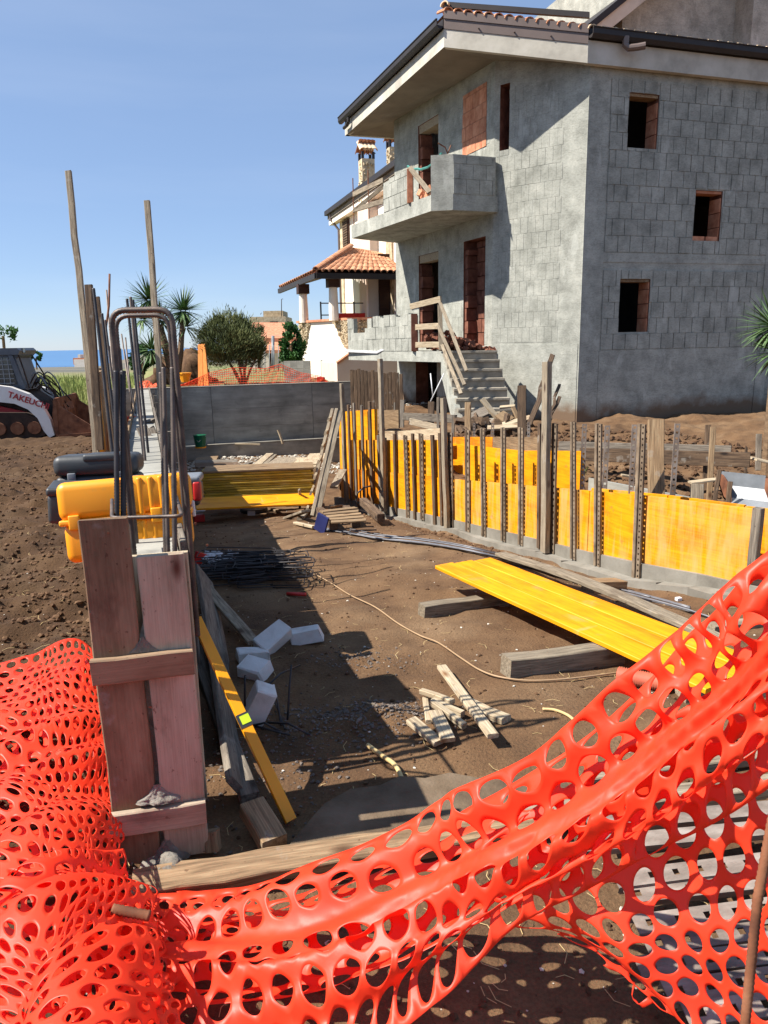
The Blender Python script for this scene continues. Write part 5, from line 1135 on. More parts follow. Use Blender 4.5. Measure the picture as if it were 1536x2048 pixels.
# ================================================================ panel stack, boards behind, ladder
st = thing('panel_stack', U(515, 1000, 10.3), 'neat stack of yellow-edged shutter panels lying in the pit', 'panel stack')
a0, a1 = G(403, 1004), G(626, 1000); a0 = U(403, 1002, 10.2); a1 = U(624, 1000, 10.4); zt_s = zat(a0, 943)-a0.z; n_ = 12; hh = zt_s/n_
zg_ = zgs(a0.x, a0.y)
for k in range(n_):
    dx = random.uniform(-.03, .03); z = a0.z+hh*k+hh/2+.0; q0 = Vector((a0.x+dx, a0.y+.25, z)); q1 = Vector((a1.x+dx, a1.y+.25, z)); board('shutter_panel', q0, q1, .5, hh*.86, stack_mat if k < n_-1 else wood_tan, ZUP, st, segs=2, jit=.001)
    if k in (2, 5, 8): pass
for x_ in (.15, .5, .85): q = a0.lerp(a1, x_); board('bearer', q+Vector((0, .0, -.05)), q+Vector((0, .5, -.05)), .08, .09, wood_grey, ZUP, st)
board('yellow_board', U(392, 1008, 9.6), U(640, 997, 10.0), .42, .027, yel_new, (0, -.15, 1), label='single bright yellow panel lying in front of the stack', cat='panel')
for k, (x0, y0, x1, y1, D0, D1, w_, mat, lab) in enumerate(((390, 932, 478, 930, 11.3, 11.5, .2, wood_dark, 'dark board flat behind the left of the stack'), (390, 925, 475, 924, 11.7, 11.9, .18, wood_grey, 'grey board flat behind the dark one'), (392, 920, 435, 917, 12.6, 12.6, .2, wood_tan, 'short brown board on the ledge side left of the planks'), (505, 938, 540, 908, 11.0, 13.0, .13, wood_pale, 'left of the two pale planks pointing away'), (518, 938, 548, 910, 11.0, 13.0, .11, wood_old, 'right of the two pale planks pointing away'),
    (545, 936, 580, 915, 11.0, 12.8, .42, wood_old, 'wide weathered board behind the stack'), (578, 938, 600, 920, 11.0, 12.4, .3, wood_grey, 'greyish wide board beside the weathered one'), (605, 936, 616, 916, 11.0, 12.6, .4, wood_pale, 'yellowish plywood sheet leaning by the ladder'), (622, 930, 636, 908, 11.2, 13.0, .3, wood_pale, 'pale sheet right behind the ladder'), (480, 935, 500, 925, 11.6, 12, .1, wood_grey, 'small offcut between the planks'), (668, 975, 686, 940, 10.8, 11.6, .12, wood_old, 'short pale plank leaning at the wall between ladder and yellow panels'))):
    board('loose_board', U(x0, y0, D0), U(x1, y1, D1), w_, .03, mat, (0, -.2, 1), label=lab, cat='board')
ld = thing('site_ladder', U(640, 1030, 9.6), 'rough timber ladder leaning beside the yellow panels', 'ladder')
lb, ltp = U(624, 1036, 9.5), U(673, 822, 10.9); lb2, lt2 = U(612, 1028, 9.9), U(661, 826, 11.2)
board('stile', lb, ltp, .10, .045, wood_old, (-1, -.2, 0), ld, segs=5, jit=.003)
board('stile', lb2+Vector((0, .42, 0)), lt2+Vector((0, .42, 0)), .10, .045, wood_old, (-1, -.2, 0), ld, segs=5, jit=.003)
board('stile_face', lb+Vector((.05, -.02, 0)), ltp+Vector((.05, -.02, 0)), .09, .03, wood_old, (0, -1, 0), ld, segs=5)
for k in range(7): f_ = .07+.14*k; p = lb.lerp(ltp, f_)-Vector((.09, .02, 0)); q = lb2.lerp(lt2, f_)+Vector((0, .42, 0)); board('rung', p, q, .06, .03, wood_pale, (-1, -.3, .4), ld, segs=2)
# ---- small things on the ground in the pit
p = G(508, 1024, .03); cl = thing('tape_coil', p, 'white and black coil of strapping lying on the earth by the stack', 'coil'); 
for (r_, z_, mat) in ((.16, .03, case_blk), (.15, .075, bag_m)):
    m = MB(); m.tube([p+Vector((math.cos(a)*r_, math.sin(a)*r_*.9, z_)) for a in [2*math.pi*i/20 for i in range(21)]], .032, 8, False); m.build('winding', mat, cl, True)
m = MB(); m.box((-.05, -.01, .0), (.05, .0, .06), Matrix.Translation(p+Vector((0, -.2, 0)))); m.build('paper_tag', bag_m, cl)
def small(name, px, py, sx, sy, sz, mat, rot, lab, cat, dz=0, tilt=0):
    c2 = G(px, py, sz); v, f = rbox(sx, sy, sz, min(sx, sy, sz)*.3, 2); Mx = Matrix.Translation(c2) @ Matrix.Rotation(rot, 4, 'Z') @ Matrix.Rotation(tilt, 4, 'Y'); return tag(obj(name, v, f, mat, None, Mx, False), lab, cat)
small('red_carton', 398, 1036, .07, .05, .05, red_pl, .4, 'small red carton left of the tape coil', 'box')
small('white_disc', 397, 1022, .1, .06, .015, bag_m, .1, 'white flat lid behind the small red carton', 'lid')
bk = small('booklet', 643, 1047, .075, .012, .10, blue_m, -.6, 'dark blue box standing tilted among the pallet pieces', 'box', tilt=.35)
bu = thing('bucket', U(401, 892, 16.6), 'green bucket on the ledge of the retaining wall', 'bucket'); bc = U(401, 893, 16.6)
m = MB(); m.tube([bc, bc+ZUP*.24], .12, 14, True, [.11, .14]); m.build('pail', green_pl, bu); m = MB(); m.tube([bc+ZUP*.245, bc+ZUP*.26], .145, 14, True); m.build('rim', green_pl, bu); m = MB(); m.tube([bc+ZUP*.24+Vector((-.14, -.02, 0)), bc+ZUP*.12+Vector((0, -.16, 0)), bc+ZUP*.24+Vector((.14, -.02, 0))], .006, 4); m.build('handle', bag_m, bu); m = MB(); m.tube([bc-ZUP*.03, bc], .125, 14); m.build('paint_ring', case_yel, bu)
pl = thing('broken_pallet', G(700, 1035), 'broken brown pallet lying at the foot of the yellow wall', 'pallet')
def gb(name, x0, y0, x1, y1, w_, t_, mat, parent=None, h0=.0, h1=.0, lab=None, cat=None, nrm=(0, 0, 1), **k):
    return board(name, G(x0, y0, h0+t_/2), G(x1, y1, h1+t_/2), w_, t_, mat, nrm, parent, label=lab, cat=cat, **k)
gb('pallet_runner', 640, 1022, 668, 1050, .09, .10, wood_dark, pl, .02, .02); gb('pallet_runner', 692, 1018, 712, 1046, .09, .1, wood_dark, pl, .04, .0); gb('pallet_runner', 726, 1003, 762, 1036, .09, .09, wood_dark, pl, .16, .05)
for k in range(5): gb('pallet_slat', 642+k*5, 1024+k*5, 712+k*5, 1016+k*6, .09, .02, wood_tan, pl, .13, .14)
for (x0, y0, x1, y1, w_, mat, lab) in ((590, 1046, 628, 1054, .05, wood_pale, 'thin pale lath on the earth left of the blue box'), (575, 1036, 612, 1022, .12, wood_old, 'plank wedge at the ladder foot'), (600, 1038, 616, 1018, .08, wood_old, 'short plank propped beside the ladder foot'), (545, 1018, 556, 1022, .06, wood_tan, 'tiny block right of the tape coil'), (672, 1006, 700, 1000, .08, wood_tan, 'flat offcut in front of the first yellow panel'), (655, 1015, 690, 1010, .08, wood_old, 'flat offcut above the pallet')):
    gb('ground_lath', x0, y0, x1, y1, w_, .03, mat, None, .0, .02 if x0 != 575 else .12, lab, 'lath')
rod('bent_bar', [U(720, 1018, 11.0), U(712, 1000, 11.0), U(716, 985, 11.0), U(728, 975, 11.0), U(741, 972, 11.0)], .012, rebar_dark, 'bent dark bar curling up against the yellow panels', cat='steel bar')
rod('post_stub', [G(600, 1022, -.05), U(599, 980, 9.9)], .02, wood_old, 'small vertical stick in front of the stack', cat='stick')
# ---- stirrup pile
sp = [(400, 1118), (610, 1118), (612, 1165), (400, 1195)]
for k in range(60):
    cx_ = random.uniform(455, 555); cy_ = random.uniform(1138, 1172); c2 = G(cx_, cy_); c2.z += .015+.0026*k; ln = random.uniform(.24, .30); wd = random.uniform(.06, .085); an = random.uniform(-.16, .22)+.1; ti = random.uniform(-.10, .10)
    Mx = Matrix.Translation(c2) @ Matrix.Rotation(an, 4, 'Z') @ Matrix.Rotation(ti, 4, 'X') @ Matrix.Rotation(random.uniform(-.05, .05), 4, 'Y')
    pts = rounded([Vector((0, -wd, 0)), Vector((ln, -wd, 0)), Vector((ln, wd, 0)), Vector((-ln, wd, 0)), Vector((-ln, -wd, 0)), Vector((.02, -wd, .008))], .03, 3)
    v, f = tubegeo([Mx @ p for p in pts], .0042, 5); o = wobj('stirrup', v, f, rebar_dark, None, True); tag(o, 'black steel stirrup in the tangled pile behind the white blocks', 'stirrup', 'stirrups in the pile')
def sheetobj(name, ctr, sx, sy, amp, mat, lab, cat):
    v = []; f = []; n = 22
    for j in range(n+1):
        for i in range(n+1):
            x, y = (i/n-.5)*2*sx, (j/n-.5)*2*sy; e = 1-max(abs(i/n-.5), abs(j/n-.5))*1.2; v.append((x+.03*float(vn(i*.5, j*.5)), y, amp*(.6+float(fbm(i*.3+ctr.x*9, j*.3, 3)))*e))
    for j in range(n):
        for i in range(n): q = j*(n+1)+i; f.append((q, q+1, q+n+2, q+n+1))
    return tag(obj(name, v, f, mat, None, Matrix.Translation(ctr) @ Matrix.Rotation(.2, 4, 'Z'), True), lab, cat)
sheetobj('plastic_bag', G(440, 1122, .02), .16, .08, .09, bag_m, 'crumpled pale plastic bag on top of the stirrup pile', 'bag')
small('red_white_sign', 398, 1118, .05, .02, .06, red_pl, .8, 'red and white plastic piece poking out behind the column box', 'plastic', tilt=.5)
p = G(590, 1188, .02); o = rod('hand_tool', [p-Vector((.06, -.01, 0)), p, p+Vector((.08, -.015, 0))], .014, red_pl, 'red tool handle on the earth in front of the stirrups', cat='handle')
# ---- white lightweight blocks
def wblock(px, py, sx, sy, sz, ea, lab, dz=0.0):
    c2 = G(px, py, 0); v = []; f = []; rw_ = random.Random(px)
    c2.z += sz+dz; sx, sy, sz = sx*.88, sy*.88, sz*.88; v, f = rbox(sx, sy, sz, .005, 1); k_ = rw_.uniform(.72, .95); v = [((x*k_ if z > 0 and x > 0 else x)+random.uniform(-.004, .004), (y*rw_.choice((1, 1, .9)))+random.uniform(-.004, .004), z+random.uniform(-.004, .004)) for x, y, z in v]
    return tag(obj('white_block', v, f, white_pl, None, Matrix.Translation(c2) @ Matrix.Rotation(ea[2], 4, 'Z') @ Matrix.Rotation(ea[1], 4, 'Y') @ Matrix.Rotation(ea[0], 4, 'X')), lab, 'block')
wblock(614, 1285, .11, .055, .045, (0, -.10, .12), 'white block lying furthest right, flat on the earth', .0)
wblock(548, 1302, .115, .06, .055, (.5, -.4, .75), 'biggest white block tilted in the middle of the group', .02)
wblock(508, 1322, .10, .05, .035, (.1, .1, .35), 'white block flat against the left plank', 0)
wblock(512, 1352, .085, .07, .04, (.25, .15, -.35), 'chipped white block below the others', .0)
wblock(520, 1448, .055, .05, .10, (.2, .45, .3), 'white block on end beside the spirit level', .0)
# loose bars by the blocks
for k, (x0, y0, x1, y1) in enumerate(((490, 1440, 490, 1350), (500, 1450, 580, 1470), (535, 1445, 620, 1470), (550, 1380, 562, 1450), (575, 1440, 583, 1330), (545, 1390, 570, 1458), (520, 1385, 600, 1330), (500, 1452, 560, 1462))):
    a_, c_ = G(x0, y0, .02), G(x1, y1, .02+.2*(k in (0, 4))); rod('loose_bar', [a_, a_.lerp(c_, .5)+ZUP*random.uniform(.0, .03), c_], .005, rebar_dark, 'thin dark bar scattered by the white blocks', 'loose bars by the white blocks', cat='steel bar')
# ---- planks along the left wall
gb('leaning_plank', 408, 1150, 486, 1590, .19, .03, wood_grey, None, .16, .02, 'long dirty plank leaning along the foot of the left wall', 'plank', (.9, .1, .55), segs=8, jit=.002)
gb('leaning_plank', 392, 1300, 500, 1600, .07, .05, wood_grey, None, .03, .02, 'narrow grey batten left of the spirit level', 'batten', (0, 0, 1), segs=4)
gb('leaning_plank', 413, 1175, 508, 1285, .07, .025, wood_old, None, .12, .05, 'thin old lath slanting to the white blocks', 'lath', (0, 0, 1), segs=4)
gb('short_beam', 505, 1612, 548, 1690, .09, .06, wood_tan, None, .05, .0, 'short brown timber right of the column box foot', 'timber', (0, 0, 1), segs=3)
gb('short_peg', 428, 1700, 424, 1660, .045, .05, wood_tan, None, .0, .06, 'orange-brown peg against the lower right of the column box', 'peg', (0, -1, 0), segs=2)
# ---- spirit level
la, lbm = U(392, 1238, 2.98), G(582, 1642, .02); lv = thing('spirit_level', lbm, 'long yellow spirit level leaning against the wall', 'spirit level')
nl_ = Vector((.45, -.75, .35)); nl_ = (nl_-(lbm-la).normalized()*nl_.dot((lbm-la).normalized())).normalized()
v, f = boardmesh((lbm-la).length, .042, .022, 2, 0, .002); obj('level_body', v, f, lev_m, lv, frame(la, lbm, nl_))
Mv = frame(la.lerp(lbm, .53), lbm, nl_)
for nm, a_, b_, mat in (('vial_frame', (-.025, -.0225, .0), (.03, .0225, .013), case_blk), ('vial', (-.016, -.014, .0), (.018, .0225, .0145), lime_pl)):
    m = MB(); m.box(a_, b_); obj(nm, m.v, m.f, mat, lv, Mv)
m = MB(); m.box((.0, .021, -.011), (.8, .0225, .011)); 
# ---- cable
cp = [(575, 1135), (606, 1143), (632, 1150), (665, 1168), (700, 1190), (750, 1214), (795, 1246), (840, 1271), (876, 1285), (925, 1318), (960, 1340), (1000, 1354), (1060, 1361), (1130, 1358), (1200, 1350), (1250, 1343), (1290, 1340)]
P_ = [G(x, y, .012) for x, y in cp]
def smoothpts(P, n=6):
    r = []
    for i in range(len(P)-1):
        p0, p1, p2, p3 = P[max(i-1, 0)], P[i], P[i+1], P[min(i+2, len(P)-1)]
        for k in range(n):
            t = k/n; r.append(.5*((2*p1)+(p2-p0)*t+(2*p0-5*p1+4*p2-p3)*t*t+(3*p1-p0-3*p2+p3)*t*t*t))
    return r+[P[-1]]
o = rod('power_cable', smoothpts(P_), .0048, cable_m, 'beige cable snaking across the brown earth', cat='cable')
def gcurve(name, pts, r, mat, lab, cat, dz=.01): return rod(name, smoothpts([G(x, y, dz) for x, y in pts], 4), r, mat, lab, cat=cat)
gcurve('dry_stalk', [(1085, 1418), (1110, 1420), (1135, 1430), (1150, 1442)], .007, straw_m, 'bent dry stalk on the earth left of the net', 'stalk')
gcurve('hose_end', [(735, 1490), (765, 1512), (790, 1530), (805, 1560), (817, 1595)], .010, straw_m, 'grey bent hose end lying over the earth mound', 'hose', .02)
# ---- big yellow panel on bearers
zp = zgs(*G(1100, 1230)[:2])
P1, P2, P3, P4 = [UZ(x, y, zp+.16) for x, y in ((868, 1134), (984, 1119), (1560, 1337), (1403, 1383))]
yp = thing('raised_shutter_board', P1, 'big bright yellow shutter panel raised on timber bearers', 'panel')
Lp = (P4-P1); nb = 3
far = (P2-P1)
for k in range(nb):
    a_ = P1.lerp(P2, (k+.5)/nb); c_ = P4.lerp(P3, (k+.5)/nb); c_ = a_+(c_-a_).normalized()*Lp.length*(1-.02*(k == 1))
    dn = (c_-a_).normalized(); wv = (far-dn*far.dot(dn)).length/nb
    board('panel_plank', a_, c_, wv-.0015, .027, yel_new, ZUP, yp, segs=8, jit=.0006)
def beam(x0, y0, x1, y1, w_, t_, lab, mat=wood_old): 
    a_, c_ = G(x0, y0), G(x1, y1); a_.z = zgs(a_.x, a_.y)+t_/2-.01; c_.z = zgs(c_.x, c_.y)+t_/2-.01; board('timber_bearer', a_, c_, w_, t_, mat, ZUP, segs=4, jit=.003, label=lab, cat='timber')
beam(842, 1232, 1010, 1210, .09, .09, 'bearer sticking out left from under the far end of the yellow panel'); beam(1012, 1352, 1240, 1322, .10, .11, 'nearer bearer under the middle of the yellow panel'); beam(1175, 1182, 1240, 1180, .12, .09, 'block of timber at the right side of the yellow panel', wood_tan); beam(1420, 1262, 1520, 1250, .08, .05, 'short grey timber between the panel and the wall', wood_old); beam(1360, 1395, 1560, 1385, .1, .09, 'bearer under the near end of the yellow panel')
board('old_plank', G(1000, 1108, .06), G(1450, 1285, .12), .1, .03, wood_old, (0, 0, 1), segs=10, bow=.04, label='long old grey plank lying behind the yellow panel', cat='plank')
pp = G(1235, 1350, .05); pq = G(1330, 1368, .04); ps = [pp.lerp(pq, i/40) for i in range(41)]
o = rod('drain_hose', ps, .04, pipe_m, 'short reddish corrugated pipe under the yellow panel', cat='pipe'); o.data = mesh('drain_hose', *tubegeo([p-WM[o.name].translation for p in ps], .04, 12, True, [.045 if i % 2 else .037 for i in range(41)]), pipe_m, True)
# bars lying along the wall
base = [(640, 1052), (700, 1062), (760, 1073), (830, 1080), (900, 1090), (960, 1102), (1010, 1114), (1080, 1136), (1150, 1158), (1230, 1178), (1300, 1196), (1380, 1218), (1470, 1250)]
for k in range(13):
    s0 = random.randint(0, 3) if k else 0; e0_ = len(base)-random.randint(0, 3) if k else len(base); oy = random.uniform(-5, 6); sw = random.uniform(-.006, .006)
    pts = [G(x, y+oy+sw*(x-900), .012+.008*(k % 3)) for x, y in base[s0:e0_]]; rod('long_bar', smoothpts(pts, 3), .006, rebar_grey, 'long grey steel bar lying in the bundle along the yellow wall', 'long bars lying along the yellow wall', cat='steel bar')
small('white_scrap', 1357, 1198, .02, .015, .012, bag_m, .3, 'small white scrap on the earth by the kerb', 'scrap')
# ---- pile of laths
for k, (x0, y0, x1, y1, w_, t_, h0, h1, lab) in enumerate(((884, 1334, 986, 1472, .05, .022, .03, .05, 'longest pale lath lying across the offcut pile'), (938, 1408, 1012, 1440, .065, .03, .0, .0, 'pale offcut poking out to the right of the pile'), (842, 1382, 906, 1404, .03, .025, .03, .03, 'top left thin offcut of the pile'), (851, 1398, 857, 1444, .028, .02, .0, .0, 'short upright-pointing offcut at the left of the pile'), (864, 1404, 930, 1452, .03, .03, .03, .01, 'square yellowish stick in the middle of the pile'), (866, 1402, 926, 1428, .03, .03, .02, .01, 'second yellowish stick just behind the square one'), (870, 1424, 896, 1480, .062, .022, .02, .03, 'flat grey offcut pointing at the viewer'), (822, 1440, 878, 1486, .055, .025, .0, .01, 'lowest left pale offcut of the pile'))):
    gb('wood_offcut', x0, y0, x1, y1, w_, t_, wood_pale, None, h0, h1, lab, 'offcut', segs=2)
# ---- edge plank in front and slab behind it
e0_, e1_ = UZ(262, 1775, .05), UZ(1010, 1650, .05); e2_ = e0_+(e1_-e0_)*1.15
board('edge_plank', e0_+Vector((0, .02, -.015)), e2_-ZUP*.015, .085, .06, wood_tan, (-.05, -.45, 1), segs=10, jit=.003, label='long flat timber lying in front of the column box', cat='timber')
board('edge_plank', UZ(1000, 1640, .04), UZ(1640, 1560, .04), .09, .05, wood_old, ZUP, segs=8, jit=.003, label='long timber under the hanging net at the right', cat='timber')
board('edge_plank', UZ(1180, 1560, .04), UZ(1640, 1500, .04), .05, .04, wood_old, ZUP, segs=6, label='thin lath behind the timber under the net', cat='lath')
m = MB(); q = [(570, 1700), (1160, 1600), (1130, 1560), (1080, 1566), (1020, 1548), (960, 1556), (900, 1545), (850, 1556), (800, 1552), (760, 1570), (700, 1578), (650, 1606), (628, 1630)]; top_ = [UZ(x, y, .024) for x, y in q]; m.prism([p-ZUP*.1 for p in top_], ZUP*.1); tag(m.build('slab_strip', slab_m), kind='structure')
# ================================================================ orange safety netting
def bicubic(C, u, v):
    C = np.asarray(C, float); nr, nc = C.shape[:2]
    def wts(t, n):
        x = np.clip(t, 0, 1)*(n-1); i = np.clip(np.floor(x).astype(int), 0, n-2); f = x-i
        W = np.stack([-.5*f+f*f-.5*f**3, 1-2.5*f*f+1.5*f**3, .5*f+2*f*f-1.5*f**3, -.5*f*f+.5*f**3]); I = np.stack([i-1, i, i+1, i+2]); return W, I
    Pd = np.zeros((nr+2, nc+2, 3)); Pd[1:-1, 1:-1] = C; Pd[0, 1:-1] = 2*C[0]-C[1]; Pd[-1, 1:-1] = 2*C[-1]-C[-2]
    Pd[:, 0] = 2*Pd[:, 1]-Pd[:, 2]; Pd[:, -1] = 2*Pd[:, -2]-Pd[:, -3]
    Wu, Iu = wts(u, nc); Wv, Iv = wts(v, nr); r = 0
    for a in range(4):
        for b_ in range(4): r = r+Pd[Iv[a]+1, Iu[b_]+1]*(Wv[a]*Wu[b_])[..., None]
    return r
def netting(C, nu, nv, disp, rx=.36, ry=.40, solid=(), seed=1, jit=.05, warp=.0):
    rg = random.Random(seed); pts = []; key = {}; faces = []
    hexc = [(0, 2/3), (.5, 1/3), (.5, -1/3), (0, -2/3), (-.5, -1/3), (-.5, 1/3)]
    def bp(x, y):
        k = (round(x*600), round(y*900))
        if k not in key: key[k] = len(pts); pts.append((x, y))
        return key[k]
    for j in range(nv):
        for i in range(nu):
            cx_, cy_ = i+.5+.5*(j % 2), j+.5; B = []
            for e in range(6):
                a, b_ = hexc[e], hexc[(e+1) % 6]
                for k in range(3):
                    t = k/3; yy_ = cy_+a[1]*(1-t)+b_[1]*t
                    if yy_ < .17: yy_ = -.1
                    if yy_ > nv-.17: yy_ = nv+.1
                    B.append((cx_+a[0]*(1-t)+b_[0]*t, yy_))
            ob = [bp(*p) for p in B]; jx, jy = rg.uniform(-jit, jit), rg.uniform(-jit, jit); sx, sy = rx*rg.uniform(.82, 1.12), ry*rg.uniform(.82, 1.12); ro = rg.uniform(-.2, .2)
            ring = []; mid = []
            for (x, y) in B:
                a = math.atan2((y-cy_)*.85, x-cx_)+ro*0; ex, ey = math.cos(a)*sx, math.sin(a)*sy
                ex, ey = ex*math.cos(ro)-ey*math.sin(ro), ex*math.sin(ro)+ey*math.cos(ro)
                ring.append(len(pts)); pts.append((cx_+jx+ex, cy_+jy+ey))
            n = 18
            for k in range(n): faces.append((ob[k], ring[k], ring[(k+1) % n], ob[(k+1) % n]))
            if j in solid:
                c_ = len(pts); pts.append((cx_, cy_))
                for k in range(n): faces.append((ring[k], c_, ring[(k+1) % n]))
    P = np.array(pts); X_ = P[:, 0]/(nu+.5); Y_ = np.clip((P[:, 1]+.17)/(nv+.34), 0, 1)
    if warp: wn_ = np.sin(np.pi*Y_)**.5; wm_ = np.sin(np.pi*np.clip(X_, 0, 1))**.5; X_ = np.clip(X_+wm_*warp*fbm(P[:, 0]*.22+seed, P[:, 1]*.22, 2)/nu, 0, 1); Y_ = np.clip(Y_+wn_*warp*fbm(P[:, 0]*.22+seed+9, P[:, 1]*.22, 2)/nv, 0, 1)
    S0 = bicubic(C, X_, Y_); e = .01
    du = bicubic(C, np.minimum(X_+e, 1), Y_)-bicubic(C, np.maximum(X_-e, 0), Y_); dv = bicubic(C, X_, np.minimum(Y_+e, 1))-bicubic(C, X_, np.maximum(Y_-e, 0))
    N_ = np.cross(du, dv); N_ /= np.linalg.norm(N_, axis=1)[:, None]+1e-9
    flip = np.sign((N_*(np.array([0, 0, CAMZ])-S0)).sum(1)); N_ *= flip[:, None]
    return S0+N_*disp(P[:, 0], P[:, 1], X_, Y_, S0)[:, None], faces
def netobj(name, C, nu, nv, disp, label=None, cat=None, parent=None, mat=None, floor=.012, **k):
    C = [[tuple(p) for p in row] for row in C]; V, F_ = netting(C, nu, nv, disp, **k)
    g = np.array([zgs(x, y) for x, y in V[:, :2]]); V[:, 2] = np.maximum(V[:, 2], g+floor)
    o = wobj(name, [Vector(p) for p in V], F_, mat or net_m, parent, True)
    sm = o.modifiers.new('sub', 'SUBSURF'); sm.levels = 1; sm.render_levels = 1
    so = o.modifiers.new('thick', 'SOLIDIFY'); so.thickness = .0008
    if label: tag(o, label, cat)
    return o
Lc = [[(300, 1800, 2.15), (470, 1792, 2.1), (620, 1740, 2.0), (760, 1690, 1.92), (900, 1603, 1.85), (1060, 1515, 1.72), (1220, 1392, 1.6), (1360, 1250, 1.5), (1470, 1145, 1.4), (1640, 985, 1.3)],
      [(290, 1870, 2.0), (450, 1850, 1.95), (600, 1815, 1.88), (760, 1765, 1.8), (920, 1690, 1.74), (1080, 1600, 1.65), (1240, 1480, 1.55), (1390, 1365, 1.45), (1510, 1265, 1.35), (1660, 1140, 1.27)],
      [(280, 1950, 1.85), (440, 1930, 1.82), (600, 1895, 1.76), (770, 1845, 1.7), (930, 1770, 1.66), (1090, 1680, 1.6), (1250, 1575, 1.52), (1400, 1460, 1.42), (1530, 1360, 1.33), (1670, 1255, 1.25)],
      [(270, 2040, 1.72), (430, 2015, 1.7), (600, 1985, 1.65), (760, 1930, 1.6), (900, 1865, 1.6), (1060, 1775, 1.57), (1240, 1670, 1.5), (1400, 1560, 1.4), (1540, 1465, 1.32), (1680, 1370, 1.24)],
      [(260, 2150, 1.6), (430, 2140, 1.58), (600, 2120, 1.55), (745, 2090, 1.55), (860, 1990, 1.6), (1000, 1855, 1.62), (1180, 1765, 1.58), (1380, 1660, 1.46), (1550, 1570, 1.36), (1690, 1480, 1.28)]]
def toW(C): return [[U(*p) for p in r] for r in C]
def dL(x, y, u, v, S0): return .026*np.sin(2*np.pi*(v*2.1+.25*vn(u*4, v*1.5)))+.012*np.sin(2*np.pi*(v*5.3+.5*vn(u*5, v*2)+.2))+.006*fbm(x*.45, y*.45, 3)+.014*(np.abs(np.sin(2*np.pi*(v*1.6+.06*x+.3*vn(u*3+2, v*2))))-.5)+.010*(np.abs(vn(x*.33+y*.2, y*.5))-.3)
netobj('safety_net', toW(Lc), 24, 7, dL, 'orange safety net band sweeping up to the right across the foreground', 'safety net', solid=(2,), seed=3, warp=.6, rx=.39, ry=.42)
L2 = [[(p[0]+14, p[1]+12, p[2]+.085) for p in r] for r in Lc[:4]]
def dL2(x, y, u, v, S0): return .02*np.sin(2*np.pi*(v*1.7+.5+.3*vn(u*4, v*1.5)))+.012*fbm(x*.5+7, y*.5, 3)
netobj('safety_net', toW(L2), 20, 6, dL2, 'second layer of orange net folded behind the rising band', 'safety net', seed=9, warp=.5, rx=.37, ry=.38)
Rc_ = [[(960, 1690, 1.75), (1100, 1590, 1.72), (1260, 1480, 1.66), (1410, 1380, 1.6), (1660, 1240, 1.5)],
       [(985, 1770, 1.72), (1140, 1690, 1.68), (1300, 1610, 1.62), (1460, 1540, 1.56), (1680, 1450, 1.48)],
       [(1020, 1850, 1.68), (1170, 1800, 1.64), (1330, 1750, 1.58), (1490, 1705, 1.52), (1690, 1660, 1.45)],
       [(1103, 1878, 1.66), (1240, 1900, 1.6), (1370, 1890, 1.54), (1510, 1870, 1.48), (1700, 1850, 1.42)],
       [(1190, 1922, 1.64), (1300, 1985, 1.58), (1420, 2030, 1.52), (1540, 2050, 1.46), (1710, 2050, 1.4)],
       [(1262, 1975, 1.62), (1350, 2060, 1.56), (1460, 2130, 1.5), (1570, 2170, 1.44), (1720, 2190, 1.38)]]
def dR(x, y, u, v, S0): return .022*np.sin(2*np.pi*(u*1.6-v*.9+.3))+.010*np.sin(2*np.pi*(u*3.4+.4*vn(v*4, u)))+.008*fbm(x*.4, y*.4, 3)
netobj('safety_net', toW(Rc_), 11, 10, dR, 'orange net curtain hanging over the steel rails at the lower right', 'safety net', seed=5, warp=.5, rx=.39, ry=.43)
Fc = [[(225, 1762, .02), (330, 1778, .02), (450, 1790, .03), (560, 1800, .03)], [(235, 1830, .02), (330, 1840, .03), (440, 1850, .04), (540, 1850, .04)], [(240, 1900, .03), (330, 1910, .06), (440, 1915, .06), (530, 1910, .05)]]
netobj('safety_net', [[UZ(*p) for p in r] for r in Fc], 9, 6, lambda x, y, u, v, S0: .006*fbm(x*.4, y*.4, 3)+.005, 'flat strip of orange net on the ground in front of the edge timber', 'safety net', seed=6, warp=.3)
Pc = [[(-90, 1350, .06), (55, 1325, .10), (140, 1288, .12), (196, 1312, .06)], [(-90, 1420, .08), (60, 1410, .14), (150, 1390, .16), (208, 1400, .10)],
      [(-90, 1520, .10), (60, 1510, .18), (150, 1500, .18), (216, 1500, .12)], [(-90, 1640, .12), (60, 1630, .22), (155, 1620, .22), (226, 1620, .14)],
      [(-90, 1760, .18), (70, 1750, .28), (170, 1740, .24), (240, 1730, .14)], [(-90, 1880, .22), (80, 1870, .34), (190, 1850, .28), (285, 1830, .16)],
      [(-90, 2010, .26), (90, 2000, .36), (210, 1990, .32), (315, 1975, .20)], [(-90, 2160, .28), (90, 2150, .38), (230, 2140, .34), (345, 2130, .22)]]
PW = [[UZ(*p) for p in r] for r in Pc]
def ridged(a): return 1-np.abs(a)
def dP(x, y, u, v, S0): X_, Y_ = S0[:, 0], S0[:, 1]; return (.045*(ridged(vn(X_*2.5+Y_*1.5, Y_*1.8))-.6)+.028*np.sin(2*np.pi*(X_*2.0-Y_*1.5+.5*vn(X_*2, Y_*2))))*(.45+.55*smooth(3.2, 2.2, Y_)*1)+.010*fbm(X_*5, Y_*5, 2)+.02
netobj('safety_net', PW, 15, 42, dP, 'crumpled heap of orange net on the ground left of the column box', 'safety net', seed=11, warp=1.2, rx=.34, ry=.37, solid=(27,))
P2 = [[p-ZUP*.055+Vector((.02, .03, 0)) for p in r] for r in PW]
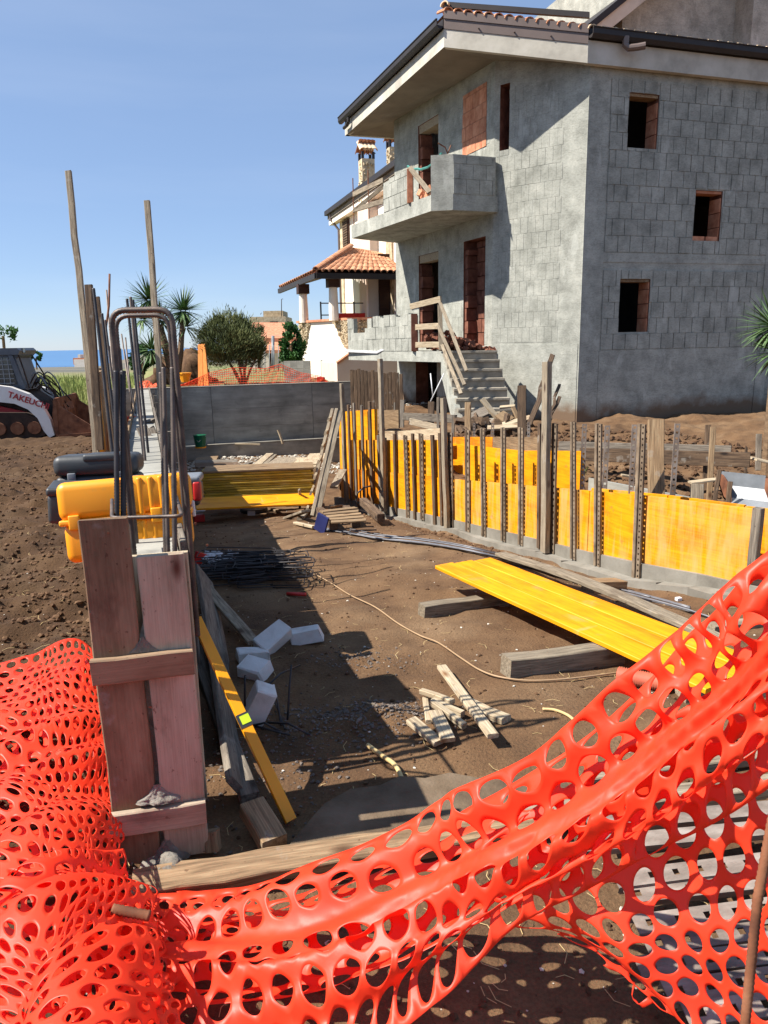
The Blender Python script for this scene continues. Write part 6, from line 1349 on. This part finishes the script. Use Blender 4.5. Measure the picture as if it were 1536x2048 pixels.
def dP2(x, y, u, v, S0): X_, Y_ = S0[:, 0], S0[:, 1]; return .03*np.sin(2*np.pi*(X_*1.8+Y_*1.6+.6*vn(X_*2+5, Y_*2)))+.01*fbm(X_*5+3, Y_*5, 2)-.01
netobj('safety_net', P2, 10, 28, dP2, 'lower layer of orange net under the crumpled heap at the left', 'safety net', seed=12, warp=1.0, rx=.36, ry=.38)
P3 = [[p+ZUP*.03+Vector((0, -.02, 0)) for p in r] for r in PW[4:]]
def dP3(x, y, u, v, S0): X_, Y_ = S0[:, 0], S0[:, 1]; return .04*np.sin(2*np.pi*(X_*3.0-Y_*.7+.5*vn(X_*2.4+1, Y_*2)))+.01*fbm(X_*5+9, Y_*5, 2)+.01
netobj('safety_net', P3, 9, 12, dP3, 'gathered upper folds of orange net at the bottom left corner', 'safety net', seed=14, warp=1.2, rx=.36, ry=.38, solid=(4,))
rod('rebar_stake', [U(1560, 1560, 1.36), U(1515, 1800, 1.37), U(1483, 2120, 1.40)], .009, rust_m, 'rusty rebar stake holding the orange net at the right edge', cat='stake', ribs=True)
rod('short_rusty_bar', [UZ(225, 1818, .30), UZ(300, 1832, .28)], .012, rust_m, 'short rusty bar end caught in the orange net below the box', cat='steel bar', ribs=True)
# slotted rails stacked under the hanging net
for k, (x0, y0, x1, y1, z, nm) in enumerate(((1175, 1650, 1700, 1600, .10, 'topmost plain'), (1160, 1690, 1700, 1640, .11, 'second plain'), (1230, 1760, 1700, 1700, .12, 'first slotted'), (1250, 1790, 1700, 1740, .10, 'second slotted'), (1270, 1850, 1720, 1790, .12, 'third slotted'), (1290, 1890, 1720, 1830, .10, 'fourth slotted'), (1275, 1935, 1730, 1885, .11, 'fifth slotted'), (1330, 1985, 1740, 1930, .10, 'sixth slotted'), (1370, 2030, 1750, 1980, .11, 'seventh slotted'), (1410, 2090, 1760, 2040, .10, 'lowest slotted'))):
    a_, c_ = UZ(x0, y0, z), UZ(x1, y1, z); v, f = slotted((c_-a_).length, .055, 1, .34 if k > 1 else .0001, .075, .003, .035); o = obj('steel_rail', v, f, rail_pale, None, frame(a_, c_, (0, -.25, 1)))
    o.modifiers.new('b', 'BEVEL').width = .0005; o.modifiers.clear(); tag(o, nm+' steel rail of the stack under the hanging net at lower right', 'steel rail', 'steel rails stacked under the net')
# ================================================================ compact track loader
O = U(0, 862, 14.0); O.z = zgs(O.x, O.y)-.03
tl = thing('track_loader', O, 'white and grey compact track loader with a rusty bucket parked at the left edge', 'loader')
KX = FPX/14.0; lx = Vector((.985, .17, 0)).normalized(); ly = Vector((-lx.y, lx.x, 0))
def LP(px, py, y): return O+lx*(px/KX)+ZUP*((862-py)/KX*1.02)+ly*y
def ext(name, poly, y0, y1, mat, parent=None): 
    m = MB(); m.prism([LP(x, y, y0) for x, y in poly], ly*(y1-y0)); return m.build(name, mat, parent or tl)
tr = ext('track', [(-160, 855), (-150, 862), (62, 862), (84, 856), (92, 842), (84, 826), (50, 812), (-100, 806), (-150, 815)], .0, .42, machine_dark)
for k in range(14): ext('track_pad', [(-140+k*16, 860), (-132+k*16, 860), (-132+k*16, 865), (-140+k*16, 865)], -.02, .44, machine_dark, tr)
for x in (-70, -35, 0, 34, 66):
    c2 = LP(x, 840, -.01); m = MB(); m.tube([c2, c2-ly*.04], .12, 14); m.build('roller', rust_m, tr)
ext('track', [(-160, 855), (-150, 862), (62, 862), (84, 856), (92, 842), (84, 826), (50, 812), (-150, 806)], 1.35, 1.75, machine_dark)
ext('chassis', [(-160, 850), (70, 850), (88, 836), (70, 792), (40, 770), (-160, 760)], .38, 1.38, machine_dark)
ext('red_stripe', [(-160, 783), (-10, 797), (64, 817), (66, 824), (-10, 810), (-160, 798)], .30, .40, machine_red)
arm = [(-160, 744), (-20, 752), (30, 760), (62, 774), (84, 796), (97, 826), (102, 856), (92, 861), (82, 846), (74, 822), (58, 804), (34, 792), (-20, 784), (-160, 776)]
ext('lift_arm', arm, -.02, .16, machine_white); ext('lift_arm', arm, 1.45, 1.62, machine_white)
ext('cab', [(-160, 694), (40, 694), (44, 700), (36, 706), (50, 768), (-160, 768)], .34, 1.36, machine_grey); ext('cab_roof', [(-165, 686), (42, 686), (47, 691), (44, 699), (-165, 697)], .28, 1.42, machine_grey)
ext('side_glass', [(-120, 704), (24, 704), (33, 756), (-120, 756)], .322, .338, glass)
for k in range(12): x = -100+k*11; ext('guard_bar', [(x, 704), (x+1.6, 704), (x+1.6, 756), (x, 756)], .300, .318, grey_box)
for k in range(6): y = 708+k*9; ext('guard_bar', [(-100, y), (30, y), (30, y+1.5), (-100, y+1.5)], .296, .31, grey_box)
ext('cab_pillar', [(24, 700), (32, 700), (50, 766), (40, 766)], .29, .34, machine_grey); ext('work_light', [(40, 687), (47, 687), (47, 695), (40, 695)], .5, .65, glass)
m = MB(); m.tube([LP(42, 700, .35), LP(50, 730, .3), LP(56, 765, .3)], .015, 5); m.build('grab_rail', machine_dark, tl)
m = MB(); m.tube([LP(40, 700, 1.3), LP(60, 740, 1.3), LP(62, 775, 1.3)], .015, 5); m.build('grab_rail', machine_dark, tl)
rh = random.Random(4)
for k in range(11):
    y = rh.uniform(.3, 1.1); a = (rh.uniform(48, 66), rh.uniform(752, 775)); b_ = (rh.uniform(72, 96), rh.uniform(742, 775)); c_ = (rh.uniform(96, 122), rh.uniform(788, 822))
    m = MB(); m.tube(smoothpts([LP(*a, y), LP((a[0]+b_[0])/2, min(a[1], b_[1])-8, y), LP(*b_, y), LP((b_[0]+c_[0])/2+4, (b_[1]+c_[1])/2, y), LP(*c_, y)], 4), .014, 5); m.build('hydraulic_hose', machine_dark if k % 3 else grey_box, tl, True)
ext('coupler', [(92, 792), (108, 786), (118, 812), (112, 846), (96, 850)], .5, 1.2, rust_m)
bkt = ext('bucket', [(104, 816), (110, 786), (114, 786), (118, 800), (182, 846), (182, 858), (108, 861)], .02, .06, rust_m)
ext('bucket_side', [(104, 816), (110, 786), (114, 786), (118, 800), (182, 846), (182, 858), (108, 861)], 1.66, 1.70, rust_m)
ext('bucket_floor', [(108, 856), (184, 853), (184, 859), (108, 862)], -.03, 1.74, rust_m); ext('bucket_back', [(102, 816), (108, 784), (113, 784), (110, 856), (104, 860)], .0, 1.72, rust_m)
def textobj(name, s, Mx, size, mat, parent=None, ext_=.004):
    cu = bpy.data.curves.new(name, 'FONT'); cu.body = s; cu.size = size; cu.extrude = ext_; cu.offset = size*.02
    tmp = bpy.data.objects.new('tmp', cu); COL.objects.link(tmp); dg = bpy.context.evaluated_depsgraph_get(); me_ = bpy.data.meshes.new_from_object(tmp.evaluated_get(dg)); bpy.data.objects.remove(tmp)
    me_.materials.clear(); me_.materials.append(mat); return link(bpy.data.objects.new(name, me_), Mx, parent)
a_, c_ = LP(23, 778, -.03), LP(77, 798, -.03)
textobj('lettering', 'TAKEUCHI', fm(a_, c_-a_, -ly), .155, machine_red, tl)
# ================================================================ plants
def leafblade(m, p, d, L, w_, droop, n=3):
    d = d.normalized(); s = d.cross(ZUP); s = s.normalized() if s.length > .05 else Vector((1, 0, 0)); q = p.copy(); dd = d.copy(); prev = None; v = []; k0 = len(m.v)
    for i in range(n+1):
        t = i/n; ww = w_*(.6+.9*t if t < .4 else 1-(t-.4)/.6*.97)/2; v += [q-s*ww, q+dd.cross(s)*ww*-.35, q+s*ww]; dd = (dd-ZUP*droop/n).normalized(); q = q+dd*(L/n)
    f = []
    for i in range(n): a = i*3; f += [(a, a+1, a+4, a+3), (a+1, a+2, a+5, a+4)]
    m.add(v, f)
def yhead(c2, R_, n, rg, up=.1, w_=.05, droop=.35):
    m = MB()
    for k in range(n):
        z = rg.uniform(-.75, 1); a = rg.uniform(0, 6.283); s = math.sqrt(1-z*z); d = Vector((math.cos(a)*s, math.sin(a)*s, z+up)); leafblade(m, c2+d*.05, d, R_*rg.uniform(.75, 1.08), w_*rg.uniform(.7, 1.2), droop*rg.uniform(.2, 1.2)*(1.2 if z < 0 else .6))
    return m
rg = random.Random(21)
yc_ = thing('yucca_tree', U(345, 770, 19.6), 'tall yucca tree with several spiky heads behind the retaining wall', 'yucca tree')
for (x, y, D, r, n) in ((298, 600, 19.6, .72, 130), (366, 622, 19.6, .68, 130), (285, 640, 19.9, .6, 80), (322, 640, 20.2, .6, 90), (303, 700, 19.3, .62, 100), (372, 655, 19.8, .55, 60)):
    yhead(U(x, y, D), r, n, rg).build('leaf_head', leaf_yucca, yc_)
base_ = U(350, 775, 19.6); base_.z = .6
for (x, y, D, r) in ((298, 610, 19.6, .07), (366, 632, 19.6, .075), (322, 650, 20, .06), (303, 705, 19.4, .06)):
    q = U(x, y, D); m = MB(); m.tube([base_, base_.lerp(q, .45)+Vector((.05, 0, .05)), q], r, 8, True, [r*1.5, r*1.1, r*.8]); m.build('trunk', bark_m, yc_)
yr = thing('yucca_plant', U(1560, 800, 8.6), 'spiky yucca plant reaching in from the right edge', 'yucca plant')
for (x, y, D, r, n) in ((1548, 655, 8.6, .42, 150), (1556, 705, 8.6, .38, 100)): yhead(U(x, y, D), r, n, rg, .15, .035, .5).build('leaf_head', leaf_yucca, yr)
m = MB(); q = U(1552, 690, 8.6); m.tube([Vector((q.x+.05, q.y, 0)), q], .06, 8, True, [.08, .05]); m.build('trunk', bark_m, yr)
def bush(name, c2, rx, ry, rz, n, rg, mat, ln, wd, parent, clumps=60, upb=.4, hole=.0):
    cl_ = []
    for k in range(clumps):
        z = rg.uniform(-.8, 1); a = rg.uniform(0, 6.283); s = math.sqrt(max(0, 1-z*z)); r = rg.uniform(.55, .92); cl_.append((Vector((math.cos(a)*s*rx, math.sin(a)*s*ry, z*rz))*r, rg.uniform(.12, .28)))
    m = MB()
    for k in range(n):
        c0, cr_ = rg.choice(cl_); g = Vector((rg.gauss(0, 1), rg.gauss(0, 1), rg.gauss(0, 1)))*cr_*.55*min(rx, 1); p = c2+c0+g; d = (c0.normalized()*.7+Vector((rg.uniform(-.6, .6), rg.uniform(-.6, .6), rg.uniform(-.3, .8)+upb))).normalized(); s = d.cross(Vector((rg.random(), rg.random(), rg.random()))).normalized(); L = ln*rg.uniform(.5, 1.3)
        m.add([p-s*wd*.3, p+d*L*.5+s*wd, p+d*L, p+d*L*.5-s*wd], [(0, 1, 2, 3)])
    return m.build(name, mat, parent)
bt_ = thing('round_tree', U(490, 772, 19.2), 'broad rounded feathery evergreen tree behind the retaining wall', 'tree'); rg = random.Random(5)
bush('crown', U(462, 688, 19.4), .93, .8, .72, 26000, rg, leaf_bush, .13, .010, bt_, 150, .5)
b0 = U(487, 775, 19.2); b0.z = .55
for (x, y, r) in ((440, 700, .045), (470, 680, .04), (500, 690, .05), (520, 700, .035), (455, 715, .03)):
    q = U(x, y, 19.4); mi = b0.lerp(q, .4)+Vector((rg.uniform(-.05, .05), 0, .05)); m = MB(); m.tube([b0, mi, q], r, 7, True, [r, r*.8, r*.4]); m.build('trunk', bark_m, bt_)
iv = thing('climbing_shrub', U(582, 745, 23), 'glossy green upright shrub beside the porch of the cream house', 'shrub')
bush('foliage', U(582, 692, 23), .38, .3, .72, 5000, rg, leaf_ivy, .09, .035, iv, 50, .0); m = MB(); q = U(584, 745, 23); m.tube([Vector((q.x, q.y, .4)), U(582, 690, 23)], .04, 6); m.build('stem', bark_m, iv)
hd = thing('low_shrub', U(285, 770, 20), 'dark low shrub at the foot of the yucca tree', 'shrub'); bush('foliage', U(285, 722, 20.4), .3, .3, .42, 3500, rg, leaf_ivy, .1, .035, hd, 30, .1); m = MB(); q = U(285, 760, 20.4); m.tube([Vector((q.x, q.y, .4)), U(285, 715, 20.4)], .03, 6); m.build('stem', bark_m, hd)
lt_ = thing('leafy_branches', U(10, 700, 30), 'thin leafy treetop rising behind the cab of the loader', 'tree'); bush('foliage', U(8, 668, 30), .6, .5, .28, 450, rg, leaf_ivy, .12, .05, lt_, 26, .4); m = MB(); q = U(5, 700, 30); m.tube([Vector((q.x, q.y, -.3)), U(6, 672, 30)], .06, 6); m.build('trunk', bark_m, lt_)
ft = thing('far_tree', U(72, 722, 150), 'tiny far tree on the field edge by the sea', 'tree'); bush('foliage', U(72, 714, 150), 1.3, 1, .8, 500, rg, leaf_ivy, .5, .25, ft, 18, .1); m = MB(); q = U(72, 724, 150); m.tube([q-ZUP*1.5, U(72, 716, 150)], .15, 5); m.build('trunk', bark_m, ft)
m = MB(); rg = random.Random(8)
for k in range(15000):
    D = rg.uniform(17, 60)**1.0; D = 17+43*rg.random()**1.6; px_ = rg.uniform(-80, 285); p = UY(px_, 760, D); z = zgs(p.x, p.y)
    if ct(p.x, p.y)[0] > -.6: continue
    h = rg.uniform(.15, .5)*(1.6 if rg.random() < .12 else 1); a = rg.uniform(0, 3.14); s = Vector((math.cos(a), math.sin(a), 0))*.012*(D/20); t = Vector((rg.uniform(-.12, .12), rg.uniform(-.1, .1), h)); b_ = Vector((p.x, p.y, z)); m.add([b_-s, b_+s, b_+t*.6+s*.8, b_+t, b_+t*.6-s*.8], [(0, 1, 2, 3, 4)])
for k in range(260):
    p = U(rg.uniform(1130, 1165), 885, rg.uniform(8.8, 9.6)); z = zgs(p.x, p.y); a = rg.uniform(0, 6.28); m.add([Vector((p.x, p.y, z)), Vector((p.x+.02, p.y, z)), Vector((p.x+math.cos(a)*.1, p.y+math.sin(a)*.1, z+rg.uniform(.05, .22)))], [(0, 1, 2)])
tag(m.build('meadow_grass', grass_m), kind='stuff', label='dry meadow grass beyond the brown field', cat='grass')
# ================================================================ beyond the wall
GX = ''
bh = thing('far_house', U(560, 700, 48), 'distant low house with a red tiled roof beside the round tree', 'house')
def fb(name, x0, x1, yt, yb_, D, dep, mat, parent=bh):
    a_, c_ = U(x0, yb_, D), U(x1, yb_, D); m = MB(); z0, z1 = zat(a_, yb_), zat(a_, yt); boxat(m, [a_, c_, c_+Vector((0, dep, 0)), a_+Vector((0, dep, 0))], z0-1.5, z1); return m.build(name, mat, parent)
fb('wall', 500, 612, 672, 735, 50, 4, white_wall); fb('upper_wall', 500, 572, 634, 655, 54, 4, cladding); fb('attic', 527, 566, 622, 637, 55, 3, cladding)
m = MB(); a_, c_ = U(496, 676, 49), U(618, 676, 49); e_, g_ = U(505, 645, 53), U(575, 645, 53); m.quad(a_, c_, g_, e_); m.quad(a_-ZUP*.3, c_-ZUP*.3, c_, a_); m.build('roof', red_brick, bh)
m = MB(); a_, c_ = U(530, 700, 47), U(600, 700, 47); e_, g_ = U(538, 684, 49), U(596, 684, 49); m.quad(a_, c_, g_, e_); m.quad(a_-ZUP*.2, c_-ZUP*.2, c_, a_); m.build('roof', red_brick, bh)
for x in (480, 515, 540): fb('window', x, x+7, 705, 725, 49.9, .1, dark_brown)
fb('window', 540, 556, 643, 650, 49.95+3.9, .1, dark_brown)
rod('roof_antenna', [U(563, 640, 54), U(563, 598, 54), U(566, 598, 54)], .03, black_metal, 'thin television antenna on the distant house', cat='antenna')
rod('utility_pole', [U(546, 735, 40), U(546, 672, 40)], .09, grey_box, 'grey concrete pole between the round tree and the cream house', cat='pole')
wb = U(570, 750, 22); bwb = thing('block_wall', wb, 'short mossy grey block wall behind the orange net', 'wall')
a_, c_ = U(569, 752, 21.6), U(621, 752, 21.4)
for r in range(3):
    for k in range(4):
        p0, p1 = a_.lerp(c_, k/4), a_.lerp(c_, (k+.985)/4); z0 = .55+.22*r+(.03 if False else 0); m = MB(); boxat(m, [p0, p1, p1+Vector((0, .2, 0)), p0+Vector((0, .2, 0))], z0, z0+.213); m.build('block', cladding if False else conc_wall, bwb)
for (x, nm) in ((400, 'left'), (412, 'right')):
    board('timber_prop', U(x+2, 776, 18.4), U(x+(1 if nm == 'left' else -6), 690, 18.8), .12, .08, orange_wood, (0, -1, 0), label=nm+' one of the two orange timber props by the round tree', cat='post')
mo = blob('earth_mound', U(362, 766, 22), 1.0, .8, .75, clod_m, None, 7, 48, .55); tag(mo, 'heap of brown earth behind the retaining wall beside the yucca', 'earth heap')
yb2 = thing('yellow_tub', U(371, 765, 18.6), 'small yellow plastic tub on the heap beside the yucca', 'tub'); q = U(371, 764, 18.6)
m = MB(); m.tube([q, q+ZUP*.2], .1, 10, True, [.10, .15]); m.build('shell', case_yel, yb2); m = MB(); m.tube([q+ZUP*.2, q+ZUP*.23], .165, 10); m.build('rim', case_yel, yb2)
for k in range(9): rod('fence_picket', [U(512+k*9, 745, 30), U(512+k*9, 690, 30)], .018, grey_box, ORD[k]+' thin pale fence picket from the left behind the orange net', 'pickets of the far fence', cat='picket')
for k in range(4):
    c2 = U(352+k*14, 735, 24); rod('fence_arch', [c2+Vector((math.cos(a)*.35, 0, math.sin(a)*.55)) for a in [math.pi*i/10 for i in range(11)]], .014, black_metal, ORD[k]+' thin wrought arch from the left in the garden fence behind the mound', 'arches of the garden fence', cat='fence')
cr = small('red_engine', 640, 760, .1, .1, .1, machine_red, 0, 'small red machine on the retaining wall by the cream house', 'machine'); 
WM[cr.name] = Matrix.Translation(U(642, 762, 18.6)); cr.matrix_basis = WM[cr.name]
# thin far net with square mesh
def gridnet(top, bot, D0, D1, n, m_, r, parent=None):
    mb = MB(); tp = [U(x, y, D0+(D1-D0)*i/(len(top)-1)) for i, (x, y) in enumerate(top)]; bo = [U(x, y, D0+(D1-D0)*i/(len(bot)-1)) for i, (x, y) in enumerate(bot)]
    def at(P, s): x = s*(len(P)-1); i = min(int(x), len(P)-2); return P[i].lerp(P[i+1], x-i)
    for i in range(n+1):
        s = i/n; a_, c_ = at(tp, s), at(bo, s); mb.tube([a_.lerp(c_, k/4)+Vector((0, .03*math.sin(k*2+i), 0)) for k in range(5)], r, 3, False)
    for j in range(m_+1): mb.tube([at(tp, i/n).lerp(at(bo, i/n), j/m_) for i in range(n+1)], r*1.3, 3, False)
    return mb
tag(gridnet([(368, 768), (420, 745), (470, 735), (530, 737), (560, 728), (600, 745), (640, 752), (656, 764)], [(350, 772), (420, 771), (470, 771), (530, 770), (560, 770), (600, 769), (640, 769), (660, 768)], 18.2, 18.2, 80, 7, .006).build('far_safety_net', net_far), 'orange square-mesh fence net stretched above the retaining wall', 'safety net')
Hc = [[(272, 768, 17.6), (290, 762, 17.7), (305, 765, 17.7), (318, 770, 17.6)], [(275, 778, 17.5), (290, 776, 17.4), (305, 776, 17.4), (315, 778, 17.5)], [(278, 788, 17.5), (290, 790, 17.4), (300, 788, 17.4), (310, 786, 17.5)], [(282, 796, 17.5), (290, 800, 17.4), (298, 802, 17.4), (304, 796, 17.5)]]
netobj('hanging_net', toW(Hc), 9, 10, lambda x, y, u, v, S0: .03*fbm(x*.6, y*.6, 3), 'small wad of orange net hanging over the retaining wall end', 'safety net', None, net_far, rx=.28, ry=.28)
fh = thing('tiny_far_house', U(158, 722, 220), 'tiny far house with a red roof and white dome near the sea', 'house')
for nm, x0, x1, y0, y1, mt in (('roof', 146, 176, 716, 719, red_brick), ('wall', 148, 176, 719, 724, white_wall), ('dome', 156, 161, 709, 716, white_wall)): fb(nm, x0, x1, y0, y1, 220, 4, mt, fh)
tarp = blob('tarp_heap', onground(UY(145, 800, 16.2)), .45, .3, .28, conc_wall, None, 9, 24, .3); tag(tarp, 'grey covered heap behind the loader bucket', 'heap')
board('field_plank', onground(UY(165, 800, 15.6), .04), onground(UY(188, 800, 15.6), .04), .1, .04, wood_old, label='short pale plank on the field beside the bucket', cat='plank')
# ================================================================ clods, stones, straw
def scatter(name, n, gen, mat, lo, hi, flat=.7, kind='stuff', seed=1):
    rg = random.Random(seed); m = MB(); oc = [Vector(p) for p in ((1, 0, 0), (-1, 0, 0), (0, 1, 0), (0, -1, 0), (0, 0, 1), (0, 0, -1), (.6, .6, .6), (-.6, .6, .6), (.6, -.6, .6), (-.6, -.6, .6))]
    F_ = [(0, 6, 8), (1, 9, 7), (2, 7, 6), (3, 8, 9), (4, 6, 7), (4, 7, 9), (4, 9, 8), (4, 8, 6), (0, 2, 6), (2, 1, 7), (1, 3, 9), (3, 0, 8)]
    for k in range(n):
        p = gen(rg); 
        if p is None: continue
        s = lo+(hi-lo)*rg.random()**3.2; a = rg.uniform(0, 6.283); ca, sa = math.cos(a), math.sin(a); sx, sy = rg.uniform(.6, 1.2), rg.uniform(.6, 1.2); j = [rg.uniform(.75, 1.2) for _ in range(10)]; z = zgs(p[0], p[1])
        m.add([Vector((p[0]+(q.x*sx*ca-q.y*sy*sa)*s*j[i], p[1]+(q.x*sx*sa+q.y*sy*ca)*s*j[i], z+(q.z*flat+.15)*s*j[i])) for i, q in enumerate(oc)], F_)
    return tag(m.build(name, mat), kind=kind)
def pitpt(rg):
    y = 1.3+9*rg.random()**1.5; x = rg.uniform(-1.6-.3*y, 1.2+.35*y); x = max(x, -7); return (x, y) if x < wall_x(y)-.1 or y < 4 else None
def leftpt(rg): y = rg.uniform(2.2, 13); x = rg.uniform(-.56*y-.3, -.3*y); c_, t_ = ct(x, y); return (x, y) if c_ < -.4 else None
def terrpt(rg): y = rg.uniform(5.5, 12); x = wall_x(y)+rg.uniform(.35, 5); return (x, y)
def ridgept(rg): y = rg.uniform(6, 12); return (wall_x(y)-.42+rg.gauss(0, .12), y)
def heappt(rg): 
    k = rg.random()
    if k < .6: return (-.12+rg.gauss(0, .22), 3.05+rg.gauss(0, .09))
    if k < .75: return (-.15+rg.gauss(0, .13), 3.7+rg.gauss(0, .09))
    return (-.75+rg.gauss(0, .18)+.3, 2.75+rg.gauss(0, .25))
scatter('earth_clods', 6000, pitpt, clod_m, .002, .015, .7, seed=1); scatter('earth_clods', 11000, leftpt, clod_m, .003, .027, .8, seed=2); scatter('earth_clods', 6000, terrpt, clod_m, .008, .06, .8, seed=3)
scatter('earth_clods', 900, ridgept, clod_m, .006, .03, .8, seed=4); scatter('grey_rubble', 2600, heappt, heap_m, .002, .011, .8, seed=5); scatter('pale_pebbles', 900, pitpt, stone_m, .003, .010, .6, seed=6)
scatter('grey_rubble', 700, lambda r: (G(310, 1750).x+r.gauss(0.08, .10), G(310, 1750).y+r.gauss(.0, .04)), mortar, .003, .012, .8, seed=7)
def rpt(rg): p = BW+vd*rg.uniform(-2.2, 4.4)-ud*rg.uniform(.5, 2.2); return (p.x, p.y)
scatter('grey_rubble', 2500, rpt, stone_m, .01, .06, .6, seed=8)
m = MB(); rg = random.Random(31)
for k in range(1300):
    p = pitpt(rg)
    if not p: continue
    z = zgs(*p)+.004; a = rg.uniform(0, 6.283); L = rg.uniform(.02, .09); d = Vector((math.cos(a), math.sin(a), rg.uniform(-.05, .2)))*L; s = Vector((-math.sin(a), math.cos(a), 0))*.0012; q = Vector((p[0], p[1], z)); mid = q+d*.5+Vector((-d.y, d.x, .05*L))*.2; m.add([q-s, q+s, mid+s, mid-s, q+d+s, q+d-s], [(0, 1, 2, 3), (3, 2, 4, 5)])
tag(m.build('straw_bits', straw_m), kind='stuff')
